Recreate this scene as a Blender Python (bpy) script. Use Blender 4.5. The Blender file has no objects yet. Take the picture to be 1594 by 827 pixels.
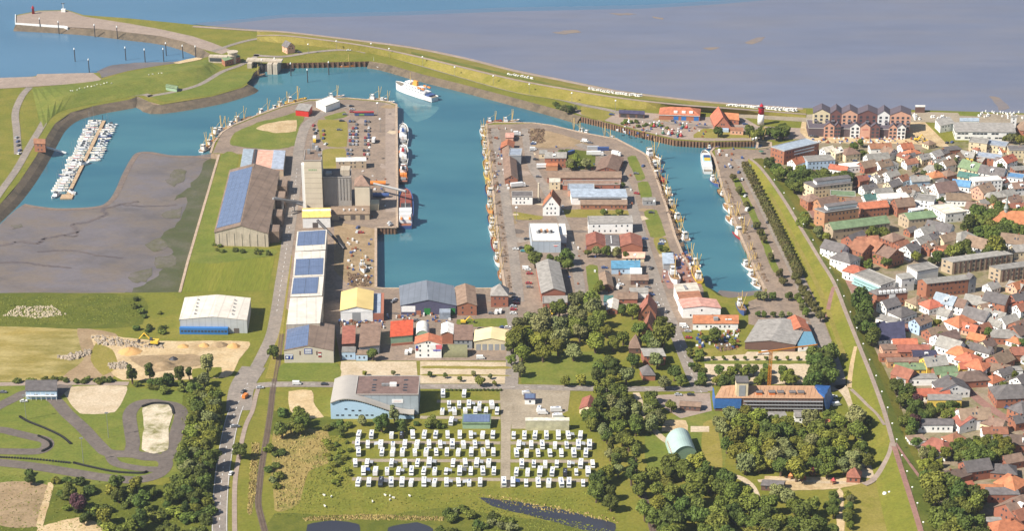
import bpy, bmesh, math, random
from math import sin, cos, tan, pi, radians, sqrt, atan2
from mathutils import Vector, Matrix
from mathutils.geometry import tessellate_polygon
random.seed(7)
S = bpy.context.scene
# ---------------------------------------------------------------- camera
PITCH, FPX, HC = radians(23.0), 3124.0, 535.0      # looking down 23 deg from 535 m
CX, CY = 797.0, 413.5
cd = bpy.data.cameras.new('camera'); cam = bpy.data.objects.new('camera', cd)
S.collection.objects.link(cam); S.camera = cam
cd.sensor_width = 36.0; cd.lens = 36.0 * FPX / 1594.0; cd.clip_start = 5; cd.clip_end = 60000
cam.location = (0, 0, HC); cam.rotation_euler = (pi / 2 - PITCH, 0, 0)
# ---------------------------------------------------------------- light
SUN_EL, SUN_AZ = radians(44), radians(27)          # sun stands to the left, a little behind the camera
w = bpy.data.worlds.new('World'); S.world = w; w.use_nodes = True
nt = w.node_tree; bg = nt.nodes['Background']; sky = nt.nodes.new('ShaderNodeTexSky')
sky.sky_type = 'NISHITA'; sky.sun_disc = False; sky.sun_elevation = SUN_EL
sdir = Vector((-cos(SUN_AZ) * cos(SUN_EL), -sin(SUN_AZ) * cos(SUN_EL), sin(SUN_EL)))   # towards the sun
sky.sun_rotation = atan2(sdir.x, sdir.y)
sky.air_density = 1.0; sky.dust_density = 0.6; sky.ozone_density = 1.5
nt.links.new(sky.outputs[0], bg.inputs[0]); bg.inputs[1].default_value = 0.065
sl = bpy.data.lights.new('sun', 'SUN'); sl.energy = 5.0; sl.angle = radians(0.53); sl.color = (1.0, 0.93, 0.82)
so = bpy.data.objects.new('sun', sl); S.collection.objects.link(so)
so.rotation_euler = sdir.to_track_quat('Z', 'Y').to_euler()
S.view_settings.view_transform = 'Standard'; S.view_settings.look = 'None'
S.view_settings.exposure = 0.73; S.view_settings.gamma = 1.0
S.cycles.use_denoising = True; S.cycles.max_bounces = 5; S.cycles.diffuse_bounces = 2
S.cycles.glossy_bounces = 2; S.cycles.transmission_bounces = 2; S.cycles.volume_bounces = 0
S.cycles.transparent_max_bounces = 6
# ---------------------------------------------------------------- helpers
LINK = S.collection.objects.link
WATER = -5.0
def G(px, py, z=0.0):
    """point of the place that stands at height z where the sight line through (px,py) meets it"""
    dx = (px - CX) / FPX; dy = -(py - CY) / FPX
    d = Vector((dx, cos(PITCH) + dy * sin(PITCH), -sin(PITCH) + dy * cos(PITCH)))
    t = (z - HC) / d.z
    return Vector((d.x * t, d.y * t, z))
def srgb(c):
    return tuple((x / 255 / 12.92 if x / 255 <= .04045 else ((x / 255 + .055) / 1.055) ** 2.4) for x in c)
MATS = {}
def newmat(name):
    m = bpy.data.materials.new(name); m.use_nodes = True
    MATS[name] = m
    return m, m.node_tree, m.node_tree.nodes['Principled BSDF']
def mat(name, rgb, rough=.8, var=.12, scale=.6, rnd=.0, metal=0., spec=.3, bump=0., coords='Object', seam=0.):
    if name in MATS: return MATS[name]
    m, t, b = newmat(name); N = t.nodes.new; L = t.links.new
    tc = N('ShaderNodeTexCoord'); nz = N('ShaderNodeTexNoise'); nz.inputs['Scale'].default_value = scale
    nz.inputs['Detail'].default_value = 5; nz.inputs['Roughness'].default_value = .65
    L(tc.outputs[coords], nz.inputs['Vector'])
    r = N('ShaderNodeMapRange'); r.inputs[1].default_value = .3; r.inputs[2].default_value = .7
    r.inputs[3].default_value = 1 - var; r.inputs[4].default_value = 1 + var
    L(nz.outputs[0], r.inputs[0])
    h = N('ShaderNodeHueSaturation'); h.inputs['Color'].default_value = (*rgb, 1)
    if seam:      # sheet seams and rain streaks: thin darker lines every few metres
        sx = N('ShaderNodeSeparateXYZ'); L(tc.outputs[coords], sx.inputs[0]); lo = []
        for ax in (0, 1):
            dv = N('ShaderNodeMath'); dv.operation = 'MULTIPLY'; dv.inputs[1].default_value = 1 / seam; L(sx.outputs[ax], dv.inputs[0])
            fr_ = N('ShaderNodeMath'); fr_.operation = 'FRACT'; L(dv.outputs[0], fr_.inputs[0])
            lt = N('ShaderNodeMath'); lt.operation = 'LESS_THAN'; lt.inputs[1].default_value = .14; L(fr_.outputs[0], lt.inputs[0]); lo.append(lt)
        mxm = N('ShaderNodeMath'); mxm.operation = 'MULTIPLY_ADD'; mxm.inputs[1].default_value = -.16; mxm.inputs[2].default_value = 1.02; L(lo[0].outputs[0], mxm.inputs[0])
        mq = N('ShaderNodeMath'); mq.operation = 'MULTIPLY'; L(r.outputs[0], mq.inputs[0]); L(mxm.outputs[0], mq.inputs[1]); r = mq
    if rnd:
        oi = N('ShaderNodeObjectInfo'); r2 = N('ShaderNodeMapRange')
        r2.inputs[3].default_value = 1 - rnd; r2.inputs[4].default_value = 1 + rnd
        L(oi.outputs['Random'], r2.inputs[0]); mu = N('ShaderNodeMath'); mu.operation = 'MULTIPLY'
        L(r.outputs[0], mu.inputs[0]); L(r2.outputs[0], mu.inputs[1]); L(mu.outputs[0], h.inputs['Value'])
        r3 = N('ShaderNodeMapRange'); r3.inputs[3].default_value = .5 - rnd * .08; r3.inputs[4].default_value = .5 + rnd * .08
        ml = N('ShaderNodeMath'); ml.operation = 'FRACT'; mm = N('ShaderNodeMath'); mm.operation = 'MULTIPLY'; mm.inputs[1].default_value = 7.31
        L(oi.outputs['Random'], mm.inputs[0]); L(mm.outputs[0], ml.inputs[0]); L(ml.outputs[0], r3.inputs[0]); L(r3.outputs[0], h.inputs['Hue'])
    else: L(r.outputs[0], h.inputs['Value'])
    L(h.outputs[0], b.inputs['Base Color'])
    b.inputs['Roughness'].default_value = rough; b.inputs['Metallic'].default_value = metal
    b.inputs['Specular IOR Level'].default_value = spec
    if bump:
        bp = N('ShaderNodeBump'); bp.inputs['Strength'].default_value = bump; bp.inputs['Distance'].default_value = .3
        L(nz.outputs[0], bp.inputs['Height']); L(bp.outputs[0], b.inputs['Normal'])
    return m
def ground_mat(name, cols, scales=(.012, .06, .5), rough=.95, stretch=(1, 1, 1), spec=.15, rough2=None, rot=0., fine=(.62, 1.3)):
    """cols: base, patch, fine colour (linear); three noise scales in 1/m over world position"""
    if name in MATS: return MATS[name]
    m, t, b = newmat(name); N = t.nodes.new; L = t.links.new
    ge = N('ShaderNodeNewGeometry'); mp = N('ShaderNodeMapping'); mp.inputs['Scale'].default_value = stretch
    mp.inputs['Rotation'].default_value = (0, 0, rot)
    L(ge.outputs['Position'], mp.inputs['Vector'])
    prev = None
    for i, s in enumerate(scales):
        nz = N('ShaderNodeTexNoise'); nz.inputs['Scale'].default_value = s; nz.inputs['Detail'].default_value = 6
        nz.inputs['Roughness'].default_value = .62; nz.inputs['Distortion'].default_value = .6 if i == 0 else 0
        L(mp.outputs[0], nz.inputs['Vector'])
        r = N('ShaderNodeMapRange'); r.inputs[1].default_value = .42 if i < 2 else .25; r.inputs[2].default_value = .62 if i < 2 else .75
        L(nz.outputs[0], r.inputs[0])
        mx = N('ShaderNodeMix'); mx.data_type = 'RGBA'
        if i == 0:
            mx.inputs[6].default_value = (*cols[0], 1); mx.inputs[7].default_value = (*cols[1], 1); L(r.outputs[0], mx.inputs[0]); r0 = r
        elif i == 1:
            sc_ = N('ShaderNodeMath'); sc_.operation = 'MULTIPLY'; sc_.inputs[1].default_value = .65
            L(r.outputs[0], sc_.inputs[0]); L(sc_.outputs[0], mx.inputs[0]); L(prev, mx.inputs[6]); mx.inputs[7].default_value = (*cols[2], 1)
        else:
            mx.blend_type = 'MULTIPLY'; mx.inputs[0].default_value = .75; L(prev, mx.inputs[6])
            r.inputs[3].default_value = fine[0]; r.inputs[4].default_value = fine[1]; L(r.outputs[0], mx.inputs[7])
        prev = mx.outputs[2]
    L(prev, b.inputs['Base Color']); b.inputs['Roughness'].default_value = rough; b.inputs['Specular IOR Level'].default_value = spec
    if rough2 is not None:
        rr = N('ShaderNodeMapRange'); rr.inputs[3].default_value = rough; rr.inputs[4].default_value = rough2
        L(r0.outputs[0], rr.inputs[0]); L(rr.outputs[0], b.inputs['Roughness'])
    return m
def water_mat(name, rgb, rgb2, scale=.02, bump=.25, rough=.12):
    m, t, b = newmat(name); N = t.nodes.new; L = t.links.new
    ge = N('ShaderNodeNewGeometry')
    nz = N('ShaderNodeTexNoise'); nz.inputs['Scale'].default_value = scale; nz.inputs['Detail'].default_value = 4
    L(ge.outputs['Position'], nz.inputs['Vector'])
    mx = N('ShaderNodeMix'); mx.data_type = 'RGBA'; mx.inputs[6].default_value = (*rgb, 1); mx.inputs[7].default_value = (*rgb2, 1)
    r = N('ShaderNodeMapRange'); r.inputs[1].default_value = .35; r.inputs[2].default_value = .65
    L(nz.outputs[0], r.inputs[0]); L(r.outputs[0], mx.inputs[0]); L(mx.outputs[2], b.inputs['Base Color'])
    b.inputs['Roughness'].default_value = rough; b.inputs['IOR'].default_value = 1.33
    n2 = N('ShaderNodeTexNoise'); n2.inputs['Scale'].default_value = .3; n2.inputs['Detail'].default_value = 5
    mp = N('ShaderNodeMapping'); mp.inputs['Scale'].default_value = (.6, 1.5, 1); mp.inputs['Rotation'].default_value = (0, 0, .3); L(ge.outputs['Position'], mp.inputs['Vector']); L(mp.outputs[0], n2.inputs['Vector']); L(mp.outputs[0], nz.inputs['Vector'])
    bp = N('ShaderNodeBump'); bp.inputs['Strength'].default_value = bump; bp.inputs['Distance'].default_value = .4
    L(n2.outputs[0], bp.inputs['Height']); L(bp.outputs[0], b.inputs['Normal'])
    return m
class MB:
    def __init__(s): s.v = []; s.f = []
    def add(s, vs, fs):
        n = len(s.v); s.v += [tuple(v) for v in vs]; s.f += [tuple(i + n for i in f) for f in fs]; return s
    def box(s, x0, x1, y0, y1, z0, z1, xf=None):
        p = [(x, y, z) for z in (z0, z1) for y in (y0, y1) for x in (x0, x1)]
        if xf: p = [xf(*q) for q in p]
        return s.add(p, [(0, 2, 3, 1), (4, 5, 7, 6), (0, 1, 5, 4), (2, 6, 7, 3), (0, 4, 6, 2), (1, 3, 7, 5)])
    def tbox(s, b0, b1, z0, z1, xf=None):        # tapered: rects (x0,x1,y0,y1) at z0 and z1
        p = [(x, y, z0) for y in b0[2:] for x in b0[:2]] + [(x, y, z1) for y in b1[2:] for x in b1[:2]]
        if xf: p = [xf(*q) for q in p]
        return s.add(p, [(0, 2, 3, 1), (4, 5, 7, 6), (0, 1, 5, 4), (2, 6, 7, 3), (0, 4, 6, 2), (1, 3, 7, 5)])
    def prism(s, prof, t0, t1, f):               # closed profile [(a,b)], swept t0..t1; f(a,b,t)->xyz
        n = len(prof); vs = [f(a, b, t0) for a, b in prof] + [f(a, b, t1) for a, b in prof]
        return s.add(vs, [tuple(range(n))[::-1], tuple(range(n, 2 * n))] + [(i, (i + 1) % n, n + (i + 1) % n, n + i) for i in range(n)])
    def tube(s, p0, p1, r0, r1=None, n=6):
        p0 = Vector(p0); p1 = Vector(p1); r1 = r0 if r1 is None else r1
        d = (p1 - p0).normalized(); a = d.orthogonal().normalized(); b = d.cross(a); vs = []
        for p, r in ((p0, r0), (p1, r1)):
            vs += [p + (a * cos(2 * pi * i / n) + b * sin(2 * pi * i / n)) * r for i in range(n)]
        return s.add(vs, [tuple(range(n))[::-1], tuple(range(n, 2 * n))] + [(i, (i + 1) % n, n + (i + 1) % n, n + i) for i in range(n)])
    def lathe(s, prof, n=12, c=(0, 0)):          # [(r,z)]
        vs = []; fs = []
        for r, z in prof: vs += [(c[0] + r * cos(2 * pi * i / n), c[1] + r * sin(2 * pi * i / n), z) for i in range(n)]
        for k in range(len(prof) - 1):
            fs += [(k * n + i, k * n + (i + 1) % n, (k + 1) * n + (i + 1) % n, (k + 1) * n + i) for i in range(n)]
        fs += [tuple(range(n))[::-1], tuple(range((len(prof) - 1) * n, len(prof) * n))]
        return s.add(vs, fs)
    def mesh(s, name, m=None, smooth=False):
        me = bpy.data.meshes.new(name); me.from_pydata(s.v, [], s.f); me.update()
        if m: me.materials.append(m)
        bm = bmesh.new(); bm.from_mesh(me); bmesh.ops.recalc_face_normals(bm, faces=bm.faces)
        bm.to_mesh(me); bm.free()
        if smooth: me.polygons.foreach_set('use_smooth', [True] * len(me.polygons))
        return me
    def build(s, name, m=None, parent=None, smooth=False, kind=None):
        return inst(name, s.mesh(name, m, smooth), parent, kind=kind)
def inst(name, me, parent=None, loc=None, rz=None, m=None, kind=None, scale=None):
    o = bpy.data.objects.new(name, me); LINK(o); o.parent = parent
    if loc is not None: o.location = loc
    if rz is not None: o.rotation_euler = (0, 0, rz)
    if scale is not None: o.scale = scale
    if m is not None: o.material_slots[0].link = 'OBJECT'; o.material_slots[0].material = m
    if kind: o['kind'] = kind
    return o
AUTO = []
def tag(o, label=None, cat=None, group=None, auto=None):
    if label: o['label'] = label
    if cat: o['category'] = cat
    if group: o['group'] = group
    if auto: AUTO.append((o, auto))
    return o
def thing(name, loc, rz=0., label=None, cat=None, group=None, auto=None):
    o = bpy.data.objects.new(name, None); LINK(o); o.location = loc; o.rotation_euler = (0, 0, rz); o.empty_display_size = .5
    return tag(o, label, cat, group, auto)
def struct(name, mb, m, smooth=False): return mb.build(name, m, None, smooth, 'structure')
def sheet(name, pts, z, m, holes=(), world=False):
    loops = [[(Vector((p[0], p[1], 0)) if world else G(p[0], p[1], z)) for p in lp] for lp in (pts, *holes)]
    flat = [Vector((p.x, p.y, z)) for lp in loops for p in lp]
    tris = tessellate_polygon([[Vector((p.x, p.y, 0)) for p in lp] for lp in loops])
    b = MB(); b.v = [tuple(p) for p in flat]; b.f = [tuple(t) for t in tris]
    me = bpy.data.meshes.new(name); me.from_pydata(b.v, [], b.f); me.update(); me.materials.append(m)
    bm = bmesh.new(); bm.from_mesh(me)
    bmesh.ops.recalc_face_normals(bm, faces=bm.faces)
    up = sum(f.normal.z * f.calc_area() for f in bm.faces)
    for f in bm.faces:
        if f.normal.z < 0: f.normal_flip()
    bm.to_mesh(me); bm.free()
    return inst(name, me, None, kind='structure')
def smooth_line(pts, n=6):
    out = []
    P = [pts[0]] + list(pts) + [pts[-1]]
    for i in range(1, len(P) - 2):
        a, b, c, d = (Vector(p) for p in P[i - 1:i + 3])
        for k in range(n):
            t = k / n
            out.append(.5 * ((2 * b) + (c - a) * t + (2 * a - 5 * b + 4 * c - d) * t * t + (3 * b - a - 3 * c + d) * t ** 3))
    out.append(Vector(P[-2])); return out
def wline(pts, z=0., n=6):
    return smooth_line([G(p[0], p[1], z + (p[2] if len(p) > 2 else 0)) for p in pts], n)
def offs(line, o):
    r = []
    for i, p in enumerate(line):
        a = line[max(0, i - 1)]; b = line[min(len(line) - 1, i + 1)]
        d = Vector((b.x - a.x, b.y - a.y)); d = d.normalized() if d.length > 1e-6 else Vector((1, 0))
        r.append(Vector((p.x - d.y * o, p.y + d.x * o, p.z)))
    return r
def strip(mb, l0, l1):
    n = len(mb.v); k = len(l0)
    mb.v += [tuple(p) for p in l0] + [tuple(p) for p in l1]
    mb.f += [(n + i, n + i + 1, n + k + i + 1, n + k + i) for i in range(k - 1)]
def flat_build(name, mb, m, kind='structure', parent=None):
    me = bpy.data.meshes.new(name); me.from_pydata(mb.v, [], mb.f); me.update(); me.materials.append(m)
    bm = bmesh.new(); bm.from_mesh(me)
    for f in bm.faces:
        f.normal_update()
        if f.normal.z < 0: f.normal_flip()
    bm.to_mesh(me); bm.free()
    return inst(name, me, parent, kind=kind)
def road(name, pts, width, z, m, lift=None, kind='structure', n=6):
    l = wline(pts, 0, n); l = [Vector((p.x, p.y, p.z + z)) for p in l]
    mb = MB(); strip(mb, offs(l, -width / 2), offs(l, width / 2))
    return flat_build(name, mb, m, kind), l
def dashes(name, line, on, off, width, z, m, o=0., solid=False):
    mb = MB(); l = offs(line, o); acc = 0.
    if solid:
        l2 = [Vector((p.x, p.y, z)) for p in l]; strip(mb, offs(l2, -width / 2), offs(l2, width / 2))
    else:
        pos = []; 
        for a, b in zip(l, l[1:]):
            d = (b - a).length; n = max(1, int(d / .5))
            for k in range(n):
                pos.append((a.lerp(b, k / n), acc + d * k / n))
            acc += d
        seg = []
        for p, s_ in pos:
            if s_ % (on + off) < on: seg.append(Vector((p.x, p.y, z)))
            else:
                if len(seg) > 1: strip(mb, offs(seg, -width / 2), offs(seg, width / 2))
                seg = []
    return flat_build(name, mb, m)
# ================================================================ the setting
c = srgb
GRASS = ground_mat('grass', [c((112, 112, 42)), c((126, 118, 52)), c((98, 104, 36))], (.012, .07, .6))
LUSH = ground_mat('lush_grass', [c((104, 112, 46)), c((118, 118, 54)), c((88, 102, 38))], (.02, .09, .6))
DRYG = ground_mat('dry_grass', [c((130, 120, 56)), c((118, 114, 46)), c((144, 130, 72))], (.015, .08, .7))
ROUGHG = ground_mat('rough_field', [c((88, 94, 32)), c((104, 104, 42)), c((74, 84, 28))], (.02, .12, .9))
STRAW = ground_mat('straw_field', [c((150, 132, 72)), c((120, 112, 58)), c((172, 156, 106))], (.012, .06, .7), stretch=(.6, 1.6, 1))
REED = ground_mat('reed_bed', [c((140, 122, 72)), c((104, 106, 48)), c((160, 138, 88))], (.03, .12, .8))
ASPH = ground_mat('asphalt', [c((134, 118, 104)), c((148, 130, 114)), c((118, 105, 95))], (.02, .11, .5), rough=.9)
ROADM = ground_mat('road_asphalt', [c((136, 127, 118)), c((148, 137, 127)), c((124, 116, 109))], (.03, .15, .5), rough=.88)
TRACKM = ground_mat('kart_asphalt', [c((104, 95, 89)), c((114, 104, 97)), c((94, 87, 83))], (.03, .15, .5), rough=.9)
PAVE = ground_mat('paving', [c((150, 134, 122)), c((160, 143, 130)), c((138, 124, 114))], (.03, .15, .6))
REDPAVE = ground_mat('red_paving', [c((140, 106, 96)), c((150, 116, 104)), c((130, 100, 92))], (.03, .15, .6))
LANE = ground_mat('lane_gravel', [c((150, 138, 120)), c((138, 126, 108)), c((160, 148, 130))], (.03, .12, .7))
SAND = ground_mat('sand', [c((186, 162, 124)), c((168, 144, 108)), c((198, 178, 144))], (.03, .12, .6))
GRAVEL = ground_mat('gravel_ground', [c((186, 168, 142)), c((172, 154, 126)), c((196, 180, 156))], (.03, .12, .7))
DIRT = ground_mat('dirt', [c((146, 124, 96)), c((130, 112, 84)), c((162, 140, 112))], (.03, .1, .6))
STONE = ground_mat('stone_slope', [c((104, 92, 78)), c((86, 78, 66)), c((120, 106, 88))], (.03, .2, 1.0))
MUD = ground_mat('mud', [c((110, 103, 104)), c((95, 87, 83)), c((118, 104, 88))], (.014, .045, .5), fine=(.8, 1.15), rough=.48, rough2=.36, spec=.5, stretch=(.8, 1.2, 1), rot=.35)
ALGAE = ground_mat('algae_mud', [c((76, 78, 44)), c((94, 90, 72)), c((66, 74, 34))], (.035, .05, .7), rough=.6, spec=.4)
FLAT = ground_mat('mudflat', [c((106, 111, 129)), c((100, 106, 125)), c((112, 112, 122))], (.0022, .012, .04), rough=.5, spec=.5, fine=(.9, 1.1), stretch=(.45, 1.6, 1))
TOWN = ground_mat('town_ground', [c((136, 122, 104)), c((100, 102, 52)), c((150, 134, 116))], (.035, .12, .6))
WAT = water_mat('harbour_water_mat', c((50, 96, 112)), c((66, 112, 122)), .012, .16, .06)
SEA = water_mat('sea_water_mat', c((72, 108, 134)), c((80, 116, 142)), .006, .3, .25)
POND = water_mat('pond_water_mat', c((50, 52, 62)), c((58, 60, 68)), .02, .1, .08)
QUAY = mat('quay_concrete', c((146, 126, 106)), .9, .25, .25, coords='Object', bump=.2, seam=6.)
PILE = mat('sheet_pile', c((128, 98, 76)), .85, .3, .35)
WHITELINE = mat('road_paint', (.72, .72, .70), .7, .08, .4)
WHITE = mat('white_paint', (.78, .78, .76), .55, .05, .3)
RAILS = mat('rail_steel', c((120, 96, 84)), .5, .2, .4, metal=.4)

def organic(pts, amp=.8, n=5):
    q = [Vector((x, y)) for x, y in pts]; k = len(q); out = []
    for i in range(k):
        a, b, c_, d = q[i - 1], q[i], q[(i + 1) % k], q[(i + 2) % k]
        m_ = max(2, min(n * 3, int((c_ - b).length / 6)))
        for j in range(m_):
            t = j / m_
            lin = b.lerp(c_, t); cr_ = .5 * ((2 * b) + (c_ - a) * t + (2 * a - 5 * b + 4 * c_ - d) * t * t + (3 * b - a - 3 * c_ + d) * t ** 3)
            p = lin.lerp(cr_, .45); out.append((p.x + random.uniform(-amp, amp), p.y + random.uniform(-amp, amp) * .5))
    return out
outer = [(25,36),(100,40),(107,42),(150,44),(200,50),(250,56),(285,64),(315,76),(330,86),(310,92),(300,94),(240,103),(200,110),(158,121),
 (155,113),(145,113),(60,117),(50,119),(0,121),(-400,135),(-500,1000),(2100,1000),(2100,190),(1594,176),(1430,171),(1350,169),(1250,168),(1130,160),
 (1050,152),(960,140),(870,122),(800,108),(720,88),(640,72),(560,62),(450,49),(400,46),(300,38),(200,28),(130,23),(105,15),(60,16),(25,23)]
farbank = [(575,95),(600,99),(660,116),(720,131),(800,152),(860,168),(905,181)]
leftbank = [(-150,440),(-60,370),(0,318),(30,283),(55,245),(72,214),(86,192),(110,175),(150,164),(200,155),(214,150),(232,158),(250,163),(330,150),(378,136),(386,131)]
hole = [(428,98),(540,96)] + farbank + [(950,192),(1000,206),(1051,218),(1100,221),(1180,219),(1200,221),(1200,228),(1178,231),(1140,229),(1112,230),(1106,236),
 (1112,245),(1117,262),(1124,290),(1135,320),(1150,360),(1163,390),(1178,425),(1192,450),(1188,458),(1160,462),(1135,464),(1118,460),(1108,452),(1098,446),(1096,437),
 (1085,430),(1075,415),(1062,395),(1050,365),(1040,330),(1030,300),(1020,270),(1008,243),(1000,237),(960,216),(905,206),(860,195),(830,191),(770,190),(757,193),
 (762,250),(768,300),(775,370),(780,410),(786,449),(597,449),(585,448),(585,354),(618,354),(618,250),(617,162),(600,157),(540,152),(480,155),(440,165),(400,179),
 (362,195),(345,206),(333,222),(328,238),(341,240),(292,408),(280,455),(215,456),(0,457),(-200,458)] + leftbank + [(376,120),(395,113),(403,107),(405,100)]
land = sheet('ground', outer, 0., GRASS, [hole])
def skirt(name, px, m, z0=0., z1=-9., ribs=0, closed=True):
    P = [G(x, y, 0) for x, y in px]; mb = MB(); n = len(P)
    for i in range(n if closed else n - 1):
        a, b = P[i], P[(i + 1) % n]
        mb.add([(a.x, a.y, z0), (b.x, b.y, z0), (b.x, b.y, z1), (a.x, a.y, z1)], [(0, 1, 2, 3)])
        if ribs:
            d = (b - a); L_ = d.length; d.normalize(); nrm = Vector((d.y, -d.x, 0)); k = int(L_ / ribs)
            for j in range(k):
                q = a + d * (j + .5) * ribs
                for sgn in (1,):
                    u = d * .7; v = nrm * .9
                    mb.prism([(-1, -1), (1, -1), (1, 1), (-1, 1)], z1, -.25, lambda p_, r_, t, q=q, u=u, v=v: (q.x + u.x * p_ + v.x * r_, q.y + u.y * p_ + v.y * r_, t))
    return mb.build(name, m, None, False, 'structure')
skirt('quay_wall', hole, QUAY); skirt('sea_wall', outer, QUAY)
skirt('sheet_pile_wall', [(905,181),(950,192),(1000,206),(1051,218),(1100,221),(1180,219)], PILE, ribs=2.6, closed=False)
skirt('sheet_pile_corner', [(585.3,354.1),(617.7,354.1)], PILE, ribs=2.4, closed=False)
skirt('lock_quay_wall', [(428,98),(540,96),(575,95)], PILE, ribs=4.5, closed=False)
skirt('pier_quay_wall', [(757,193.3),(762,250),(768,300),(775,370),(780,410),(786,449)], PILE, ribs=3.0, closed=False)
# water and mud
BIG = [(-9000, 200), (9000, 200), (9000, 40000), (-9000, 40000)]
sheet('sea', BIG, -5.3, SEA, world=True)
sheet('harbour_water', [(-260,480),(-260,165),(60,150),(200,132),(330,105),(345,95),(420,88),(620,80),(960,170),(1230,200),(1230,480),(1000,480),(900,440),(700,490),(560,470),(300,470)], WATER, WAT)
SHAL = water_mat('shallow_water_mat', c((84, 108, 132)), c((92, 108, 128)), .006, .2, .3)
sheet('shallow_water', organic([(300,37),(380,29),(440,22),(560,19),(640,17),(800,11),(900,9),(1000,7),(1120,0),(1260,-12),(1500,-28),(2400,-70),(2400,-40),(1500,0),(1260,12),(1120,20),(900,28),(600,40),(420,46)], 1.0), -5.0, SHAL)
BAR = ground_mat('sand_bar', [c((124, 114, 108)), c((112, 108, 114)), c((130, 116, 102))], (.01, .05, .2), fine=(.9, 1.1))
for i, pts in enumerate(([(1158,66),(1172,60),(1192,57),(1186,63),(1170,69)], [(1092,75),(1108,73),(1122,74),(1106,77)], [(1015,25),(1032,27),(1030,30),(1018,28)], [(948,21),(975,20),(992,22),(965,23)], [(1540,150),(1556,152),(1572,168),(1556,172),(1548,160)], [(860,50),(890,46),(905,49),(880,53)])): sheet('sand_bar', organic(pts, 1.5), -4.7 + .01 * i, BAR)
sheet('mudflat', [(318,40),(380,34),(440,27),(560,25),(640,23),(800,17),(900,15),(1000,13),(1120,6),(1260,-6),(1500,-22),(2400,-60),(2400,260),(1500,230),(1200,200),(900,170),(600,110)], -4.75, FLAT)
mudline = [(-200,420),(-30,372),(20,330),(38,318),(60,322),(95,325),(150,322),(170,313),(182,295),(192,272),(205,248),(215,238),(235,237),(265,242),(300,243),(328,245)]
sheet('basin_mud', organic(mudline)[:-12] + [(328,245),(350,238),(300,410),(285,470),(-200,470)], -4.7, MUD)
sheet('algae_bank', organic([(322,250),(345,243),(296,410),(284,462),(190,462),(245,430),(268,395),(250,370),(285,340),(290,308),(268,310),(300,285)],4), -4.62, ALGAE)
CREEK = ground_mat('creek_mud', [c((100, 90, 88)), c((90, 80, 78)), c((108, 94, 84))], (.03, .1, .5), rough=.4, spec=.5)
for pts, wd in (([(-60,385),(0,382),(30,376),(60,379),(68,372),(95,367),(120,360),(112,350),(135,346),(165,334),(160,326),(190,318),(215,314)], 3), ([(120,360),(118,368),(100,366)], 1.6), ([(190,319),(240,321),(275,319)], 2), ([(60,392),(110,390),(150,397),(190,402)], 2), ([(-40,412),(20,408),(60,412),(110,418)], 2.4)):
    l = wline(pts, -4.6, 10); l = [p + Vector((random.uniform(-1, 1), random.uniform(-1, 1), 0)) for p in l]; mb = MB(); strip(mb, offs(l, -wd / 2), offs(l, wd / 2)); flat_build('mud_creek', mb, CREEK)
RIDGE = ground_mat('mud_ridge', [c((118, 104, 96)), c((108, 98, 94)), c((126, 110, 96))], (.03, .1, .5))
l = wline(mudline[3:], -4.62, 6); mb = MB(); strip(mb, offs(l, -3.5), offs(l, 1)); flat_build('mud_edge', mb, RIDGE)
for i, pts in enumerate(([(225,380),(250,372),(262,384),(240,392)], [(238,402),(268,396),(272,412),(246,418)], [(255,330),(285,322),(280,338),(258,340)], [(200,425),(235,418),(232,436),(205,440)], [(258,280),(280,262),(292,272),(270,292)], [(20,350),(36,347),(34,354),(22,356)])): sheet('algae_patch', organic(pts, 4), -4.58 + .01 * i, ground_mat('thin_algae', [c((96, 93, 76)), c((108, 101, 100)), c((88, 88, 62))], (.04, .08, .6)))
sheet('outer_mud', organic([(150,112),(170,102),(215,97),(262,96),(300,92),(320,93),(240,110),(160,128)]), -4.8, MUD)
sheet('slipway_mud', [(1105,470),(1120,452),(1150,455),(1185,452),(1205,440),(1205,475)], -4.7, MUD)
def revet(name, px, off, m, z1=-6.2, z0=.05):
    l0 = wline(px, z0, 4); mid = offs(l0, off * .45); l1 = offs(l0, off)
    mid = [Vector((p.x, p.y, -2.2)) for p in mid]; l1 = [Vector((p.x, p.y, z1)) for p in l1]
    mb = MB(); strip(mb, l0, mid); strip(mb, mid, l1); return flat_build(name, mb, m)
revet('stone_revetment', farbank, -7, STONE)
revet('stone_revetment', leftbank, -11, STONE)
revet('stone_revetment', [(25,36),(100,40),(150,44),(200,50),(250,56),(285,64),(315,76),(330,86)], -9, STONE)
revet('stone_revetment', [(1130,160),(1050,152),(960,140),(870,122),(800,108),(720,88),(640,72),(560,62),(450,49),(400,46),(300,38),(200,28)], -9, STONE)
revet('stone_revetment', [(158,121),(200,110),(240,103),(300,94)], -8, STONE)
revet('green_slope', [(1098,446),(1108,452),(1118,460),(1135,464),(1160,462)], 9, ROUGHG)
# mole head with its white wall
sheet('mole_top', [(25,36),(100,40),(107,42),(150,44),(200,50),(250,56),(285,64),(315,76),(345,84),(360,78),(330,66),(300,56),(250,45),(200,36),(130,25),(105,16),(60,17),(26,24)], .10, PAVE)
mw = MB(); wl = [G(x, y, 0) for x, y in ((24.5, 23), (24.5, 36.4), (100, 41), (106, 42.4))]
for a, b in zip(wl, wl[1:]):
    d = (b - a).normalized(); nn = Vector((d.y, -d.x, 0)) * .6
    mw.prism([(0, 0), (1, 0), (1, 1), (0, 1)], -3.2, .9, lambda p, q, t, a=a, b=b, nn=nn: ((a + (b - a) * p + nn * q).x, (a + (b - a) * p + nn * q).y, t))
o = mw.build('mole_wall', WHITE); o['kind'] = 'structure'
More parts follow.
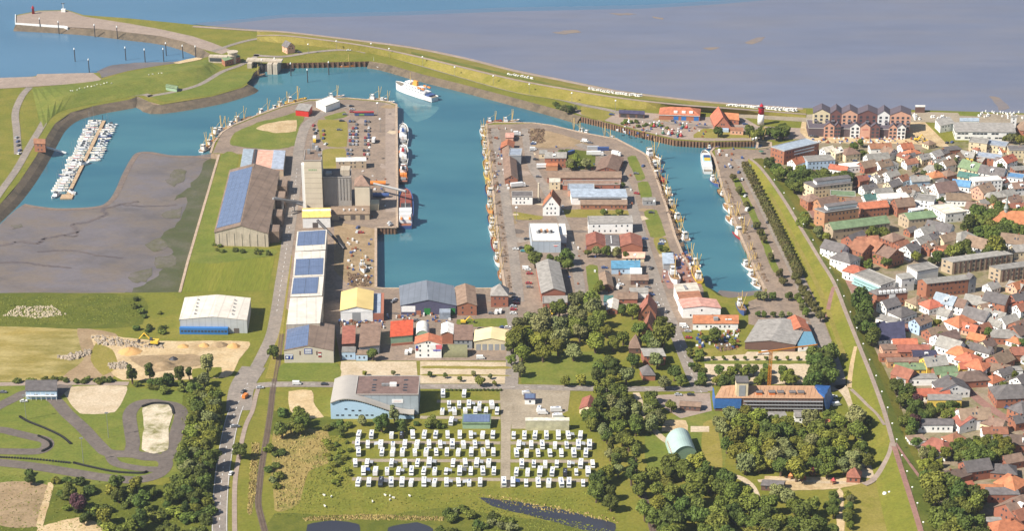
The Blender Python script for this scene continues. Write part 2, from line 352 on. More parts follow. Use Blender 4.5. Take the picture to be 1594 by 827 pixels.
# dykes
def dyke(name, rows, m):
    """rows: [(z, px list)] of equal length"""
    L_ = [wline(r, z, 4) for z, r in rows]
    mb = MB()
    for a, b in zip(L_, L_[1:]): strip(mb, a, b)
    return flat_build(name, mb, m)
dyke('sea_dyke', [(.1, [(400,48),(450,51),(560,64),(640,75),(720,91),(800,111),(870,125),(960,143),(1050,154),(1130,162),(1255,170)]),
 (5.5, [(400,52,-5.3),(450,54),(560,68),(640,84),(720,103),(800,122),(870,135),(960,150),(1050,161),(1130,167),(1255,176,-5.2)]),
 (5.6, [(400,58,-5.3),(450,57),(560,71),(640,87),(720,106),(800,125),(870,138),(960,153),(1050,163),(1130,169),(1255,179,-5.2)]),
 (.12, [(400,64),(450,68),(560,80),(640,98),(720,121),(800,143),(870,155),(960,168),(1050,171),(1130,176),(1255,183)])], DRYG)
dyke('lush_dyke_face', [(.16, [(640,76),(720,92),(800,112),(870,126),(960,144),(1050,155),(1130,163)]),
 (5.3, [(640,83),(720,102),(800,121),(870,134.3),(960,149.4),(1050,160.4),(1130,166.5)])], LUSH)
dyke('basin_dyke', [(.1, [(50,137),(90,132),(158,124),(200,112),(300,96),(322,92)]),
 (5, [(56,166,-4.8),(98,148),(150,137),(210,124),(305,104),(330,97,-4.7)]),
 (5, [(57,170,-4.8),(99,151),(151,139.5),(211,126.5),(306,106),(332,99,-4.7)]),
 (.12, [(64,207),(86,178),(122,166),(210,149),(305,131),(345,105)])], LUSH)
crest = [(1168,247),(1185,262),(1215,303),(1245,352),(1275,402),(1298,440),(1318,490),(1338,540),(1358,590),(1376,640),(1390,690),(1406,740),(1422,790),(1440,850)]
lf = [(1163,258),(1172,276),(1196,320),(1222,370),(1250,425),(1272,470),(1288,505),(1303,545),(1316,590),(1330,640),(1345,690),(1360,740),(1372,790),(1386,850)]
rf = [(1186,246),(1215,268),(1245,310),(1270,352),(1296,400),(1316,437),(1338,490),(1360,540),(1384,590),(1404,640),(1424,690),(1444,740),(1462,790),(1482,850)]
ZC = 5.0
cl = [(x - 3, y) for x, y in crest]; cr = [(x + 3, y) for x, y in crest]
dyke('town_dyke', [(.1, lf), (ZC, cl), (ZC + .05, cr), (.1, rf)], GRASS)
dyke('town_dyke_lush_face', [(ZC - .1 + .15, [(x + 3.3, y + .3) for x, y in crest]), (.16, [(x - .5, y) for x, y in rf])], LUSH)
def crest_path(name, px, width, z, m):
    l = wline(px, z, 6); mb = MB(); strip(mb, offs(l, -width / 2), offs(l, width / 2)); return flat_build(name, mb, m)
def dyke_z(x, y):
    def at(rows):
        for (x1, y1), (x2, y2) in zip(rows, rows[1:]):
            if y1 <= y <= y2: return x1 + (x2 - x1) * (y - y1) / (y2 - y1)
        return rows[-1][0]
    a_, b_, c_ = at(lf), at(crest), at(rf)
    return max(0, min(1, (x - a_) / (b_ - a_) if x < b_ else (c_ - x) / (c_ - b_))) * ZC
def ramp(name, pts, width, m):
    l = wline([(p.x, p.y, dyke_z(p.x, p.y) + .45) for p in smooth_line([Vector((x, y)) for x, y in pts], 5)], 0, 2)
    mb = MB(); strip(mb, offs(l, -width / 2), offs(l, width / 2)); return flat_build(name, mb, m)
ramp('brick_path', [(1288,497),(1290,482),(1294,464),(1299,447)], 3.4, REDPAVE)
ramp('dyke_ramp', [(1323,604),(1324,590),(1328,565),(1334,540)], 3.6, SAND)
ramp('dyke_ramp', [(1325,606),(1338,618),(1352,632),(1366,645),(1378,662)], 2.8, PAVE)
ramp('dyke_ramp', [(1390,690),(1386,706),(1378,722),(1368,738),(1357,749),(1345,755)], 3.6, PAVE)
ramp('dyke_ramp', [(1392,690),(1402,705),(1414,722),(1426,738),(1436,750),(1446,757)], 3, REDPAVE)
ramp('worn_track', [(1200,300),(1228,352),(1258,410),(1282,462),(1300,510),(1318,560)], 5, DRYG)
crest_path('dyke_path', crest[:11], 2.6, ZC + .1, PAVE); crest_path('dyke_path', crest[10:], 3, ZC + .14, REDPAVE)
crest_path('sea_dyke_path', [(400,55,-5.2),(450,55.5),(560,69.5),(640,85.5),(720,104.5),(800,123.5),(870,136.5),(960,151.5),(1050,162),(1130,168),(1255,177.5,-5.2)], 3.5, 5.68, PAVE)
road('sea_dyke_road', [(395,86),(440,88),(480,82),(520,78),(560,78.5),(600,86),(640,97),(720,120),(800,142),(870,154),(905,163),(950,172),(1010,188),(1100,196),(1180,200)], 5.5, .2, ROADM)
road('sea_dyke_road', [(330,80),(390,62),(450,58),(520,70),(570,82)], 5, .21, ROADM)
road('sea_edge_promenade', [(300,41),(400,47.5),(450,50.5),(560,63.5),(640,74),(720,90),(800,110),(870,124),(960,142),(1050,153.5),(1130,161.5),(1250,169.5)], 5, .22, PAVE)
road('sluice_road', [(230,150),(270,143),(310,132),(345,112),(372,102),(395,90),(400,84)], 5, .2, ROADM)
road('basin_bank_road', [(-40,360),(0,300),(25,265),(45,230),(60,205),(75,182),(100,168),(150,158),(215,147),(235,150)], 6, .2, ROADM)
road('basin_ramp_road', [(28,240),(26,205),(24,175),(34,150),(46,136)], 6, .22, ROADM, n=8)
# asphalt areas
sheet('pier_apron', [(331,238),(345,207),(362,197),(402,181),(440,167),(480,157),(540,154),(600,159),(616,164),(617,353),(584,354.5),(584,450),(786,450.5),(800,470),(800,505),(795,562),(640,562),(530,562),(520,506),(470,510),(437,470),(430,440),(445,372),(405,384),(420,262),(380,240)], .04, ASPH)
sheet('quay_slab', [(600,160),(616,164),(617,330),(600,330)], .08, PAVE)
sheet('boatyard_hardstanding', [(520,345),(583,356),(583,448),(545,448),(520,420)], .08, DIRT)
sheet('middle_pier_apron', [(758,194),(830,192),(860,196),(905,207),(960,217),(1003,239),(1020,272),(1040,331),(1056,380),(1082,430),(1095,450),(1095,510),(1050,520),(1010,480),(950,480),(900,470),(880,505),(800,505),(787,450)], .05, ASPH)
sheet('boatyard_slip', [(1036,395),(1060,398),(1082,432),(1094,446),(1040,450),(1030,430)], .09, REDPAVE)
sheet('harbour_street_apron', [(1112,233),(1140,231),(1178,233),(1201,229),(1216,240),(1165,262),(1195,320),(1222,372),(1250,427),(1275,478),(1300,545),(1312,600),(1285,600),(1262,540),(1245,512),(1240,520),(1165,505),(1165,470),(1192,460),(1194,450),(1180,425),(1165,390),(1152,360),(1137,320),(1126,290),(1119,262),(1114,245)], .05, ASPH)
sheet('museum_apron', [(880,170),(905,179),(950,190),(1000,204),(1051,216),(1100,219.5),(1180,218),(1262,216),(1260,200),(1180,196),(1150,178),(1100,182),(960,172)], .06, PAVE)
sheet('town_floor', [(1202,229),(1218,240),(1262,222),(1300,222),(1430,222),(1700,215),(1800,900),(1500,880),(1482,840),(1462,790),(1444,740),(1424,690),(1404,640),(1384,590),(1360,540),(1338,490),(1316,437),(1296,400),(1270,352),(1245,310),(1215,268),(1190,246)], .04, TOWN)
sheet('hotel_forecourt', [(1250,180),(1425,178),(1440,190),(1480,230),(1425,224),(1262,222),(1245,205)], .08, SAND)
sheet('beach_promenade', [(1130,171),(1250,178),(1440,174),(1700,181),(1700,200),(1440,190),(1260,190),(1140,182)], .1, LANE)
sheet('beach_lawn', [(1490,173.5),(1525,174),(1530,181),(1494,180)], .16, LUSH)
# patches on the piers
for nm, pts, m, z in [
 ('pier_lawn', [(358,225),(366,206),(400,191),(440,181),(462,174),(474,182),(465,200),(460,226),(420,233)], LUSH, .1),
 ('bare_patch', [(398,200),(412,193),(440,188),(462,187),(460,204),(430,207)], SAND, .14),
 ('pier_lawn', [(495,187),(540,189),(539,228),(510,228),(498,215)], DRYG, .1), ('pier_lawn', [(505,182),(536,173),(540,181),(512,187)], LUSH, .1),
 ('pier_lawn', [(502,234),(536,231),(539,258),(503,263)], DRYG, .1),
 ('warehouse_verge', [(345,241),(372,243),(358,300),(335,375),(334,386),(428,388),(426,398),(295,407)], LUSH, .12),
 ('mown_field', [(296,408),(428,400),(417,452),(284,455)], ground_mat('mown_grass', [c((110, 114, 40)), c((124, 122, 46)), c((96, 106, 34))], (.02, .25, .6), stretch=(2.2, .15, 1)), .1),
 ('railway_verge', [(446,398),(455,398),(436,560),(430,590),(412,590),(426,545),(438,470)], DRYG, .12),
 ('hall_lawn', [(441,566),(526,566),(526,593),(432,593)], LUSH, .1), ('yard_lawn', [(712,498),(788,496),(792,508),(718,509)], LUSH, .1),
 ('gravel_lot', [(531,563),(648,563),(650,588),(528,588)], GRAVEL, .1), ('gravel_lot', [(654,563),(792,564),(796,598),(654,597)], GRAVEL, .1),
 ('weed_strip', [(660,570),(790,571),(790,575),(660,574)], DRYG, .14), ('weed_strip', [(660,583),(790,584),(790,586),(660,585.5)], DRYG, .14),
 ('pier_dirt', [(823,200),(850,203),(890,214),(918,226),(850,231),(826,226)], DIRT, .1),
 ('pier_verge', [(976,245),(990,243),(1004,277),(992,281)], LUSH, .1), ('pier_verge', [(992,284),(1009,283),(1015,306),(998,308)], LUSH, .1),
 ('pier_verge', [(1002,330),(1022,327),(1036,366),(1013,369)], LUSH, .1), ('pier_verge', [(1017,371),(1036,370),(1044,392),(1026,396)], DRYG, .1),
 ('pier_garden', [(880,232),(925,238),(925,262),(890,262)], ROUGHG, .1), ('pier_garden', [(862,326),(990,328),(988,338),(875,338)], DRYG, .1),
 ('pier_garden', [(800,330),(845,337),(840,342),(802,342)], DRYG, .1), ('pier_garden', [(912,416),(930,414),(935,470),(920,470)], LUSH, .1),
 ('quay_planter', [(1140,280),(1150,278),(1185,350),(1176,352)], LUSH, .12), ('quay_planter', [(1180,362),(1189,360),(1212,420),(1204,424)], LUSH, .12),
 ('camp_grass', [(546,605),(776,605),(778,760),(546,762)], GRASS, .05), ('camp_grass', [(796,640),(930,640),(934,762),(792,762)], GRASS, .05),
 ('camp_drive', [(778,604),(815,604),(800,640),(795,668),(794,760),(779,760),(780,668)], LANE, .1), ('camp_yard', [(800,606),(888,606),(884,640),(830,668),(796,668)], LANE, .08),
 ('reeds', [(425,672),(510,672),(512,720),(480,735),(465,785),(428,795)], REED, .06), ('park_lawn', [(828,552),(930,548),(950,575),(940,597),(812,597)], LUSH, .06),
 ('rough_field', [(-150,460),(214,458),(222,505),(150,512),(-150,507)], ROUGHG, .06), ('straw_field', [(-150,509),(150,514),(170,545),(120,590),(-150,592)], STRAW, .06),
 ('sand_pit', [(142,522),(250,531),(388,532),(372,560),(352,588),(190,592),(160,560)], SAND, .08),
 ('clubhouse_yard', [(98,604),(198,602),(178,642),(124,644)], GRAVEL, .08), ('kart_lawn', [(-80,602),(300,612),(285,740),(-80,760)], LUSH, .04),
 ('infield_stones', [(222,636),(240,630),(262,631),(270,642),(262,668),(262,700),(240,707),(220,700),(224,668)], ground_mat('stony_infield', [c((196, 182, 158)), c((120, 116, 72)), c((206, 194, 174))], (.06, .2, .9)), .3),
 ('dirt_square', [(0,752),(75,756),(58,820),(0,818)], DIRT, .08), ('dirt_rim', [(75,752),(84,757),(66,820),(56,820)], SAND, .12),
 ('pale_heap_ground', [(60,822),(125,806),(180,827),(180,850),(60,850)], SAND, .1),
 ('park_yard', [(1012,616),(1105,612),(1108,640),(1060,652),(1040,640)], PAVE, .08), ('sand_court', [(1035,655),(1068,655),(1070,672),(1030,672)], SAND, .1),
 ('hall_meadow', [(1010,660),(1120,640),(1128,725),(1010,730)], LUSH, .05), ('dry_court', [(1095,660),(1115,656),(1125,728),(1092,724)], DRYG, .1), ('concrete_court', [(1075,664),(1104,664),(1104,673),(1075,673)], GRAVEL, .14),
 ('playground_sand', [(1190,742),(1330,745),(1345,752),(1300,762),(1225,764),(1200,755)], SAND, .1), ('dyke_meadow', [(1310,765),(1400,735),(1430,850),(1310,850)], DRYG, .05),
 ('field_path', [(1302,765),(1312,765),(1315,850),(1304,850)], SAND, .12), ('quay_carpark', [(1172,472),(1255,470),(1262,498),(1170,500)], ASPH, .1),
 ('garden_carpark', [(1095,548),(1260,548),(1262,598),(1100,600)], GRAVEL, .06), ('carpark_hedge_strip', [(1098,562),(1255,562),(1255,567),(1098,567)], LUSH, .12),
 ('boat_lawn', [(1080,545),(1160,540),(1160,552),(1085,556)], DRYG, .1), ('bank_lawn', [(905,165),(960,171),(940,188),(905,178)], DRYG, .1),
 ('museum_lawn', [(1095,200),(1180,206),(1180,214),(1080,214)], DRYG, .12), ('slip_concrete', [(-40,122),(56,119),(58,115),(145,113),(158,123),(150,128),(30,136),(-40,140)], PAVE, .25),
 ('bank_lawn', [(235,148),(300,130),(350,112),(395,112),(380,132),(330,147),(255,158)], LUSH, .12),
 ('scrub_ground', [(-80,738),(120,748),(250,756),(335,765),(328,850),(-80,850)], ROUGHG, .045), ('belt_ground', [(285,610),(340,598),(346,640),(335,700),(330,790),(270,790),(285,700)], ROUGHG, .047), ('tall_grass', [(398,700),(404,690),(398,760),(392,800),(386,800),(392,740)], REED, .06), ('lower_meadow_reeds', [(428,800),(560,806),(700,790),(760,800),(980,830),(980,860),(428,860)], ROUGHG, .05), ('hall_garden', [(425,640),(520,650),(660,655),(660,672),(425,680)], ROUGHG, .055), ('pit_playground', [(450,610),(485,608),(490,632),(505,650),(470,652),(452,640)], SAND, .1),
 ('pit_weeds', [(150,535),(175,545),(185,570),(160,585),(140,560)], DRYG, .11), ('pit_weeds', [(300,575),(345,572),(340,588),(300,590)], GRASS, .11), ('pit_dirt', [(200,556),(300,552),(330,565),(240,580)], DIRT, .1),
 ('sandy_edge', [(120,512),(180,520),(200,560),(170,592),(90,594),(130,560)], DIRT, .07),
 ('bright_quay', [(270,97),(305,89),(316,91),(280,99)], SAND, .3)]:
    sheet(nm, organic(pts) if nm in ('infield_stones', 'clubhouse_yard', 'dirt_square') or m in (LUSH, DRYG, GRASS, SAND, REED, ROUGHG, STRAW, DIRT) and nm not in ('mown_field', 'railway_verge') else pts, z + random.uniform(0, .02), m)
# worn and patched places in the yards
for poly, n in (([(530,170),(610,165),(612,350),(560,350),(545,250)], 10), ([(765,200),(830,200),(960,220),(1015,270),(1050,380),(1080,430),(1000,470),(800,470),(780,300)], 34), ([(1115,240),(1160,240),(1260,480),(1200,460),(1150,350)], 12), ([(600,450),(780,455),(795,505),(600,505)], 10), ([(900,182),(1000,208),(1180,212),(1180,200),(1000,185)], 8), ([(1340,240),(1590,240),(1590,640),(1500,560),(1380,470)], 40)):
    xs = [p[0] for p in poly]; ys = [p[1] for p in poly]
    for i in range(n):
        x, y = random.uniform(min(xs), max(xs)), random.uniform(min(ys), max(ys)); a_, b_ = random.uniform(4, 16), random.uniform(1.5, 5)
        ok = False; q = len(poly)
        for k in range(q):
            (x1, y1), (x2, y2) = poly[k], poly[k - 1]
            if (y1 > y) != (y2 > y) and x < (x2 - x1) * (y - y1) / (y2 - y1) + x1: ok = not ok
        if ok: sheet('worn_patch', organic([(x - a_, y), (x - a_ * .4, y - b_), (x + a_ * .6, y - b_ * .8), (x + a_, y + b_ * .3), (x, y + b_)], 1.2), .09 + .0012 * (i % 20), random.choice([ROADM, PAVE, GRAVEL, DIRT, TRACKM, PAVE]))
COPE = mat('coping_stone', c((168, 148, 128)), .9, .2, .3, coords='Object', seam=4.)
for px in (hole[6 + 2 + 5:6 + 2 + 9] + [(1180,219)], [(1112,230),(1106,236),(1112,245),(1117,262),(1124,290),(1135,320),(1150,360),(1163,390),(1178,425),(1192,450)], [(1085,430),(1075,415),(1062,395),(1050,365),(1040,330),(1030,300),(1020,270),(1008,243),(1000,237),(960,216),(905,206),(860,195),(830,191),(770,190),(757,193),(762,250),(768,300),(775,370),(780,410),(786,449)], [(786,449),(597,449),(585,448),(585,354)], [(618,354),(618,250),(617,162),(600,157),(540,152),(480,155),(440,165),(400,179),(362,195),(345,206),(333,222),(328,238)], [(341,240),(292,408),(280,455)], [(585,354),(618,354)]):
    l = [G(x, y, .19) for x, y in px]; mb = MB()
    for a_, b_ in zip(l, l[1:]):
        d_ = (b_ - a_); d_.normalize(); nn = Vector((-d_.y, d_.x, 0)) * .9; mb.prism([(0, -1), (1, -1), (1, 1), (0, 1)], .02, .3, lambda s1, s2, t, a_=a_, b_=b_, nn=nn: (a_.x + (b_.x - a_.x) * s1 + nn.x * s2, a_.y + (b_.y - a_.y) * s1 + nn.y * s2, t))
    mb.build('quay_coping', COPE, None, False, 'structure')
# roads
r1, L1 = road('main_road', [(342,860),(342,800),(345,750),(351,705),(360,660),(371,628),(382,604),(398,575),(412,548),(424,520),(431,485),(437,445),(444,400),(452,345),(459,295),(463,255),(466,228),(474,200),(488,185),(515,171),(545,164)], 8.2, .14, ROADM)
r2, L2 = road('cross_road', [(380,606),(410,600),(460,599),(540,600),(640,602),(800,603),(950,606),(1070,606),(1110,605)], 7, .15, ROADM)
r3, L3 = road('pier_street', [(1092,612),(1078,585),(1063,548),(1046,505),(1030,468),(1018,430),(1005,390),(990,342),(975,292),(957,258),(935,240),(900,224)], 8, .14, ROADM)
r4, L4 = road('harbour_street', [(1150,248),(1160,266),(1180,305),(1210,366),(1240,428),(1262,480),(1280,522),(1298,565),(1306,598),(1290,606)], 8, .14, ROADM)
road('junction_flare', [(372,640),(374,615),(380,596),(395,572)], 15, .13, ROADM)
road('cycle_path', [(366,860),(365,800),(366,750),(373,705),(382,665),(393,640),(398,618),(402,606)], 2.6, .15, PAVE)
road('quay_lane', [(786,470),(800,505),(798,560),(796,602)], 8, .13, ROADM)
road('pier_lane', [(905,470),(900,430),(888,380),(872,335),(850,295),(830,262),(822,230),(818,200)], 7, .13, ROADM)
road('pier_lane', [(808,470),(800,400),(790,330),(778,250),(770,200)], 7, .12, ROADM)
road('house_street', [(1236,280),(1250,300),(1268,335),(1290,380),(1312,425),(1330,452),(1342,470)], 5, .12, REDPAVE)
road('dyke_foot_road', [(1306,600),(1322,618),(1334,645),(1345,680),(1350,710),(1350,745)], 7, .14, GRAVEL)
road('residential_street', [(1440,520),(1462,552),(1490,590),(1520,620),(1555,645),(1594,668),(1650,700)], 6, .12, REDPAVE)
road('residential_street', [(1350,470),(1400,500),(1440,520),(1500,500),(1600,470)], 5, .11, REDPAVE)
road('park_path', [(990,612),(1002,640),(1015,665),(1030,682),(1045,692)], 4, .12, GRAVEL)
road('wood_path', [(1122,740),(1150,744),(1168,756),(1178,775),(1185,810)], 4, .12, GRAVEL)
road('playground_path', [(1180,750),(1220,747),(1290,752),(1335,752)], 3, .15, GRAVEL)
for y, x0, x1 in ((690, 548, 779), (718, 548, 779), (747, 548, 779), (691, 794, 925), (719, 794, 925), (748.5, 794, 915), (626, 680, 779), (651, 654, 779)):
    road('camp_lane', [(x0, y - .5), ((x0 + x1) / 2, y), (x1, y + .5)], 3.6, .12, LANE)
# kart track
ZK = .13
for pts, wd in (([(-60,690),(-20,645),(20,622),(45,612),(80,620),(105,645),(130,668),(155,695),(170,706),(205,708),(240,712),(258,714)], 8),
 ([(258,640),(255,632),(240,627),(215,630),(202,645),(204,670),(207,690),(206,705),(225,712),(250,714),(258,724),(245,740),(210,748),(160,744),(110,736),(60,728),(0,721),(-60,716)], 8),
 ([(250,629),(272,633),(282,645),(276,670),(268,695),(258,716)], 8), ([(-60,667),(0,670),(20,674),(45,680),(70,686),(74,695),(62,703),(30,704),(-60,702)], 7),
 ([(80,620),(96,606),(102,600)], 9), ([(170,706),(180,722),(215,730),(250,732)], 6)):
    ZK += .01; road('kart_track', pts, wd, ZK, TRACKM, n=8)
road('clubhouse_road', [(-60,600),(40,598),(120,597),(200,598)], 5, .11, PAVE)
# markings
dashes('centre_line', L1[:40], 3, 5, .28, .19, WHITELINE); dashes('centre_line', L1[60:90], 3, 5, .25, .19, WHITELINE)
for s_ in (-3.7, 3.7): dashes('edge_line', L1[:30], 1, 1, .2, .19, WHITELINE, s_, True)
dashes('centre_line', L2, 3, 5, .2, .2, WHITELINE); dashes('centre_line', L3[:30], 3, 5, .2, .19, WHITELINE)
for x in (508, 549, 571): dashes('bay_line', [G(x + 5, 188), G(x + 5, 230)], .2, 2.6, 5, .12, WHITELINE)
# railway
def rail(px):
    l = wline(px, .1, 8); mb = MB(); strip(mb, offs(l, -1.8), offs(l, 1.8)); tr = flat_build('railway_ballast', mb, STONE)
    for s_ in (-.75, .75):
        rb = MB(); q = offs(l, s_); q = [Vector((p.x, p.y, .32)) for p in q]; strip(rb, offs(q, -.1), offs(q, .1)); flat_build('rail', rb, RAILS, None, tr)
    sl_ = MB(); acc = 0
    for a, b in zip(l, l[1:]):
        d = (b - a); n = max(1, int(d.length / .75)); d.normalize(); u = Vector((-d.y, d.x, 0))
        for k in range(n):
            p = a.lerp(b, k / n); sl_.prism([(-1.3, -.13), (1.3, -.13), (1.3, .13), (-1.3, .13)], .12, .24, lambda s1, s2, t, p=p, u=u, d=d: ((p + u * s1 + d * s2).x, (p + u * s1 + d * s2).y, t))
    sl_.build('sleepers', mat('sleeper_wood', c((112, 96, 84)), .9, .2), tr, kind='stuff')
rail([(418,850),(408,812),(402,785),(404,755),(409,715),(416,675),(421,640),(424,612),(428,590),(433,560),(438,520)])
rail([(1022,850),(1012,810),(1003,775),(994,752)])
# ponds and ditches
for pts in ([(745,775),(775,778),(815,783),(870,793),(915,804),(958,816),(955,830),(910,826),(860,813),(815,801),(770,790)], [(478,818),(520,811),(560,818),(556,850),(480,850)], [(604,822),(650,814),(674,824),(668,850),(606,850)]):
    sheet('pond', organic(pts), .1, POND)
sheet('churned_water', organic([(616, 142), (640, 158), (670, 164), (684, 168), (672, 180), (650, 190), (635, 180), (620, 160)], 1.5), WATER + .02, water_mat('churned_water_mat', c((84, 124, 130)), c((66, 110, 120)), .06, .3, .1))
# haze
hb = MB().box(-1600, 1600, -80, 3600, -12, HC + 20)
hz = hb.build('haze', None); hz['kind'] = 'stuff'
m = bpy.data.materials.new('haze_air'); m.use_nodes = True; t = m.node_tree
for n in list(t.nodes):
    if n.type == 'BSDF_PRINCIPLED': t.nodes.remove(n)
pv = t.nodes.new('ShaderNodeVolumePrincipled'); pv.inputs['Color'].default_value = (.80, .88, 1.0, 1); pv.inputs['Density'].default_value = .00005
pv.inputs['Anisotropy'].default_value = .3
t.links.new(pv.outputs[0], [n for n in t.nodes if n.type == 'OUTPUT_MATERIAL'][0].inputs['Volume']); hz.data.materials.append(m)
# ================================================================ buildings
WALLS = {'w': ((.84, .83, .80), 'white'), 'c': (srgb((216, 200, 166)), 'cream'), 'k': (srgb((158, 104, 82)), 'brick'), 'y': (srgb((228, 196, 90)), 'yellow'),
 'b': (srgb((168, 190, 212)), 'pale blue'), 'p': (srgb((214, 166, 140)), 'pink'), 'g': (srgb((150, 152, 154)), 'grey'), 't': (srgb((176, 158, 134)), 'tan'), 'o': (srgb((182, 136, 102)), 'ochre'), 'n': (srgb((110, 84, 74)), 'brown'), 'e': (srgb((142, 166, 138)), 'green')}
ROOFS = {'o': (srgb((172, 106, 78)), 'orange'), 'r': (srgb((146, 98, 78)), 'red brown'), 'b': (srgb((132, 110, 94)), 'brown'), 'g': (srgb((142, 138, 132)), 'grey'), 'd': (srgb((104, 99, 98)), 'dark grey'),
 'n': (srgb((66, 64, 86)), 'navy'), 'e': (srgb((112, 132, 100)), 'green'), 'u': (srgb((96, 142, 178)), 'blue'), 'y': (srgb((204, 196, 180)), 'pale'), 'w': (srgb((222, 218, 210)), 'white'), 'R': (srgb((200, 70, 60)), 'bright red'),
 'p': (srgb((206, 156, 140)), 'pink'), 'l': (srgb((150, 160, 172)), 'blue grey'), 's': (srgb((212, 186, 100)), 'yellow'), 'k': (srgb((108, 90, 82)), 'dark brown'), 'i': (srgb((74, 110, 104)), 'teal')}
def wm(k): return mat('wall_' + WALLS[k][1], WALLS[k][0], .85, .10, .35, rnd=.06, bump=.05)
def rm(k): return mat('roof_' + ROOFS[k][1], ROOFS[k][0], .85 if k not in 'lwu' else .6, .3, .35, rnd=.16, bump=.2)
GLASS = mat('window_glass', (.055, .065, .08), .12, .2, .5, spec=.6)
DOORM = mat('door_dark', (.12, .10, .09), .6, .2)
CHIM = mat('chimney_brick', c((140, 88, 70)), .9, .2)
SOLAR = mat('solar_glass', c((98, 112, 140)), .25, .14, .25, spec=.7, seam=1.7)
TRIM = mat('white_trim', (.76, .76, .74), .6, .05)
METAL = mat('galvanised_metal', c((150, 150, 150)), .5, .15, .5, metal=.3)
DARKM = mat('dark_metal', c((70, 68, 70)), .6, .15, .5, metal=.2)
def building(root, W, D, h, rise, style, wall, roof, sk=0., win=True, ov=.4, chim=0, storey=2.9, winw=1.0, gap=2.9, z0=0., rng=None, mats=None, base=None):
    """parts under root; local x along the front, y into depth (sheared by sk)"""
    X = lambda a, b, z: (a + sk * b, b, z)
    wmat, rmat = mats or (wm(wall), rm(roof)); t = .28
    mb = MB()
    if style == 'y':
        mb.prism([(0, z0), (W, z0), (W, h), (W / 2, h + rise), (0, h)], 0, D, lambda a, z, b: X(a, b, z))
    elif style == 'x':
        mb.prism([(0, z0), (D, z0), (D, h), (D / 2, h + rise), (0, h)], 0, W, lambda b, z, a: X(a, b, z))
    elif style == 'm':
        mb.prism([(0, z0), (D, z0), (D, h + rise), (0, h)], 0, W, lambda b, z, a: X(a, b, z))
    elif style == 'by':
        pr = [(0, z0)] + [(W / 2 - W / 2 * cos(pi * i / 12), h + rise * sin(pi * i / 12)) for i in range(13)] + [(W, z0)]
        if h <= z0 + .01: pr = pr[1:-1]
        mb.prism(pr, 0, D, lambda a, z, b: X(a, b, z))
    elif style == 'bx':
        pr = [(0, z0)] + [(D / 2 - D / 2 * cos(pi * i / 12), h + rise * sin(pi * i / 12)) for i in range(13)] + [(D, z0)]
        if h <= z0 + .01: pr = pr[1:-1]
        mb.prism(pr, 0, W, lambda b, z, a: X(a, b, z))
    else: mb.box(0, W, 0, D, z0, h, X)
    mb.build('wall', wmat, root)
    rb = MB(); o = ov
    if style == 'y':
        s_ = rise / (W / 2); e = .06
        rb.prism([(-o, h - o * s_ + e), (W / 2, h + rise + e), (W + o, h - o * s_ + e), (W + o, h - o * s_ + t + e), (W / 2, h + rise + t + e), (-o, h - o * s_ + t + e)], -o, D + o, lambda a, z, b: X(a, b, z))
    elif style == 'x':
        s_ = rise / (D / 2); e = .06
        rb.prism([(-o, h - o * s_ + e), (D / 2, h + rise + e), (D + o, h - o * s_ + e), (D + o, h - o * s_ + t + e), (D / 2, h + rise + t + e), (-o, h - o * s_ + t + e)], -o, W + o, lambda b, z, a: X(a, b, z))
    elif style == 'm':
        s_ = rise / D; e = .05
        rb.prism([(-o, h - o * s_ + e), (D + o, h + rise + o * s_ + e), (D + o, h + rise + o * s_ + t + e), (-o, h - o * s_ + t + e)], -o, W + o, lambda b, z, a: X(a, b, z))
    elif style in ('h', 'p'):
        r = max(.3, (W - D) / 2) if style == 'h' and W > D else 0
        if style == 'h' and W > D: A, B = (D / 2, D / 2), (W - D / 2, D / 2)
        elif style == 'h' and D > W: A, B = (W / 2, W / 2), (W / 2, D - W / 2)
        else: A, B = (W / 2, D / 2), (W / 2 + .05, D / 2)
        P = [(-o, -o), (W + o, -o), (W + o, D + o), (-o, D + o)]
        vs = [X(a, b, h + .05) for a, b in P] + [X(a, b, h + .05 + t) for a, b in P] + [X(*A, h + rise + t), X(*B, h + rise + t)]
        if D > W and style == 'h': fs = [(4, 5, 8), (5, 6, 9, 8), (6, 7, 9), (7, 4, 8, 9)]
        else: fs = [(4, 5, 9, 8), (5, 6, 9), (6, 7, 8, 9), (7, 4, 8)]
        rb.add(vs, fs + [(0, 3, 2, 1)] + [(i, (i + 1) % 4, 4 + (i + 1) % 4, 4 + i) for i in range(4)])
    elif style == 'by':
        pr = [((W / 2) - (W / 2 + .2) * cos(pi * i / 16), h + (rise + .2) * sin(pi * i / 16) + .02) for i in range(17)]
        pr += [((W / 2) - (W / 2 + .04) * cos(pi * i / 16), h + (rise + .04) * sin(pi * i / 16) + .02) for i in range(16, -1, -1)]
        rb.prism(pr, -.25, D + .25, lambda a, z, b: X(a, b, z))
    elif style == 'bx':
        pr = [((D / 2) - (D / 2 + .2) * cos(pi * i / 16), h + (rise + .2) * sin(pi * i / 16) + .02) for i in range(17)]
        pr += [((D / 2) - (D / 2 + .04) * cos(pi * i / 16), h + (rise + .04) * sin(pi * i / 16) + .02) for i in range(16, -1, -1)]
        rb.prism(pr, -.25, W + .25, lambda b, z, a: X(a, b, z))
    else:
        rb.box(-.15, W + .15, -.15, D + .15, h + .02, h + .4, X)
    rf = rb.build('roof', rmat, root)
    if style == 'f' and min(W, D) > 9:     # parapet and roof lights
        pb = MB()
        for (a0, a1, b0, b1) in ((-.15, W + .15, -.15, .2), (-.15, W + .15, D - .2, D + .15), (-.15, .2, .2, D - .2), (W - .2, W + .15, .2, D - .2)): pb.box(a0, a1, b0, b1, h + .41, h + .8, X)
        pb.build('parapet', mat('parapet', c((170, 166, 160)), .8, .1), rf)
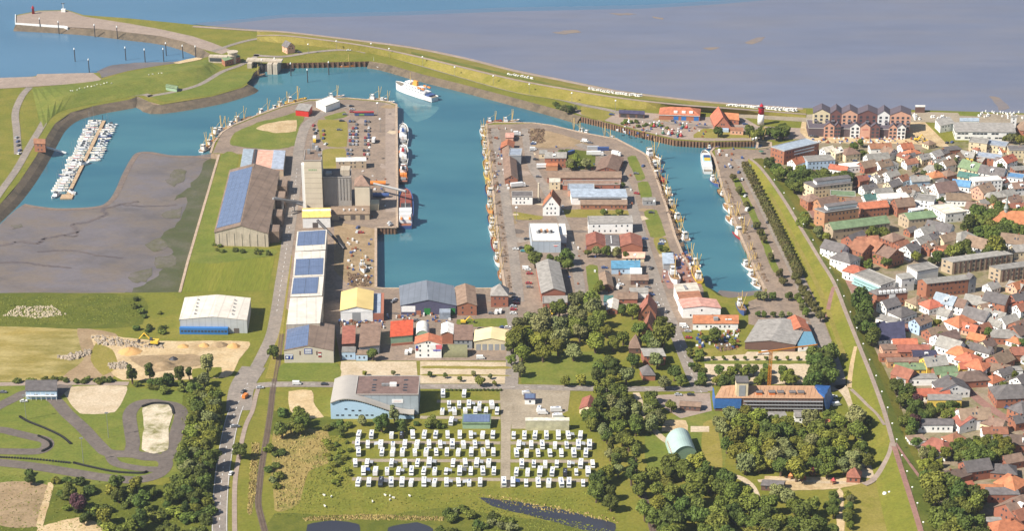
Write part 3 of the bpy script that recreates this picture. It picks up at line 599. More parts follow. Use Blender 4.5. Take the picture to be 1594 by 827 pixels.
    if chim:
        for k in range(chim):
            cb = MB(); a = W * (.3 + .4 * random.random()); b = D * (.42 + .1 * random.random())
            if style == 'y': a = W * (.4 + .08 * random.random()); b = D * (.25 + .5 * random.random())
            cb.box(a - .35, a + .35, b - .35, b + .35, h + rise * .5, h + rise + 1.1, X); cb.build('chimney', CHIM, rf)
    if chim and style == 'x' and rise > 2 and random.random() < .5:
        a = W * random.uniform(.3, .6)
        if random.random() < .5:
            dm = MB().box(a, a + 2.2, D * .1, D * .36, h + rise * .15, h + rise * .78, X).build('dormer', wm('w'), rf); MB().box(a + .3, a + 1.9, D * .1 - .06, D * .1, h + rise * .3, h + rise * .65, X).build('dormer_window', GLASS, dm)
        else:
            for q in (0, 2): MB().prism([(D * .2, h + rise * .4 + .36), (D * .3, h + rise * .6 + .36), (D * .3, h + rise * .6 + .46), (D * .2, h + rise * .4 + .46)], a + q, a + q + .9, lambda b, z, aa: X(aa, b, z)).build('skylight', GLASS, rf)
    if win:
        wb = MB(); ns = max(1, int(h / storey))
        for s_ in range(ns):
            za = z0 + (h - z0) * (s_ + .38) / ns; zb = min(za + 1.35, za + (h - z0) / ns * .5)
            for (length, face) in ((W, 0), (D, 1), (D, 2)):
                n = int((length - 1.) / gap)
                if n < 1: continue
                for k in range(n):
                    if random.random() < .22: continue
                    u = (length - n * gap) / 2 + (k + .5) * gap; hw = winw / 2
                    if face == 0: wb.box(u - hw, u + hw, -.06, .02, za, zb, X)
                    elif face == 1: wb.box(-.06, .02, u - hw, u + hw, za, zb, X)
                    else: wb.box(W - .02, W + .06, u - hw, u + hw, za, zb, X)
        if style == 'y' and rise > 2.2:
            for k in ((-.9, .9) if W > 7 else (0,)): wb.box(W / 2 + k - .5, W / 2 + k + .5, -.06, .02, h + rise * .12, h + rise * .12 + 1.2, X)
        if style == 'x' and rise > 2.2:
            for k in ((-.9, .9) if D > 7 else (0,)): wb.box(-.06, .02, D / 2 + k - .5, D / 2 + k + .5, h + rise * .12, h + rise * .12 + 1.2, X)
        if wb.v: wb.build('windows', GLASS, root, kind='stuff')
    return rf
def place(A, B, C, h):
    a, b, d = G(*A, h), G(*B, h), G(*C, h); u = (b - a); W = u.length; rz = atan2(u.y, u.x); u.normalize(); v = Vector((-u.y, u.x, 0))
    dd = d - a; D = abs(dd.dot(v)); sk = dd.dot(u) / D; sk = max(-.5, min(.5, sk))
    return Vector((a.x, a.y, 0)), rz, W, D, sk
def bld(name, label, A, B, C, h, rise, style, wall, roof, cat='building', **k):
    loc, rz, W, D, sk = place(A, B, C, h)
    root = thing(name, loc, rz, label, cat)
    rf = building(root, W, D, h, rise, style, wall, roof, sk, **k)
    root_info[root.name] = (W, D, sk, h, rise)
    return root, rf, W, D, sk
root_info = {}
def lbox(root, name, x0, x1, y0, y1, z0, z1, m, sk=0.):
    return MB().box(x0, x1, y0, y1, z0, z1, lambda a, b, z: (a + sk * b, b, z)).build(name, m, root)
def solar(rf, W, D, sk, h, rise, side, rows, cols, u0=.04, u1=.96, v0=.05, v1=.95):
    """panels lying on a slope; side 'l': left slope of a 'y' roof; 'f': front-to-back on a shallow roof"""
    X = lambda a, b, z: (a + sk * b, b, z)
    for i in range(cols):
        for j in range(rows):
            a0 = u0 + (u1 - u0) * i / cols; a1 = u0 + (u1 - u0) * (i + .975) / cols; b0 = v0 + (v1 - v0) * j / rows; b1 = v0 + (v1 - v0) * (j + .985) / rows
            if side == 'l': q = [(W / 2 * a, D * b, h + rise * a + .5) for a, b in ((a0, b0), (a1, b0), (a1, b1), (a0, b1))]
            else: q = [(W * a, D * b, h + rise * b + .5) for a, b in ((a0, b0), (a1, b0), (a1, b1), (a0, b1))]
            p = [X(*t) for t in q]; vs = p + [(x, y, z + .08) for x, y, z in p]
            MB().add(vs, [(3, 2, 1, 0), (4, 5, 6, 7)] + [(k, (k + 1) % 4, 4 + (k + 1) % 4, 4 + k) for k in range(4)]).build('solar_panel', SOLAR, rf)
# ---- industrial pier
CONC = mat('concrete_wall', c((182, 170, 152)), .9, .2, .16, bump=.1, seam=5.); BROOF = mat('fibre_roof', c((126, 108, 95)), .9, .26, .14, bump=.2, seam=6.)
r, rf, W, D, sk = bld('warehouse', 'long grain warehouse with solar panels over its whole seaward-basin slope', (334, 362), (417, 364), (358, 265), 10, 5.5, 'y', 't', 'b', 'warehouse', win=False, mats=(CONC, BROOF))
solar(rf, W, D, sk, 10, 5.5, 'l', 14, 5)
for k, y in enumerate((8, 40, 74, 100)): lbox(r, 'annex', W + .1, W + 7, y, y + 13, 0, 8.5 - (k % 2), BROOF, sk)
for k in range(7): lbox(r, 'pilaster', W * (k + .5) / 7 - .3, W * (k + .5) / 7 + .3, -.25, -.01, 0, 9.6, CONC)
r, rf, W, D, sk = bld('shed', 'low shed with pink and teal roof strips behind the solar warehouse', (374, 262), (441, 265), (379, 233), 5, 0, 'f', 't', 'p', 'shed', win=False)
for a, b_, m in ((.0, .25, rm('l')), (.72, 1., rm('l')), (.27, .33, DARKM)): lbox(r, 'roof_strip', W * a, W * b_, 0, D, 5.42, 5.9, m, sk)
SILO = mat('silo_concrete', c((206, 194, 172)), .9, .1, .1, bump=.05)
r, rf, W, D, sk = bld('silo', 'tall pale concrete grain silo tower with faded green lettering', (473, 251), (500, 251), (475, 234), 37, 0, 'f', 't', 'b', 'silo', win=False, mats=(SILO, BROOF))
lbox(r, 'stair_shaft', -2.2, -.02, 1, 6, 0, 34, TRIM)
for k in range(5): lbox(r, 'lettering', W * (.25 + .1 * k), W * (.25 + .1 * k) + .9, -.05, -.01, 29.6, 31, mat('faded_green', c((150, 170, 130)), .9, .1))
for k, (a, b_, hh) in enumerate(((2, 14, 3), (8, 20, 2), (5, 24, 4), (10, 8, 1.5))): lbox(r, 'roof_machine', a, a + 2, b_, b_ + 3, 37.5, 37.5 + hh, METAL, sk)
MB().tube((3, D * .8, 37), (3, D * .8, 46), .15).tube((9, D * .6, 37), (9, D * .6, 44), .12).build('antenna', METAL, r)
for z in range(4, 36, 4): lbox(r, 'pour_joint', 0, W, -.03, -.005, z, z + .12, BROOF)
MILL = mat('mill_wall', c((150, 146, 142)), .9, .1, .2)
r, rf, W, D, sk = bld('mill', 'grey mill block shaded by the tall silo', (502, 277), (546, 277), (503, 264), 22, 0, 'f', 'g', 'd', 'mill', mats=(MILL, rm('d')), win=False)
for k in range(9): lbox(r, 'silo_rib', W * (k + .5) / 9 - .25, W * (k + .5) / 9 + .25, -.35, -.01, 5, 21.5, MILL)
lbox(r, 'roof_house', W * .62, W * .95, 3, 12, 22.4, 27, CONC); lbox(r, 'roof_house', W * .1, W * .3, 3, 8, 22.4, 24.5, METAL)
r, rf, W, D, sk = bld('grain_tower', 'square tan tower with a brown pyramid roof beside the mill', (552, 290), (575, 290), (553, 279), 20, 6, 'p', 't', 'b', 'tower', win=False, mats=(SILO, rm('b')))
lbox(r, 'side_wing', W, W + 6, 3, 12, 0, 5, wm('c'))
r, rf, W, D, sk = bld('mill_store', 'low tan store with dark gates in front of the pyramid roofed tower', (516, 334), (575, 333), (516, 322), 4.6, 2, 'x', 't', 'b', 'store', win=False)
for a in (.2, .5, .75): lbox(r, 'gate', W * a, W * a + 3.4, -.08, -.01, 0, 3.6, DOORM)
for a in (.3, .45, .62, .8): lbox(r, 'roof_vent', W * a, W * a + 1, 3, 4, 6, 7.4, TRIM)
bld('store', 'pale roofed tan store behind the shaded mill block', (523, 252), (570, 251), (523, 246), 6, 0, 'f', 't', 'w', 'store')
r, rf, W, D, sk = bld('grain_intake', 'whitewashed intake shed with yellow roof bands below the silo', (471, 339), (514, 338), (471, 325), 8, 1.5, 'x', 'w', 's', 'shed', win=False)
lbox(r, 'roof_band', -.5, W + .5, D * .44, D * .56, 9.3, 10.4, rm('w')); lbox(r, 'gate', W * .35, W * .55, -.08, -.01, 0, 4, DOORM)
WHR = mat('white_sheet_roof', c((206, 198, 186)), .7, .16, .15, seam=6.)
for i, (A, B, C_, sr) in enumerate((((459.5, 392), (506.5, 389), (463, 362), (1, 4, .04, .96, .25, .97)), ((456, 432), (504, 430), (459.5, 394), (2, 2, .05, .97, .05, .7)), ((452, 463), (501, 461), (456, 434), (1, 2, .03, .85, .12, .97)), ((446, 506), (498, 504), (452, 466), None))):
    r, rf, W, D, sk = bld('quay_hall', ['white hall with four broad solar panels, nearest the silo', 'white hall with blue solar field, second from the silo', 'white hall with solar field beside a red brick gable, third from the silo', 'plain white roofed hall without panels beside the harbour road'][i], A, B, C_, 12, .5, 'm', 't', 'w', 'hall', win=False, mats=(CONC, WHR), ov=.1)
    r['group'] = 'hall row along the harbour road'
    if sr: solar(rf, W, D, sk, 12, .5, 'f', *sr)
r, rf, W, D, sk = bld('car_park_hall', 'pale gabled hall with blue solar slope and parking signs', (442, 547), (519, 547), (446, 507), 8, 3.2, 'y', 'c', 'b', 'hall', win=False, mats=(mat('pale_render', c((196, 186, 170)), .9, .08, .15), BROOF), ov=.15)
solar(rf, W, D, sk, 8, 3.2, 'l', 2, 10, .05, .97, .02, .98)
SIGNB = mat('sign_blue', c((44, 66, 140)), .5, .05); REDS = mat('sign_red', c((150, 60, 60)), .6, .05)
def sign(root, x0, x1, z0, z1, m, y=-.16): return lbox(root, 'sign_board', x0, x1, y, y + .14, z0, z1, m)
def letter_p(root, x, z, H, m, y=-.2):
    t = H * .16; o = MB(); 
    for (a, b, e, f_) in ((0, t, 0, H), (t, H * .5, H - t, H), (t, H * .5, H * .42, H * .42 + t), (H * .5 - t, H * .5, H * .42 + t, H - t)): o.box(x + a, x + b, y, y + .04, z + e, z + f_)
    return o.build('letter', m, root)
s_ = sign(r, W * .02, W * .18, 2.6, 5.9, SIGNB); lbox(s_, 'sign_header', W * .02, W * .18, -.2, -.16, 5, 5.7, TRIM)
letter_p(s_, W * .125, 2.8, 1.9, TRIM, -.21); MB().lathe([(.9, 0), (.9, .04)], 4).build('sign_symbol', TRIM, s_).matrix_local = Matrix.Translation((W * .06, -.17, 3.8)) @ Matrix.Rotation(pi / 2, 4, 'X')
s_ = sign(r, W * .41, W * .57, 6.0, 9.6, SIGNB)
for z in (6.4, 7.6, 8.6): lbox(s_, 'sign_bar', W * .425, W * .555, -.2, -.16, z, z + .6, TRIM)
for z, m in ((3.9, REDS), (5.3, TRIM), (6.3, REDS)): sign(r, W * .69, W * .755, z, z + 1.0, m)
for a in (.31, .65): lbox(r, 'shutter', W * a, W * a + .8, -.08, -.01, 5.4, 8, wm('n'))
r, rf, W, D, sk = bld('fish_hall', 'cream hall with a yellowed gable roof at the boatyard', (530, 484), (580, 483), (532, 455), 8, 2.6, 'y', 'w', 's', 'hall', win=False, mats=(wm('w'), mat('yellowed_roof', c((216, 190, 126)), .8, .12, .08)))
lbox(r, 'door', W * .36, W * .62, -.08, -.01, 0, 6.4, wm('g')); lbox(r, 'fascia', 0, W, -.12, -.02, 6.6, 8, wm('w')); lbox(r, 'lean_to', W + .3, W + 7, 0, D + 3, 0, 5.5, wm('k'), sk); lbox(r, 'lean_to_roof', W + .3, W + 5, .5, D + 2, 5.52, 5.8, rm('l'), sk)
r, rf, W, D, sk = bld('quay_end_hall', 'wide grey-blue hall with green gates on the basin end', (624, 476), (710, 476), (622, 446), 6.5, 4, 'y', 'g', 'l', 'hall', win=False, mats=(mat('slate_cladding', c((84, 82, 104)), .8, .1, .3), mat('slate_sheet', c((112, 118, 128)), .7, .14, .12, seam=4.)))
lbox(r, 'white_panel', .3, W * .26, -.1, -.01, 2, 6.2, wm('w')); GREEN = mat('gate_green', c((44, 120, 60)), .6, .08)
for a in (.42, .87): lbox(r, 'gate', W * a, W * a + 4, -.1, -.01, 0, 4.6, GREEN)
lbox(r, 'gate', W * .28, W * .36, -.1, -.01, 0, 3, wm('k')); lbox(r, 'lean_to', W * .7, W * .9, -7, -.3, 0, 4.5, rm('l'))
bld('brick_store', 'red brick store with a dark gabled roof beside the grey-blue hall', (712, 476), (742, 476), (709.5, 447), 7, 2.2, 'y', 'k', 'b', 'store')
bld('quay_office', 'brick quay office with a grey pyramid roof at the basin corner', (764, 461), (791, 461), (765, 450), 8, 6, 'p', 'k', 'g', 'office')
r, rf, W, D, sk = bld('red_shed', 'olive shed with a bright red sloping roof', (608, 525), (642, 522), (609, 505), 5, 1.5, 'm', 'e', 'R', 'shed', win=False)
lbox(r, 'yard_wall', 0, W, -3, -2.6, 0, 1.6, wm('k'))
bld('round_shed', 'small barrel roofed white shed next to the red roofed shed', (648, 523), (668, 523), (648, 508), 3, 3.5, 'by', 'e', 'w', 'shed', win=False)
r, rf, W, D, sk = bld('chandlery', 'white two storey chandlery with shallow red gable roof and signs', (646, 536), (687, 536), (647, 525), 9.5, 2.4, 'y', 'w', 'o', 'shop', gap=5, winw=1)
for x0, x1, z0, z1, m in ((.02, .12, 6.6, 8.4, SIGNB), (.02, .12, 5, 6.4, REDS), (.57, .78, 6, 9, TRIM), (.8, 1.02, 6, 9, mat('sign_pink', c((210, 110, 120)), .6, .05)), (.68, .97, 4.8, 5.6, mat('sign_violet', c((110, 110, 190)), .6, .05))): sign(r, W * x0, W * x1, z0, z1, m)
bld('white_shed', 'narrow white roofed shed with red front beyond the chandlery', (687, 520), (705, 520), (688, 505), 7, 1.5, 'y', 'k', 'w', 'shed', win=False)
bld('brown_shed', 'grey-blue shed with brown sloping roof inland of the basin', (707, 530), (735, 530), (708, 509), 6, 1, 'm', 'g', 'b', 'shed')
bld('nissen_hut', 'olive green half round hut with ivy at its front', (690, 557), (727, 557), (690, 546), 0, 6, 'bx', 'e', 'e', 'hut', win=False, mats=(wm('e'), mat('olive_sheet', c((124, 122, 92)), .8, .15)))
r, rf, W, D, sk = bld('garage_hall', 'cream gabled hall with five garage doors', (738, 532), (790, 532), (740, 515), 6, 2.2, 'y', 'c', 'y', 'garage', win=False, mats=(wm('c'), mat('cream_roof', c((226, 206, 158)), .8, .12, .1)))
for k in range(5): lbox(r, 'garage_door', W * (.06 + .185 * k), W * (.06 + .185 * k) + W * .135, -.08, -.01, 0, 4.2, wm('g'))
bld('workshop', 'narrow workshop with a rusty orange roof beside the parking hall', (533, 536), (552, 535), (534, 511), 6, 1, 'm', 'n', 'r', 'workshop', win=False)
bld('workshop', 'broad workshop with a dull brown sloping roof', (559, 541), (590, 538), (563, 509), 6, 1.5, 'm', 'g', 'b', 'workshop', win=False)
bld('yard_office', 'small blue-grey yard office below the rusty roofed workshop', (532, 549), (553, 549), (533, 541), 5, 0, 'f', 'b', 'g', 'office'); bld('yard_office', 'low grey roofed yard office beside a round bush', (554, 553), (572, 553), (554, 546), 4, 0, 'f', 'b', 'b', 'office')
r, rf, W, D, sk = bld('sales_hall', 'white roofed hall clad in blue along its front', (279.5, 498), (384, 499), (288, 464), 9, 2.2, 'y', 'g', 'w', 'hall', win=False, mats=(mat('silver_cladding', c((176, 180, 182)), .6, .08, .2, seam=4.), WHR), ov=.2)
BLUEC = mat('blue_cladding', c((52, 112, 176)), .6, .06, .2)
lbox(r, 'blue_front', 0, W * .72, -2.5, -.05, 0, 4.4, BLUEC); lbox(r, 'blue_gutter', -.3, .0, -.2, D, 8.4, 9, BLUEC, sk)
wb = MB()
for k in range(14): wb.box(W * (.02 + .05 * k), W * (.02 + .05 * k) + 1.5, -2.58, -2.5, 1.6, 2.9)
wb.build('windows', GLASS, r, kind='stuff'); lbox(r, 'door', W * .8, W * .88, -.08, -.01, 0, 3.4, DOORM)
for k in range(5):
    for a in (.22, .78): lbox(rf, 'roof_light', W * a - .5, W * a + .5, D * (.15 + .16 * k), D * (.15 + .16 * k) + 1, 9 + 2.2 * .44, 9 + 2.2 * .44 + 1.2, METAL, sk)
r, rf, W, D, sk = bld('clubhouse', 'blue and white two storey kart clubhouse with dark roof', (40, 609), (88, 609), (41, 596), 5.6, 1.2, 'm', 'b', 'd', 'clubhouse', gap=3.2, winw=2)
lbox(r, 'balcony', 0, W, -1.6, -.05, 2.7, 2.9, TRIM)
for k in range(7): lbox(r, 'post', W * k / 6.1, W * k / 6.1 + .2, -1.5, -1.3, 0, 5.2, TRIM)
# ---- wave hall
def wave_hall():
    h = 12.5; loc, rz, W, D, sk = place((553, 616), (651, 616), (553.5, 587), h)
    root = thing('swimming_arcade', loc, rz, 'grey hall with silver wave roof and pale blue front', 'hall')
    building(root, W, D, h, 0, 'f', 'g', 'k', 0, win=False, mats=(mat('pale_metal_cladding', c((154, 164, 170)), .55, .08, .2, seam=4.5), rm('k')))
    lw = 14.0; SIL = mat('silver_roof', c((190, 182, 172)), .45, .06, .2, metal=.3); LB = mat('sky_blue_render', c((176, 204, 226)), .8, .04, .3)
    def zt(x):       # wave profile from the left end (x=-lw) to x=34
        if x < -5: return 10.4 + 2.6 * sin((x + lw) / 9 * pi / 2)
        t = min(1, (x + 5) / 38); return 13 - 10 * (t * t * (3 - 2 * t))
    xs = [-lw + (34 + lw) * i / 36 for i in range(37)]
    mb = MB(); mb.prism([(x, 0) for x in (xs[-1], xs[0])][::-1] + [(x, zt(x)) for x in reversed(xs)], -5.5, -4.9, lambda a, z, b: (a, b, z)); mb.build('wave_front', LB, root)
    mb = MB(); xl = [x for x in xs if x <= 0] + [-.02]
    pr = [(x, zt(x) + .02) for x in xs] + [(x, zt(x) + .55) for x in reversed(xs)]; mb.prism(pr, -6.3, -.3, lambda a, z, b: (a, b, z)); mb.build('wave_roof', SIL, root)
    pr = [(x, zt(x) + .02) for x in xl] + [(x, zt(x) + .55) for x in reversed(xl)]; mb = MB(); mb.prism(pr, -.3, D + .5, lambda a, z, b: (a, b, z)); mb.build('barrel_roof', SIL, root)
    lbox(root, 'side_wall', -lw, -lw + .4, -4.8, D, 0, 10.2, LB); lbox(root, 'rear_wall', -lw, -.1, D - .4, D, 0, 10, LB)
    gb = MB()
    for i in range(4, 34):
        x = xs[i]; gb.box(x, x + 1.1, -5.58, -5.5, zt(x) - 1.2, zt(x) - .5)
    for x, z in ((-11, 2), (-8, 2), (-4, 2), (0, 2), (3, 2), (6, 2), (9, 2), (-6, 6), (-2, 5), (2, 5)): gb.box(x, x + 1.6, -5.58, -5.5, z, z + .9)
    gb.build('windows', GLASS, root, kind='stuff'); lbox(root, 'entrance', 3.6, 5.2, -5.6, -5.51, 0, 2.6, DOORM)
    sb = lbox(root, 'sign_board', W * .58, W * .76, -.2, -.02, 7.6, 10, TRIM); lbox(sb, 'sign_script', W * .61, W * .73, -.22, -.2, 8.6, 8.9, mat('faint_pink', c((224, 170, 160)), .7, .03))
    for k in range(2): lbox(root, 'roof_unit', W * (.4 + .06 * k), W * (.4 + .06 * k) + 2, D * .45, D * .52, 13, 14.2, METAL)
    lbox(root, 'roof_unit', W * .53, W * .64, D * .42, D * .54, 13, 14.6, TRIM)
    for a in (.25, .75):
        for b in (.2, .35, .5, .75): lbox(root, 'roof_light', W * a, W * a + 2.2, D * b, D * b + 1, 12.92, 13.3, GLASS)
wave_hall()
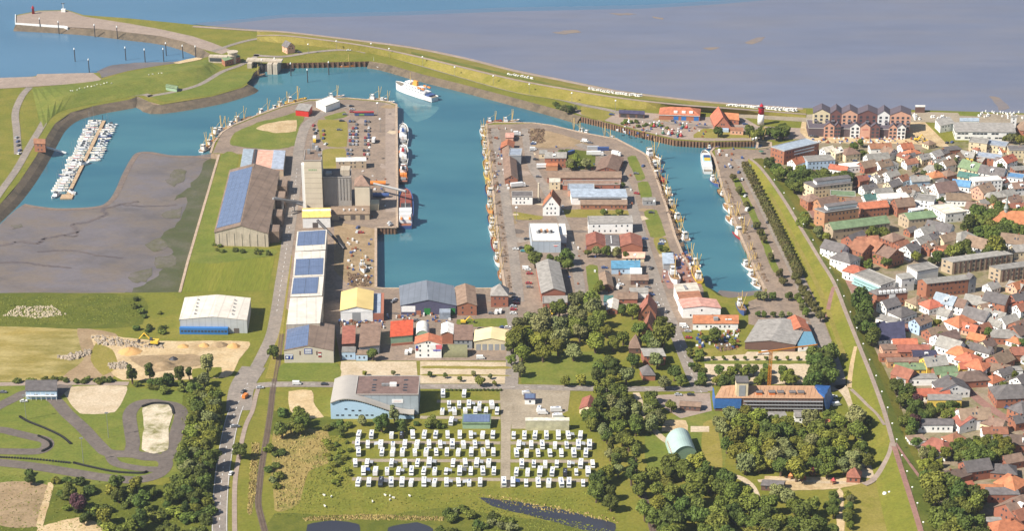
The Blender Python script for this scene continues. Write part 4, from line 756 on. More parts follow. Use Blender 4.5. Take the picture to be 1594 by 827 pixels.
# ---- middle pier
for a in [
 ('net_store', 'long net store with ochre and brown gabled roof on the pier', (786, 279), (806, 279), (782, 232), 4, 3, 'y', 'k', 'b', 'store', {}),
 ('cold_store', 'blue-grey box shaped cold store on the pier', (792, 243), (811, 243), (794, 232), 7, 0, 'f', 'g', 'l', 'store', dict(win=False)),
 ('gable_shed', 'little shed with a cream edged red gable near the pier head', (779, 231), (799, 230), (781, 222), 4, 2.5, 'y', 'k', 'o', 'shed', {}),
 ('pink_shed', 'small pink roofed shed at the pier head', (787, 214), (799, 214), (788, 207), 3.5, 1, 'x', 'p', 'p', 'shed', {}),
 ('twin_brick_house', 'brick pier house with grey roof beside the garden', (848, 246), (881, 246), (850, 238), 8, 2.5, 'x', 'k', 'g', 'house', dict(chim=1)),
 ('tool_shed', 'small beige flat shed beside the brick pier house', (839, 240), (851, 240), (840, 234), 3.5, 0, 'f', 'c', 'g', 'shed', {}),
 ('low_store', 'low ochre and white store in front of the brick pier house', (850, 259), (868, 259), (850, 254), 3.5, 0, 'f', 'o', 'o', 'store', dict(win=False)),
 ('row_store', 'very long brown roofed store with white doors across the pier', (852, 277), (967, 277), (853, 267), 4, 2, 'x', 'k', 'b', 'store', dict(gap=6, winw=3)),
 ('row_store', 'flat brown store in front of the very long pier store', (876, 289), (965, 288), (877, 282), 3.6, 0, 'f', 'k', 'b', 'store', dict(gap=5)),
 ('cross_store', 'broad gabled brick store with grey-brown roof on the pier', (927, 266), (962, 266), (936, 246), 4, 3, 'y', 'k', 'b', 'store', {}),
 ('cream_cube', 'small cream cube shaped store on the pier', (855, 284), (872, 284), (855, 278), 6, 0, 'f', 'c', 'y', 'store', {}),
 ('striped_store', 'flat pink and blue-grey store behind the white pier hall', (884, 296), (925, 296), (884, 287), 5, 0, 'f', 'p', 'l', 'store', dict(win=False)),
 ('pier_hall', 'white pier hall with a blue-grey roof and dark window band', (890, 307), (976, 307), (888, 297), 6, 1, 'm', 'w', 'l', 'hall', dict(win=False)),
 ('brick_annex', 'low brick annex along the white pier hall', (904, 319), (976, 319), (904, 313.5), 3.5, .8, 'm', 'k', 'b', 'annex', {}),
 ('white_hall', 'white flat roofed pier hall with grey roof and office windows', (916, 349), (985, 348), (915, 338), 7.5, 0, 'f', 'w', 'g', 'hall', dict(gap=4)),
 ('auction_house', 'white gabled house with steep orange roof on the pier', (845, 321), (871, 321), (847.5, 311), 7.5, 8, 'y', 'w', 'o', 'house', dict(chim=1)),
 ('flat_store', 'low white store with dark flat roof beside the white gabled pier house', (797, 307), (829, 307), (797, 299), 6, 0, 'f', 'w', 'd', 'store', {}),
 ('cube_annex', 'lower white block on the side of the white cube warehouse', (872, 366), (882, 366), (869.5, 349), 6, 0, 'f', 'w', 'w', 'annex', dict(win=False)),
 ('gabled_warehouse', 'long grey gabled warehouse with brick front near the grove', (843, 457), (880, 455), (834.5, 411), 6, 3, 'y', 'k', 'g', 'warehouse', dict(win=False)),
 ('brick_lean_to', 'low brick office in front of the long grey gabled warehouse', (845, 473), (883, 472), (845, 463), 3.6, 0, 'f', 'k', 'g', 'office', {}),
 ('pink_bungalow', 'bungalow with pale pinkish roof beside the pier street', (969, 402), (1003, 402), (970, 393), 3, 1.5, 'x', 'c', 'p', 'bungalow', {}),
 ('blue_workshop', 'long workshop with a bright blue roof', (952, 418.5), (996, 418), (952, 409), 4, 1, 'm', 'b', 'u', 'workshop', {}),
 ('white_box', 'white box shaped store against the blue roofed workshop', (981, 427), (999, 427), (981, 418), 4.2, 0, 'f', 'w', 'w', 'store', dict(win=False)),
 ('grey_cottage', 'cottage with a grey-brown gabled roof near the blue workshop', (936, 447), (955, 447), (932, 427), 3, 2.2, 'y', 'n', 'b', 'cottage', {}),
 ('white_longhouse', 'long white flat shed beside the pier street', (980, 457), (1009, 457), (980, 449), 3.5, 0, 'f', 'w', 'g', 'shed', dict(win=False)),
 ('brown_store', 'low brown roofed store with dark front opposite the slipway', (982, 437), (1009, 437), (982, 430), 3.2, .6, 'm', 'n', 'b', 'store', {}),
 ('teal_shed', 'little teal roofed garden shed at the grove edge', (940, 470), (953, 470), (941, 462), 2.8, .5, 'm', 'b', 'i', 'shed', {}),
 ('cream_cabin', 'cream cabin with pale gable roof at the grove edge', (944, 483), (961, 483), (946, 468), 3, 1.6, 'y', 'k', 'y', 'cabin', {}),
 ('brick_cottage', 'low brick cottage row behind the steep red roofed house', (962, 466), (992, 466), (962, 455), 3, 2, 'x', 'k', 'b', 'cottage', dict(chim=1)),
 ('steep_house', 'brick house with steep red roof and three gable windows', (994, 491), (1021, 490), (996, 476), 4, 8, 'y', 'k', 'r', 'house', dict(chim=1)),
 ('steep_house', 'brick house with steep red roof half hidden by trees', (999, 517), (1017, 516), (1003, 500), 4, 7, 'y', 'k', 'r', 'house', {}),
 ('pointed_house', 'brown house with a tall pointed roof among garden trees', (979, 543), (997, 543), (981, 533), 3.5, 7.5, 'p', 'n', 'b', 'house', {}),
 ('brick_villa', 'brick villa with flat grey roofs among garden trees', (1003, 555), (1036, 555), (998, 545), 6, .6, 'm', 'k', 'g', 'villa', {}),
 ('pyramid_house', 'small brick house with a grey pyramid roof beside the cross road', (1001, 585), (1020, 585), (996, 575), 3.5, 5, 'p', 'k', 'd', 'house', {}),
 ('slip_shed', 'grey slip shed with a red gable end beside the slipway', (1033, 411), (1049, 411), (1031, 397), 5, 1.2, 'm', 'g', 'l', 'shed', dict(win=False)),
 ('pavilion', 'glazed grey pavilion beside the pier channel', (1001, 313), (1021, 313), (1000, 308), 3.4, 0, 'f', 'l' if 0 else 'g', 'g', 'pavilion', {}),
 ('shipyard_store', 'cream roofed end of the shipyard with a roof hatch', (1054, 457), (1089, 454), (1049, 446), 7, 1, 'm', 'w', 'y', 'store', dict(win=False)),
 ('shipyard_bay', 'narrow red roofed shipyard bay', (1058, 466), (1092, 464), (1054, 457.5), 7, .8, 'm', 'w', 'r', 'hall', dict(win=False)),
 ('shipyard_hall', 'large white shipyard hall with shallow pink roof', (1063, 480), (1122, 480), (1056, 467), 7, 1.5, 'y', 'w', 'p', 'hall', dict(gap=7)),
 ('net_loft', 'long net loft with weathered red tile roof and dormer', (1079, 504), (1149, 504), (1079, 491), 4.5, 2.5, 'x', 'w', 'o', 'loft', {}),
 ('boat_works', 'sprawling boat works with low patched grey roofs', (1160, 533), (1238, 537), (1181, 499), 5, 2.0, 'y', 'n', 'g', 'works', dict(win=False)),
 ('red_gable_works', 'gabled works with a red tile roof beside the harbour street', (1231, 516), (1262, 516), (1222, 498), 5, 3, 'y', 'k', 'o', 'works', {}),
 ('teal_lean_to', 'lean-to with a teal blue roof below the red gable', (1243, 539), (1270, 537), (1234, 518), 4, .6, 'm', 'w', 'l', 'lean-to', dict(mats=(wm('w'), mat('teal_sheet', c((96, 138, 160)), .6, .1)))),
 # south-east
 ('garden_hut', 'brown hut beside the garden car park road', (1058, 632), (1090, 634), (1060, 625), 3, 1.2, 'x', 'n', 'b', 'hut', {}),
 ('rear_wing', 'grey roofed rear wing below the half built long building', (1196, 652), (1225, 652), (1192, 642), 4, .8, 'x', 'w', 'g', 'house', {}),
 ('rear_wing', 'grey roofed rear wing screened by trees below the building site', (1238, 650), (1262, 650), (1236, 640), 4, .8, 'x', 'w', 'g', 'house', {}),
 ('salmon_house', 'house with salmon pink tile roof at the wood edge', (1285, 663), (1319, 663), (1286, 654), 5, 1.5, 'x', 'k', 'o', 'house', {}),
 ('red_porch', 'low bright red roofed porch in the wood', (1291, 691), (1312, 690), (1292, 684), 2.6, .6, 'm', 'k', 'R', 'porch', {}),
 ('kiosk', 'brick kiosk with a red pyramid roof by the playground', (1318, 744), (1339, 745), (1320, 735), 3.2, 4.5, 'p', 'k', 'r', 'kiosk', {}),
 ('park_pavilion', 'dark roofed pavilion at the playground edge', (1185, 756), (1218, 758), (1190, 748), 3.2, 1.4, 'x', 'n', 'd', 'pavilion', {}),
 ('rusty_barn', 'derelict barn with a rust streaked roof at the belt of trees', (902, 637), (926, 645), (893, 616), 3, 3.5, 'y', 'c', 'r', 'barn', dict(win=False)),
 ('corrugated_shed', 'long shed with rust stained pale green corrugated front', (818, 656), (886, 656), (818, 651.5), 6.2, 0, 'f', 'c', 'y', 'shed', dict(win=False, mats=(mat('rusty_corrugated', c((186, 180, 150)), .8, .3, .25), rm('y')))),
 ('white_kiosk', 'white reception cabin with solar roof in the motorhome park', (817, 622), (833, 622), (817, 615.5), 3.6, .5, 'm', 'w', 'n', 'cabin', {}),
 ('wash_house', 'green wash house with solar panelled roof in the motorhome park', (720, 660), (763, 660), (721, 648.5), 3.4, 1.0, 'm', 'e', 'e', 'wash house', dict(win=False)),
 # far shore
 ('museum_boathouse', 'long orange roofed boathouse with blue doors and white dormers', (1026, 178), (1089, 180), (1028, 168), 4.6, 4, 'h', 'k', 'o', 'boathouse', dict(win=False)),
 ('steep_barn', 'barn with a huge steep orange-brown roof near the lighthouse', (1113, 196), (1137, 197), (1106, 180), 4, 8, 'y', 'k', 'o', 'barn', {}),
 ('orange_wing', 'small house with bright orange roof behind the steep barn', (1127, 185), (1150, 187), (1125, 176), 4, 3, 'x', 'k', 'o', 'house', {}),
 ('open_shed', 'brown open fronted shed on the museum quay', (964, 176), (1003, 178), (964, 172), 3.6, .4, 'm', 'n', 'n', 'shed', dict(win=False)),
 ('pink_cottage', 'pink flat cottage on the museum lawn', (1137, 203), (1157, 204), (1137, 198), 3.5, 0, 'f', 'p', 'r', 'cottage', {}),
 ('lock_house', 'pink lock keeper house with dark hipped roof on the dyke', (447, 74), (459, 72), (439, 70), 6, 4, 'y', 'p', 'd', 'house', {}),
 ('bank_hut', 'red brick harbour hut above the marina gangway', (53, 223), (70, 224), (54, 216), 7, 2, 'x', 'k', 'r', 'hut', {}),
 ('lock_station', 'brick lock station with flat green-grey roof beside the lock', (350, 95), (374, 88), (345, 91), 5, 0, 'f', 'k', 'e', 'station', {}),
 ('green_shed', 'small green roofed shed on the inner bank lawn', (258, 135), (275, 138), (260, 131), 3, 1, 'x', 'e', 'e', 'shed', dict(win=False)),
 ('beach_kiosk', 'dark kiosk with a white roof on the beach edge', (1425, 166.5), (1440, 166.5), (1425, 164), 5, 0, 'f', 'n', 'w', 'kiosk', dict(win=False)),
 ('red_office', 'bright red wedge shaped hall on the pier tip', (460, 171), (480, 173), (466, 164), 5, 1.5, 'm', 'k', 'g', 'hall', dict(win=False, mats=(mat('signal_red', c((190, 48, 40)), .6, .05), rm('g')))),
 ('white_quay_hall', 'large white roofed hall behind the bright red hall', (507, 166), (529, 158), (492, 158), 5, 0, 'f', 'w', 'w', 'hall', dict(win=False)),
]:
    r, rf, W, D, sk = bld(*a[:11], **a[11])
    if a[0] == 'pier_hall': lbox(r, 'window_band', W * .12, W * .9, -.08, -.01, 3.8, 5, GLASS)
    if a[0] == 'museum_boathouse':
        lbox(r, 'eaves_band', -.3, W + .3, -.5, -.05, 4.2, 4.55, TRIM)
        for k in (.36, .55, .86): lbox(r, 'door', W * k, W * k + 4, -.08, -.01, 0, 3.4, BLUEC)
        for k in (.36, .56, .74): lbox(rf, 'dormer', W * k, W * k + 3, D * .08, D * .3, 5.2, 7, TRIM)
    if a[0] == 'wash_house': solar(rf, W, D, sk, 3.4, 1.0, 'f', 1, 8, .02, .98, .1, .95)
    if a[0] == 'white_kiosk': solar(rf, W, D, sk, 3.6, .5, 'f', 1, 3)
    if a[0] == 'flat_store':
        cs = thing('boiler_chimney', G(838.5, 312), 0, 'slim pale boiler chimney behind the white gabled pier house', 'chimney'); MB().lathe([(.8, 0), (.6, 13), (.7, 13.2), (.7, 13.8)], 10).build('stack', SILO, cs)
    if a[0] == 'open_shed':
        for k in (.05, .4, .72): lbox(r, 'bay', W * k, W * k + 5, -.08, -.01, .2, 3, DARKM)
    if a[0] == 'net_loft':
        lbox(rf, 'dormer', W * .46, W * .56, 1.5, 4, 5.8, 7.6, wm('g'))
        for k in (.72, .78, .82): lbox(rf, 'roof_light', W * k, W * k + 1.2, 2, 3, 6, 6.5, TRIM)
    if a[0] == 'shipyard_store': lbox(rf, 'roof_hatch', W * .42, W * .52, D * .25, D * .75, 7.6, 8.6, METAL)
    if a[0] == 'steep_barn': lbox(r, 'porch', W * .3, W * .9, -3, -.05, 0, 2.6, wm('b'))
# white cube warehouse with roof plant and its red, white and blue emblem
r, rf, W, D, sk = bld('cube_warehouse', 'large white cube warehouse with roof plant and red-blue emblem', (828, 376), (873, 376), (823.5, 349), 8.5, 0, 'f', 'w', 'w', 'warehouse', win=False, mats=(mat('pale_steel', c((168, 178, 188)), .6, .07, .3, seam=4.), mat('white_membrane', c((222, 220, 216)), .7, .1, .15, seam=5.)))
for k in range(8): lbox(rf, 'roof_plant', W * (.2 + .07 * k), W * (.2 + .07 * k) + 1.6, D * (.42 + .02 * (k % 3)), D * (.42 + .02 * (k % 3)) + 2.5, 8.92, 10 + .5 * (k % 3), [METAL, DARKM, wm('o')][k % 3], sk)
em = lbox(r, 'emblem', W * .73, W * .93, -.1, -.02, 5.6, 6.4, TRIM); lbox(em, 'emblem_stripe', W * .74, W * .92, -.1, -.02, 6.42, 6.8, mat('emblem_blue', c((90, 96, 120)), .6, .03)); lbox(em, 'emblem_stripe', W * .77, W * .88, -.1, -.02, 4.7, 5.5, mat('emblem_red', c((220, 130, 130)), .6, .03))
# brick and red halls on the pier
loc, rz, W, D, sk = place((913, 383), (1000, 385), (912, 366), 4)
r = thing('twin_gable_hall', loc, rz, 'red-brown twin gabled pier hall with dark flat middle', 'hall')
for x0, x1 in ((0, .34), (.6, 1.)):
    w_ = W * (x1 - x0); X = lambda a, b, z, x0=x0: (a + W * x0 + sk * b, b, z)
    MB().prism([(0, 0), (w_, 0), (w_, 4), (w_ / 2, 6.6), (0, 4)], 0, D, lambda a, z, b: X(a, b, z)).build('wall', wm('k'), r)
    MB().prism([(-.3, 3.9), (w_ / 2, 6.66), (w_ + .3, 3.9), (w_ + .3, 4.2), (w_ / 2, 6.96), (-.3, 4.2)], -.3, D + .3, lambda a, z, b: X(a, b, z)).build('roof', rm('r'), r)
lbox(r, 'middle_wall', W * .345, W * .595, .3, D, 0, 4.4, wm('w'), sk); mr = lbox(r, 'middle_roof', W * .345, W * .595, .2, D, 4.42, 4.8, rm('d'), sk)
for k in range(4): lbox(mr, 'roof_light', W * .44, W * .46, D * (.2 + .18 * k), D * (.28 + .18 * k), 4.81, 5.3, TRIM, sk)
# long building on the building site
WOODR = mat('batten_roof', c((168, 132, 104)), .9, .16, .3, seam=2.); TARP = mat('blue_tarp', c((60, 106, 168)), .5, .15, .4)
r, rf, W, D, sk = bld('building_site_block', 'long half built block with batten roof, blue wrapping and scaffolding', (1114, 620), (1281, 621), (1124, 603), 8.5, 4.5, 'h', 'n', 'b', 'building', mats=(wm('n'), WOODR), gap=4)
lbox(r, 'wrapping', -.6, W * .24, -.5, -.1, 2, 8, TARP); lbox(r, 'wrapping', -.6, -.1, -.1, D, 1, 8, TARP)
for z in (2.4, 4.6, 6.8): lbox(r, 'scaffold_deck', W * .26, W, -1.6, -.2, z, z + .15, wm('g'))
for k in range(26): lbox(r, 'scaffold_pole', W * (.26 + .0295 * k), W * (.26 + .0295 * k) + .1, -1.6, -1.5, 0, 8.6, METAL)
for k in range(22): MB().prism([(0, 9.3), (D * .42, 13), (D * .42, 13.08), (0, 9.38)], W * (.07 + .04 * k), W * (.07 + .04 * k) + .12, lambda b, z, a: (a + sk * b, b, z)).build('batten', wm('o'), rf)
tw = lbox(r, 'stair_tower', W * .19, W * .3, .6, 8, 0, 18, wm('c')); lbox(tw, 'tower_sheeting', W * .215, W * .275, .45, .59, 9, 16.5, wm('g')); lbox(tw, 'tower_cap', W * .185, W * .305, .3, 8.3, 18.02, 18.8, rm('d'))
for k, m in ((.38, 'o'), (.5, 'o'), (.58, 'd'), (.69, 'o'), (.77, 'o')):
    d_ = lbox(rf, 'dormer', W * k, W * k + 3.4, 1.4, 5, 9.3, 11.4, mat('orange_board', c((206, 110, 50)), .7, .1) if k < .55 else wm('o')); lbox(d_, 'dormer_roof', W * k - .2, W * k + 3.6, 1.2, 5.2, 11.41, 11.7, rm('d'))
gv = []; RT = random.Random(2)
for j_ in range(9):
    v_ = j_ / 8
    for (x, y, z) in ((W - D * .45, D * (.36 + .28 * v_), 8.5 + 4.4), (W - D * .2, D * (.18 + .64 * v_), 8.5 + 2.6), (W + .7, D * (-.08 + 1.16 * v_), 9.3), (W + 1.6, D * (-.1 + 1.2 * v_), 5), (W + 3.4, D * (-.16 + 1.25 * v_), .4)): gv.append((x + sk * y + RT.uniform(-.4, .4), y, z + RT.uniform(-.25, .45)))
MB().add(gv, [(j_ * 5 + i_, j_ * 5 + i_ + 1, (j_ + 1) * 5 + i_ + 1, (j_ + 1) * 5 + i_) for j_ in range(8) for i_ in range(4)]).build('tarpaulin', TARP, r).modifiers.new('thick', 'SOLIDIFY').thickness = .1
# green barrel hall
r, rf, W, D, sk = bld('barrel_hall', 'pale green half round hall beside the wood', (1046, 718), (1085, 712), (1036, 690), 1.0, 8.0, 'by', 'e', 'e', 'hall', win=False, mats=(mat('mint_wall', c((150, 176, 150)), .8, .1), mat('mint_sheet', c((158, 178, 172)), .6, .1, .1)))
for k in range(7): MB().prism([(.1, 3.4), (.5, 4.4), (.4, 4.5), (0, 3.5)], D * (.15 + .1 * k), D * (.2 + .1 * k), lambda a, z, b: (a + .1 + sk * b, b, z)).build('roof_light', wm('k'), rf)
# ---- far shore: lighthouse
LR = mat('lighthouse_red', c((170, 32, 44)), .5, .05); loc = G(1184, 194)
r = thing('lighthouse', loc, 0, 'red and white lighthouse above the museum harbour trees', 'lighthouse')
r.scale = (.95, .95, .84); MB().lathe([(3.0, 0), (2.6, 11)], 16).build('lower_tower', WHITE, r, True); MB().lathe([(2.6, 11.01), (2.35, 16), (2.35, 16.4)], 16).build('upper_tower', LR, r, True)
MB().lathe([(2.9, 16.42), (2.9, 17.4), (2.75, 17.4), (2.75, 16.6)], 16).build('gallery', LR, r); MB().lathe([(1.6, 16.7), (1.6, 19)], 12).build('lantern', GLASS, r); MB().lathe([(1.9, 19.02), (1.5, 20), (.3, 21.3), (.1, 22.4)], 12).build('cupola', LR, r)
# mole light and mast
r = thing('mole_light', G(52, 21), 0, 'squat red light beacon on the mole head', 'beacon'); MB().lathe([(1.4, 0), (1.1, 5.5), (1.6, 5.6), (1.6, 6.2)], 12).build('tower', LR, r, True); MB().lathe([(.8, 6.2), (.8, 7.4), (.2, 8.2)], 10).build('lantern', LR, r)
r = thing('radar_mast', G(99, 18), 0, 'white radar mast cluster on the mole', 'mast'); MB().tube((0, 0, 0), (0, 0, 9), .4, .2).build('mast', WHITE, r); MB().box(-2, 2, -1.5, 1.5, 0, 2.8).build('cabinet', wm('w'), r); MB().box(-1.6, 1.6, -.2, .2, 8, 8.6).build('scanner', DARKM, r)
# ---- sluice
loc = G(404, 104); r = thing('sea_lock', loc, -.1, 'concrete sea lock with gate piers and control tower', 'lock')
for x in (-8, 10, 15): MB().box(x - 2, x + 2, -5, 12, -8, 4.5).build('pier', CONC, r)
MB().box(-12, 20, 0, 8, 4.6, 6.0).build('bridge_deck', CONC, r)
for x in (-4.5, 1, 6.5): MB().box(x - 2.3, x + 2.3, 2, 3, -7, 2.5).build('lock_gate', DARKM, r)
MB().lathe([(3, 0), (3, 7), (4.6, 7.3), (4.6, 8), (4.2, 8), (4.2, 10), (5, 10.2), (5, 10.9)], 12, (-26, 9)).build('control_tower', CONC, r)
MB().box(-48, -31, 8, 14, 0, 6).build('gate_house', CONC, r); MB().box(-47, -32, 7.8, 7.98, 1.5, 4.6).build('gate_house_glazing', GLASS, r)
# ---- hotel by the beach
HR = mat('slate_roof', c((92, 84, 92)), .8, .12, .4)
PODM = mat('dark_brick', c((96, 82, 84)), .9, .12, .4)
loc, rz, W, D, sk = place((1259, 200.5), (1412, 203), (1261, 196), 6.5)
r = thing('hotel_podium', loc, rz, 'dark brick podium between the gabled hotel houses', 'podium'); building(r, W, D + 14, 6.5, 0, 'f', 'n', 'd', 0, win=False, mats=(PODM, HR))
wb = MB()
for x0, x1, m, gx in ((1266, 1292, 'c', 'back'), (1293, 1310, 'n', 'back'), (1310.5, 1335, 'p', 'back'), (1335.5, 1366, 'n', 'back'), (1366.5, 1385, 'w', 'back'), (1386, 1418, 'p', 'back'),
        (1283, 1299, 'p', 'front'), (1299.5, 1309, 'n', 'front'), (1324, 1339, 'w', 'front'), (1339.5, 1355, 'p', 'front'), (1355.5, 1370, 'n', 'front'), (1384, 1396.5, 'p', 'front'), (1397, 1410, 'w', 'front')):
    k = (x0 - 1260) / 160 * 4
    if gx == 'back': A, B, C_, h, rise = (x0, 176 + k * 1.0), (x1, 176.2 + k * 1.0), (x0, 167 + k), 15.5, 3.4
    else: A, B, C_, h, rise = (x0, 196 + k * .9), (x1, 196 + k * .9), (x0, 193 + k * .9), 9.5, 3.0
    nm = {'c': 'cream', 'n': 'brown brick', 'p': 'peach', 'w': 'white'}[m]
    r, rf, W, D, sk = bld('hotel_house', None, A, B, C_, h, rise, 'y', m, 'd', 'hotel house', win=False, mats=(wm(m) if m != 'n' else mat('hotel_brick', c((120, 84, 80)), .9, .1), HR), ov=.25)
    tag(r, None, None, 'gabled hotel by the beach', (f'{nm} gabled hotel house in the {"tall rear" if gx == "back" else "low front"} row', 1))
    if x0 == 1339.5: lbox(r, 'lettering', W * .2, W * .8, -.1, -.02, 7, 7.8, mat('faint_red', c((190, 110, 100)), .8, .03)); continue
    n = max(2, int(W / 4)); wb = MB(); bb = MB()
    for s_ in range(4 if gx == 'back' else 3):
        for q in range(n):
            u = W * (q + .5) / n; z = (3.2 if gx == 'back' else 1.0) + s_ * 3.0
            wb.box(u - 1.0, u + 1.0, -.07, .02, z, z + 1.9)
            if gx == 'back' and (q + (x0 > 1300)) % 2 == 0 and s_ < 3: bb.box(u - 1.5, u + 1.5, -1.3, -.1, z - .25, z + .75)
    wb.build('windows', GLASS, r, kind='stuff')
    if bb.v: bb.build('balconies', mat('balcony_glass', c((120, 116, 122)), .4, .1), r, kind='stuff')
# ---- bathing hall and large town blocks
for a in [
 ('bathing_hall', 'long bathing hall with wide grey roof and glass front', (1488, 205), (1581, 206), (1484, 193), 7, 1.2, 'm', 'w', 'g', 'hall', dict(gap=3, winw=2.6, storey=3.4)),
 ('round_hall', 'low hall with curved grey roof next to the bathing hall', (1464, 196), (1486, 192), (1456, 188), 6, 1, 'm', 'w', 'g', 'hall', {}),
 ('pool_annex', 'pale blue flat roofed annex behind the bathing hall', (1494, 189), (1524, 189), (1494, 184), 5, 0, 'f', 'w', 'l', 'annex', {}),
 ('lookout', 'narrow white and glass lookout tower on the beach', (1574, 183), (1583, 183), (1574, 180.5), 12, 0, 'f', 'w', 'g', 'tower', {}),
 ('thatched_house', 'house with wide brown thatched roof beside the bathing hall', (1588, 203), (1612, 205), (1580, 194), 4, 6, 'h', 'k', 'b', 'house', {}),
 ('quay_offices', 'brick four storey quay office block with blue-grey roof', (1221, 236), (1275, 223), (1200, 229), 11, 0, 'f', 'k', 'l', 'offices', {}),
 ('flats', 'white three storey flats with long dark roof facing the dyke', (1267, 292), (1327, 285), (1250, 286), 9, 1, 'm', 'c', 'd', 'flats', {}),
 ('flats', 'orange brick flats with grey roof and white attic', (1284, 332), (1337, 325), (1268, 326), 11.5, 0, 'f', 'o', 'd', 'flats', {}),
 ('flats', 'long tan brick flats with pale green mansard roof', (1297, 358), (1385, 347), (1284, 349), 8, 3.4, 'x', 't', 'e', 'flats', {}),
 ('flats', 'shorter tan brick flats with green mansard roof', (1415, 342), (1458, 338), (1399, 334), 8, 3, 'x', 't', 'e', 'flats', {}),
 ('red_roof_house', 'long house with bright orange-red roof and dormer behind the flats', (1340, 326), (1384, 322), (1331, 318), 7, 3, 'x', 'k', 'o', 'house', {}),
 ('slab_flats', 'long beige flat roofed slab of flats with brown bays', (1483, 409), (1577, 396), (1466, 403), 9, 0, 'f', 't', 'g', 'flats', dict(gap=3.4, winw=1.6)),
 ('slab_flats', 'beige slab of flats cut by the picture edge', (1558, 421), (1630, 411), (1540, 415), 9, 0, 'f', 't', 'g', 'flats', dict(gap=3.4, winw=1.6)),
 ('brick_flats', 'red brick flats with grey roof and gabled bays', (1443, 442), (1508, 435), (1425, 437), 10.5, 2, 'x', 'k', 'g', 'flats', {}),
 ('grey_gable_house', 'pale grey gabled house end of the red brick flats', (1509, 436), (1520, 434), (1502, 432), 10, 3, 'y', 'g', 'd', 'house', {}),
 ('dormer_hotel', 'brick hotel with dark mansard roof and white dormers', (1365, 460), (1413, 456), (1347, 455), 9, 3, 'h', 'k', 'd', 'hotel', {}),
 ('terrace_hotel', 'white stepped hotel with glazed balconies facing the dyke', (1329, 428), (1371, 446), (1352, 420), 7, 0, 'f', 'w', 'g', 'hotel', {}),
 ('white_block', 'white flat roofed block with tall stair tower behind the hotels', (1404, 436), (1424, 433), (1395, 428), 9, 0, 'f', 'w', 'g', 'block', {}),
 ('white_block', 'large plain white block with blue edge trim', (1428, 424), (1461, 418), (1412, 415), 9, 0, 'f', 'w', 'g', 'block', dict(win=False)),
 ('white_gallery', 'white modern flat building with round bays and grey roof', (1472, 334), (1505, 330), (1448, 321), 7, 0, 'f', 'w', 'y', 'building', {}),
 ('church', 'church with long orange roof and small spire among trees', (1540, 350), (1610, 352), (1546, 338), 5, 8, 'h', 'k', 'o', 'church', dict(chim=0)),
 ('guesthouse', 'large white guesthouse wing with dark long roof', (1430, 662), (1484, 662), (1429, 653), 5, 1.2, 'x', 'w', 'd', 'guesthouse', {}),
 ('guesthouse', 'white guesthouse gable with red-brown roof and broad front', (1494, 665), (1532, 655), (1482, 653), 5, 3.4, 'y', 'w', 'r', 'guesthouse', {}),
 ('yellow_flats', 'long pale yellow flats with grey flat roof', (1444, 624), (1497, 624), (1444, 615), 5.5, 0, 'f', 'y', 'g', 'flats', {}),
 ('solar_house', 'house with a wide navy solar roof behind the dyke', (1368, 531), (1409, 527), (1366, 512), 3.2, 3.0, 'm', 'w', 'n', 'house', {}),
]:
    r, rf, W, D, sk = bld(*a[:11], **a[11])
    if a[0] == 'slab_flats':
        for k in range(int(W / 4)): lbox(r, 'bay', k * 4 + 1.6, k * 4 + 2.7, -.3, -.07, .5, 8.6, wm('n'))
    if a[1].startswith('brick hotel'):
        for k in range(7): lbox(rf, 'dormer', W * (.08 + .13 * k), W * (.08 + .13 * k) + 1.8, -.2, 2, 9.35, 11.3, TRIM)
        lbox(r, 'white_bay', W * .4, W * .6, -.4, -.07, 3, 9, TRIM)
    if a[0] == 'terrace_hotel':
        for s_ in range(3): lbox(r, 'balcony', 0, W, -1.5, -.05, 1 + 2.2 * s_, 1.9 + 2.2 * s_, mat('balcony_teal', c((160, 196, 196)), .3, .1))
    if a[1].startswith('white three storey') or a[1].startswith('orange brick'): lbox(r, 'attic', 3, W - .5, 2, D - 2, a[5] + .9, a[5] + 3.4, wm('w')); lbox(r, 'attic_roof', 2.6, W, 1.6, D - 1.6, a[5] + 3.42, a[5] + 3.9, rm('d'))
    if a[0] == 'church': MB().lathe([(1.4, 9), (1.4, 15), (1.9, 15.2), (.9, 17.5), (1, 19), (.1, 25)], 8, (12, D / 2)).build('spire', mat('copper_spire', c((150, 156, 150)), .6, .1), r)
    if a[0] == 'quay_offices':
        for z in (6.2, 8.6): lbox(r, 'ribbon', W * .28, W * .86, -.25, -.07, z, z + 1.0, TRIM)
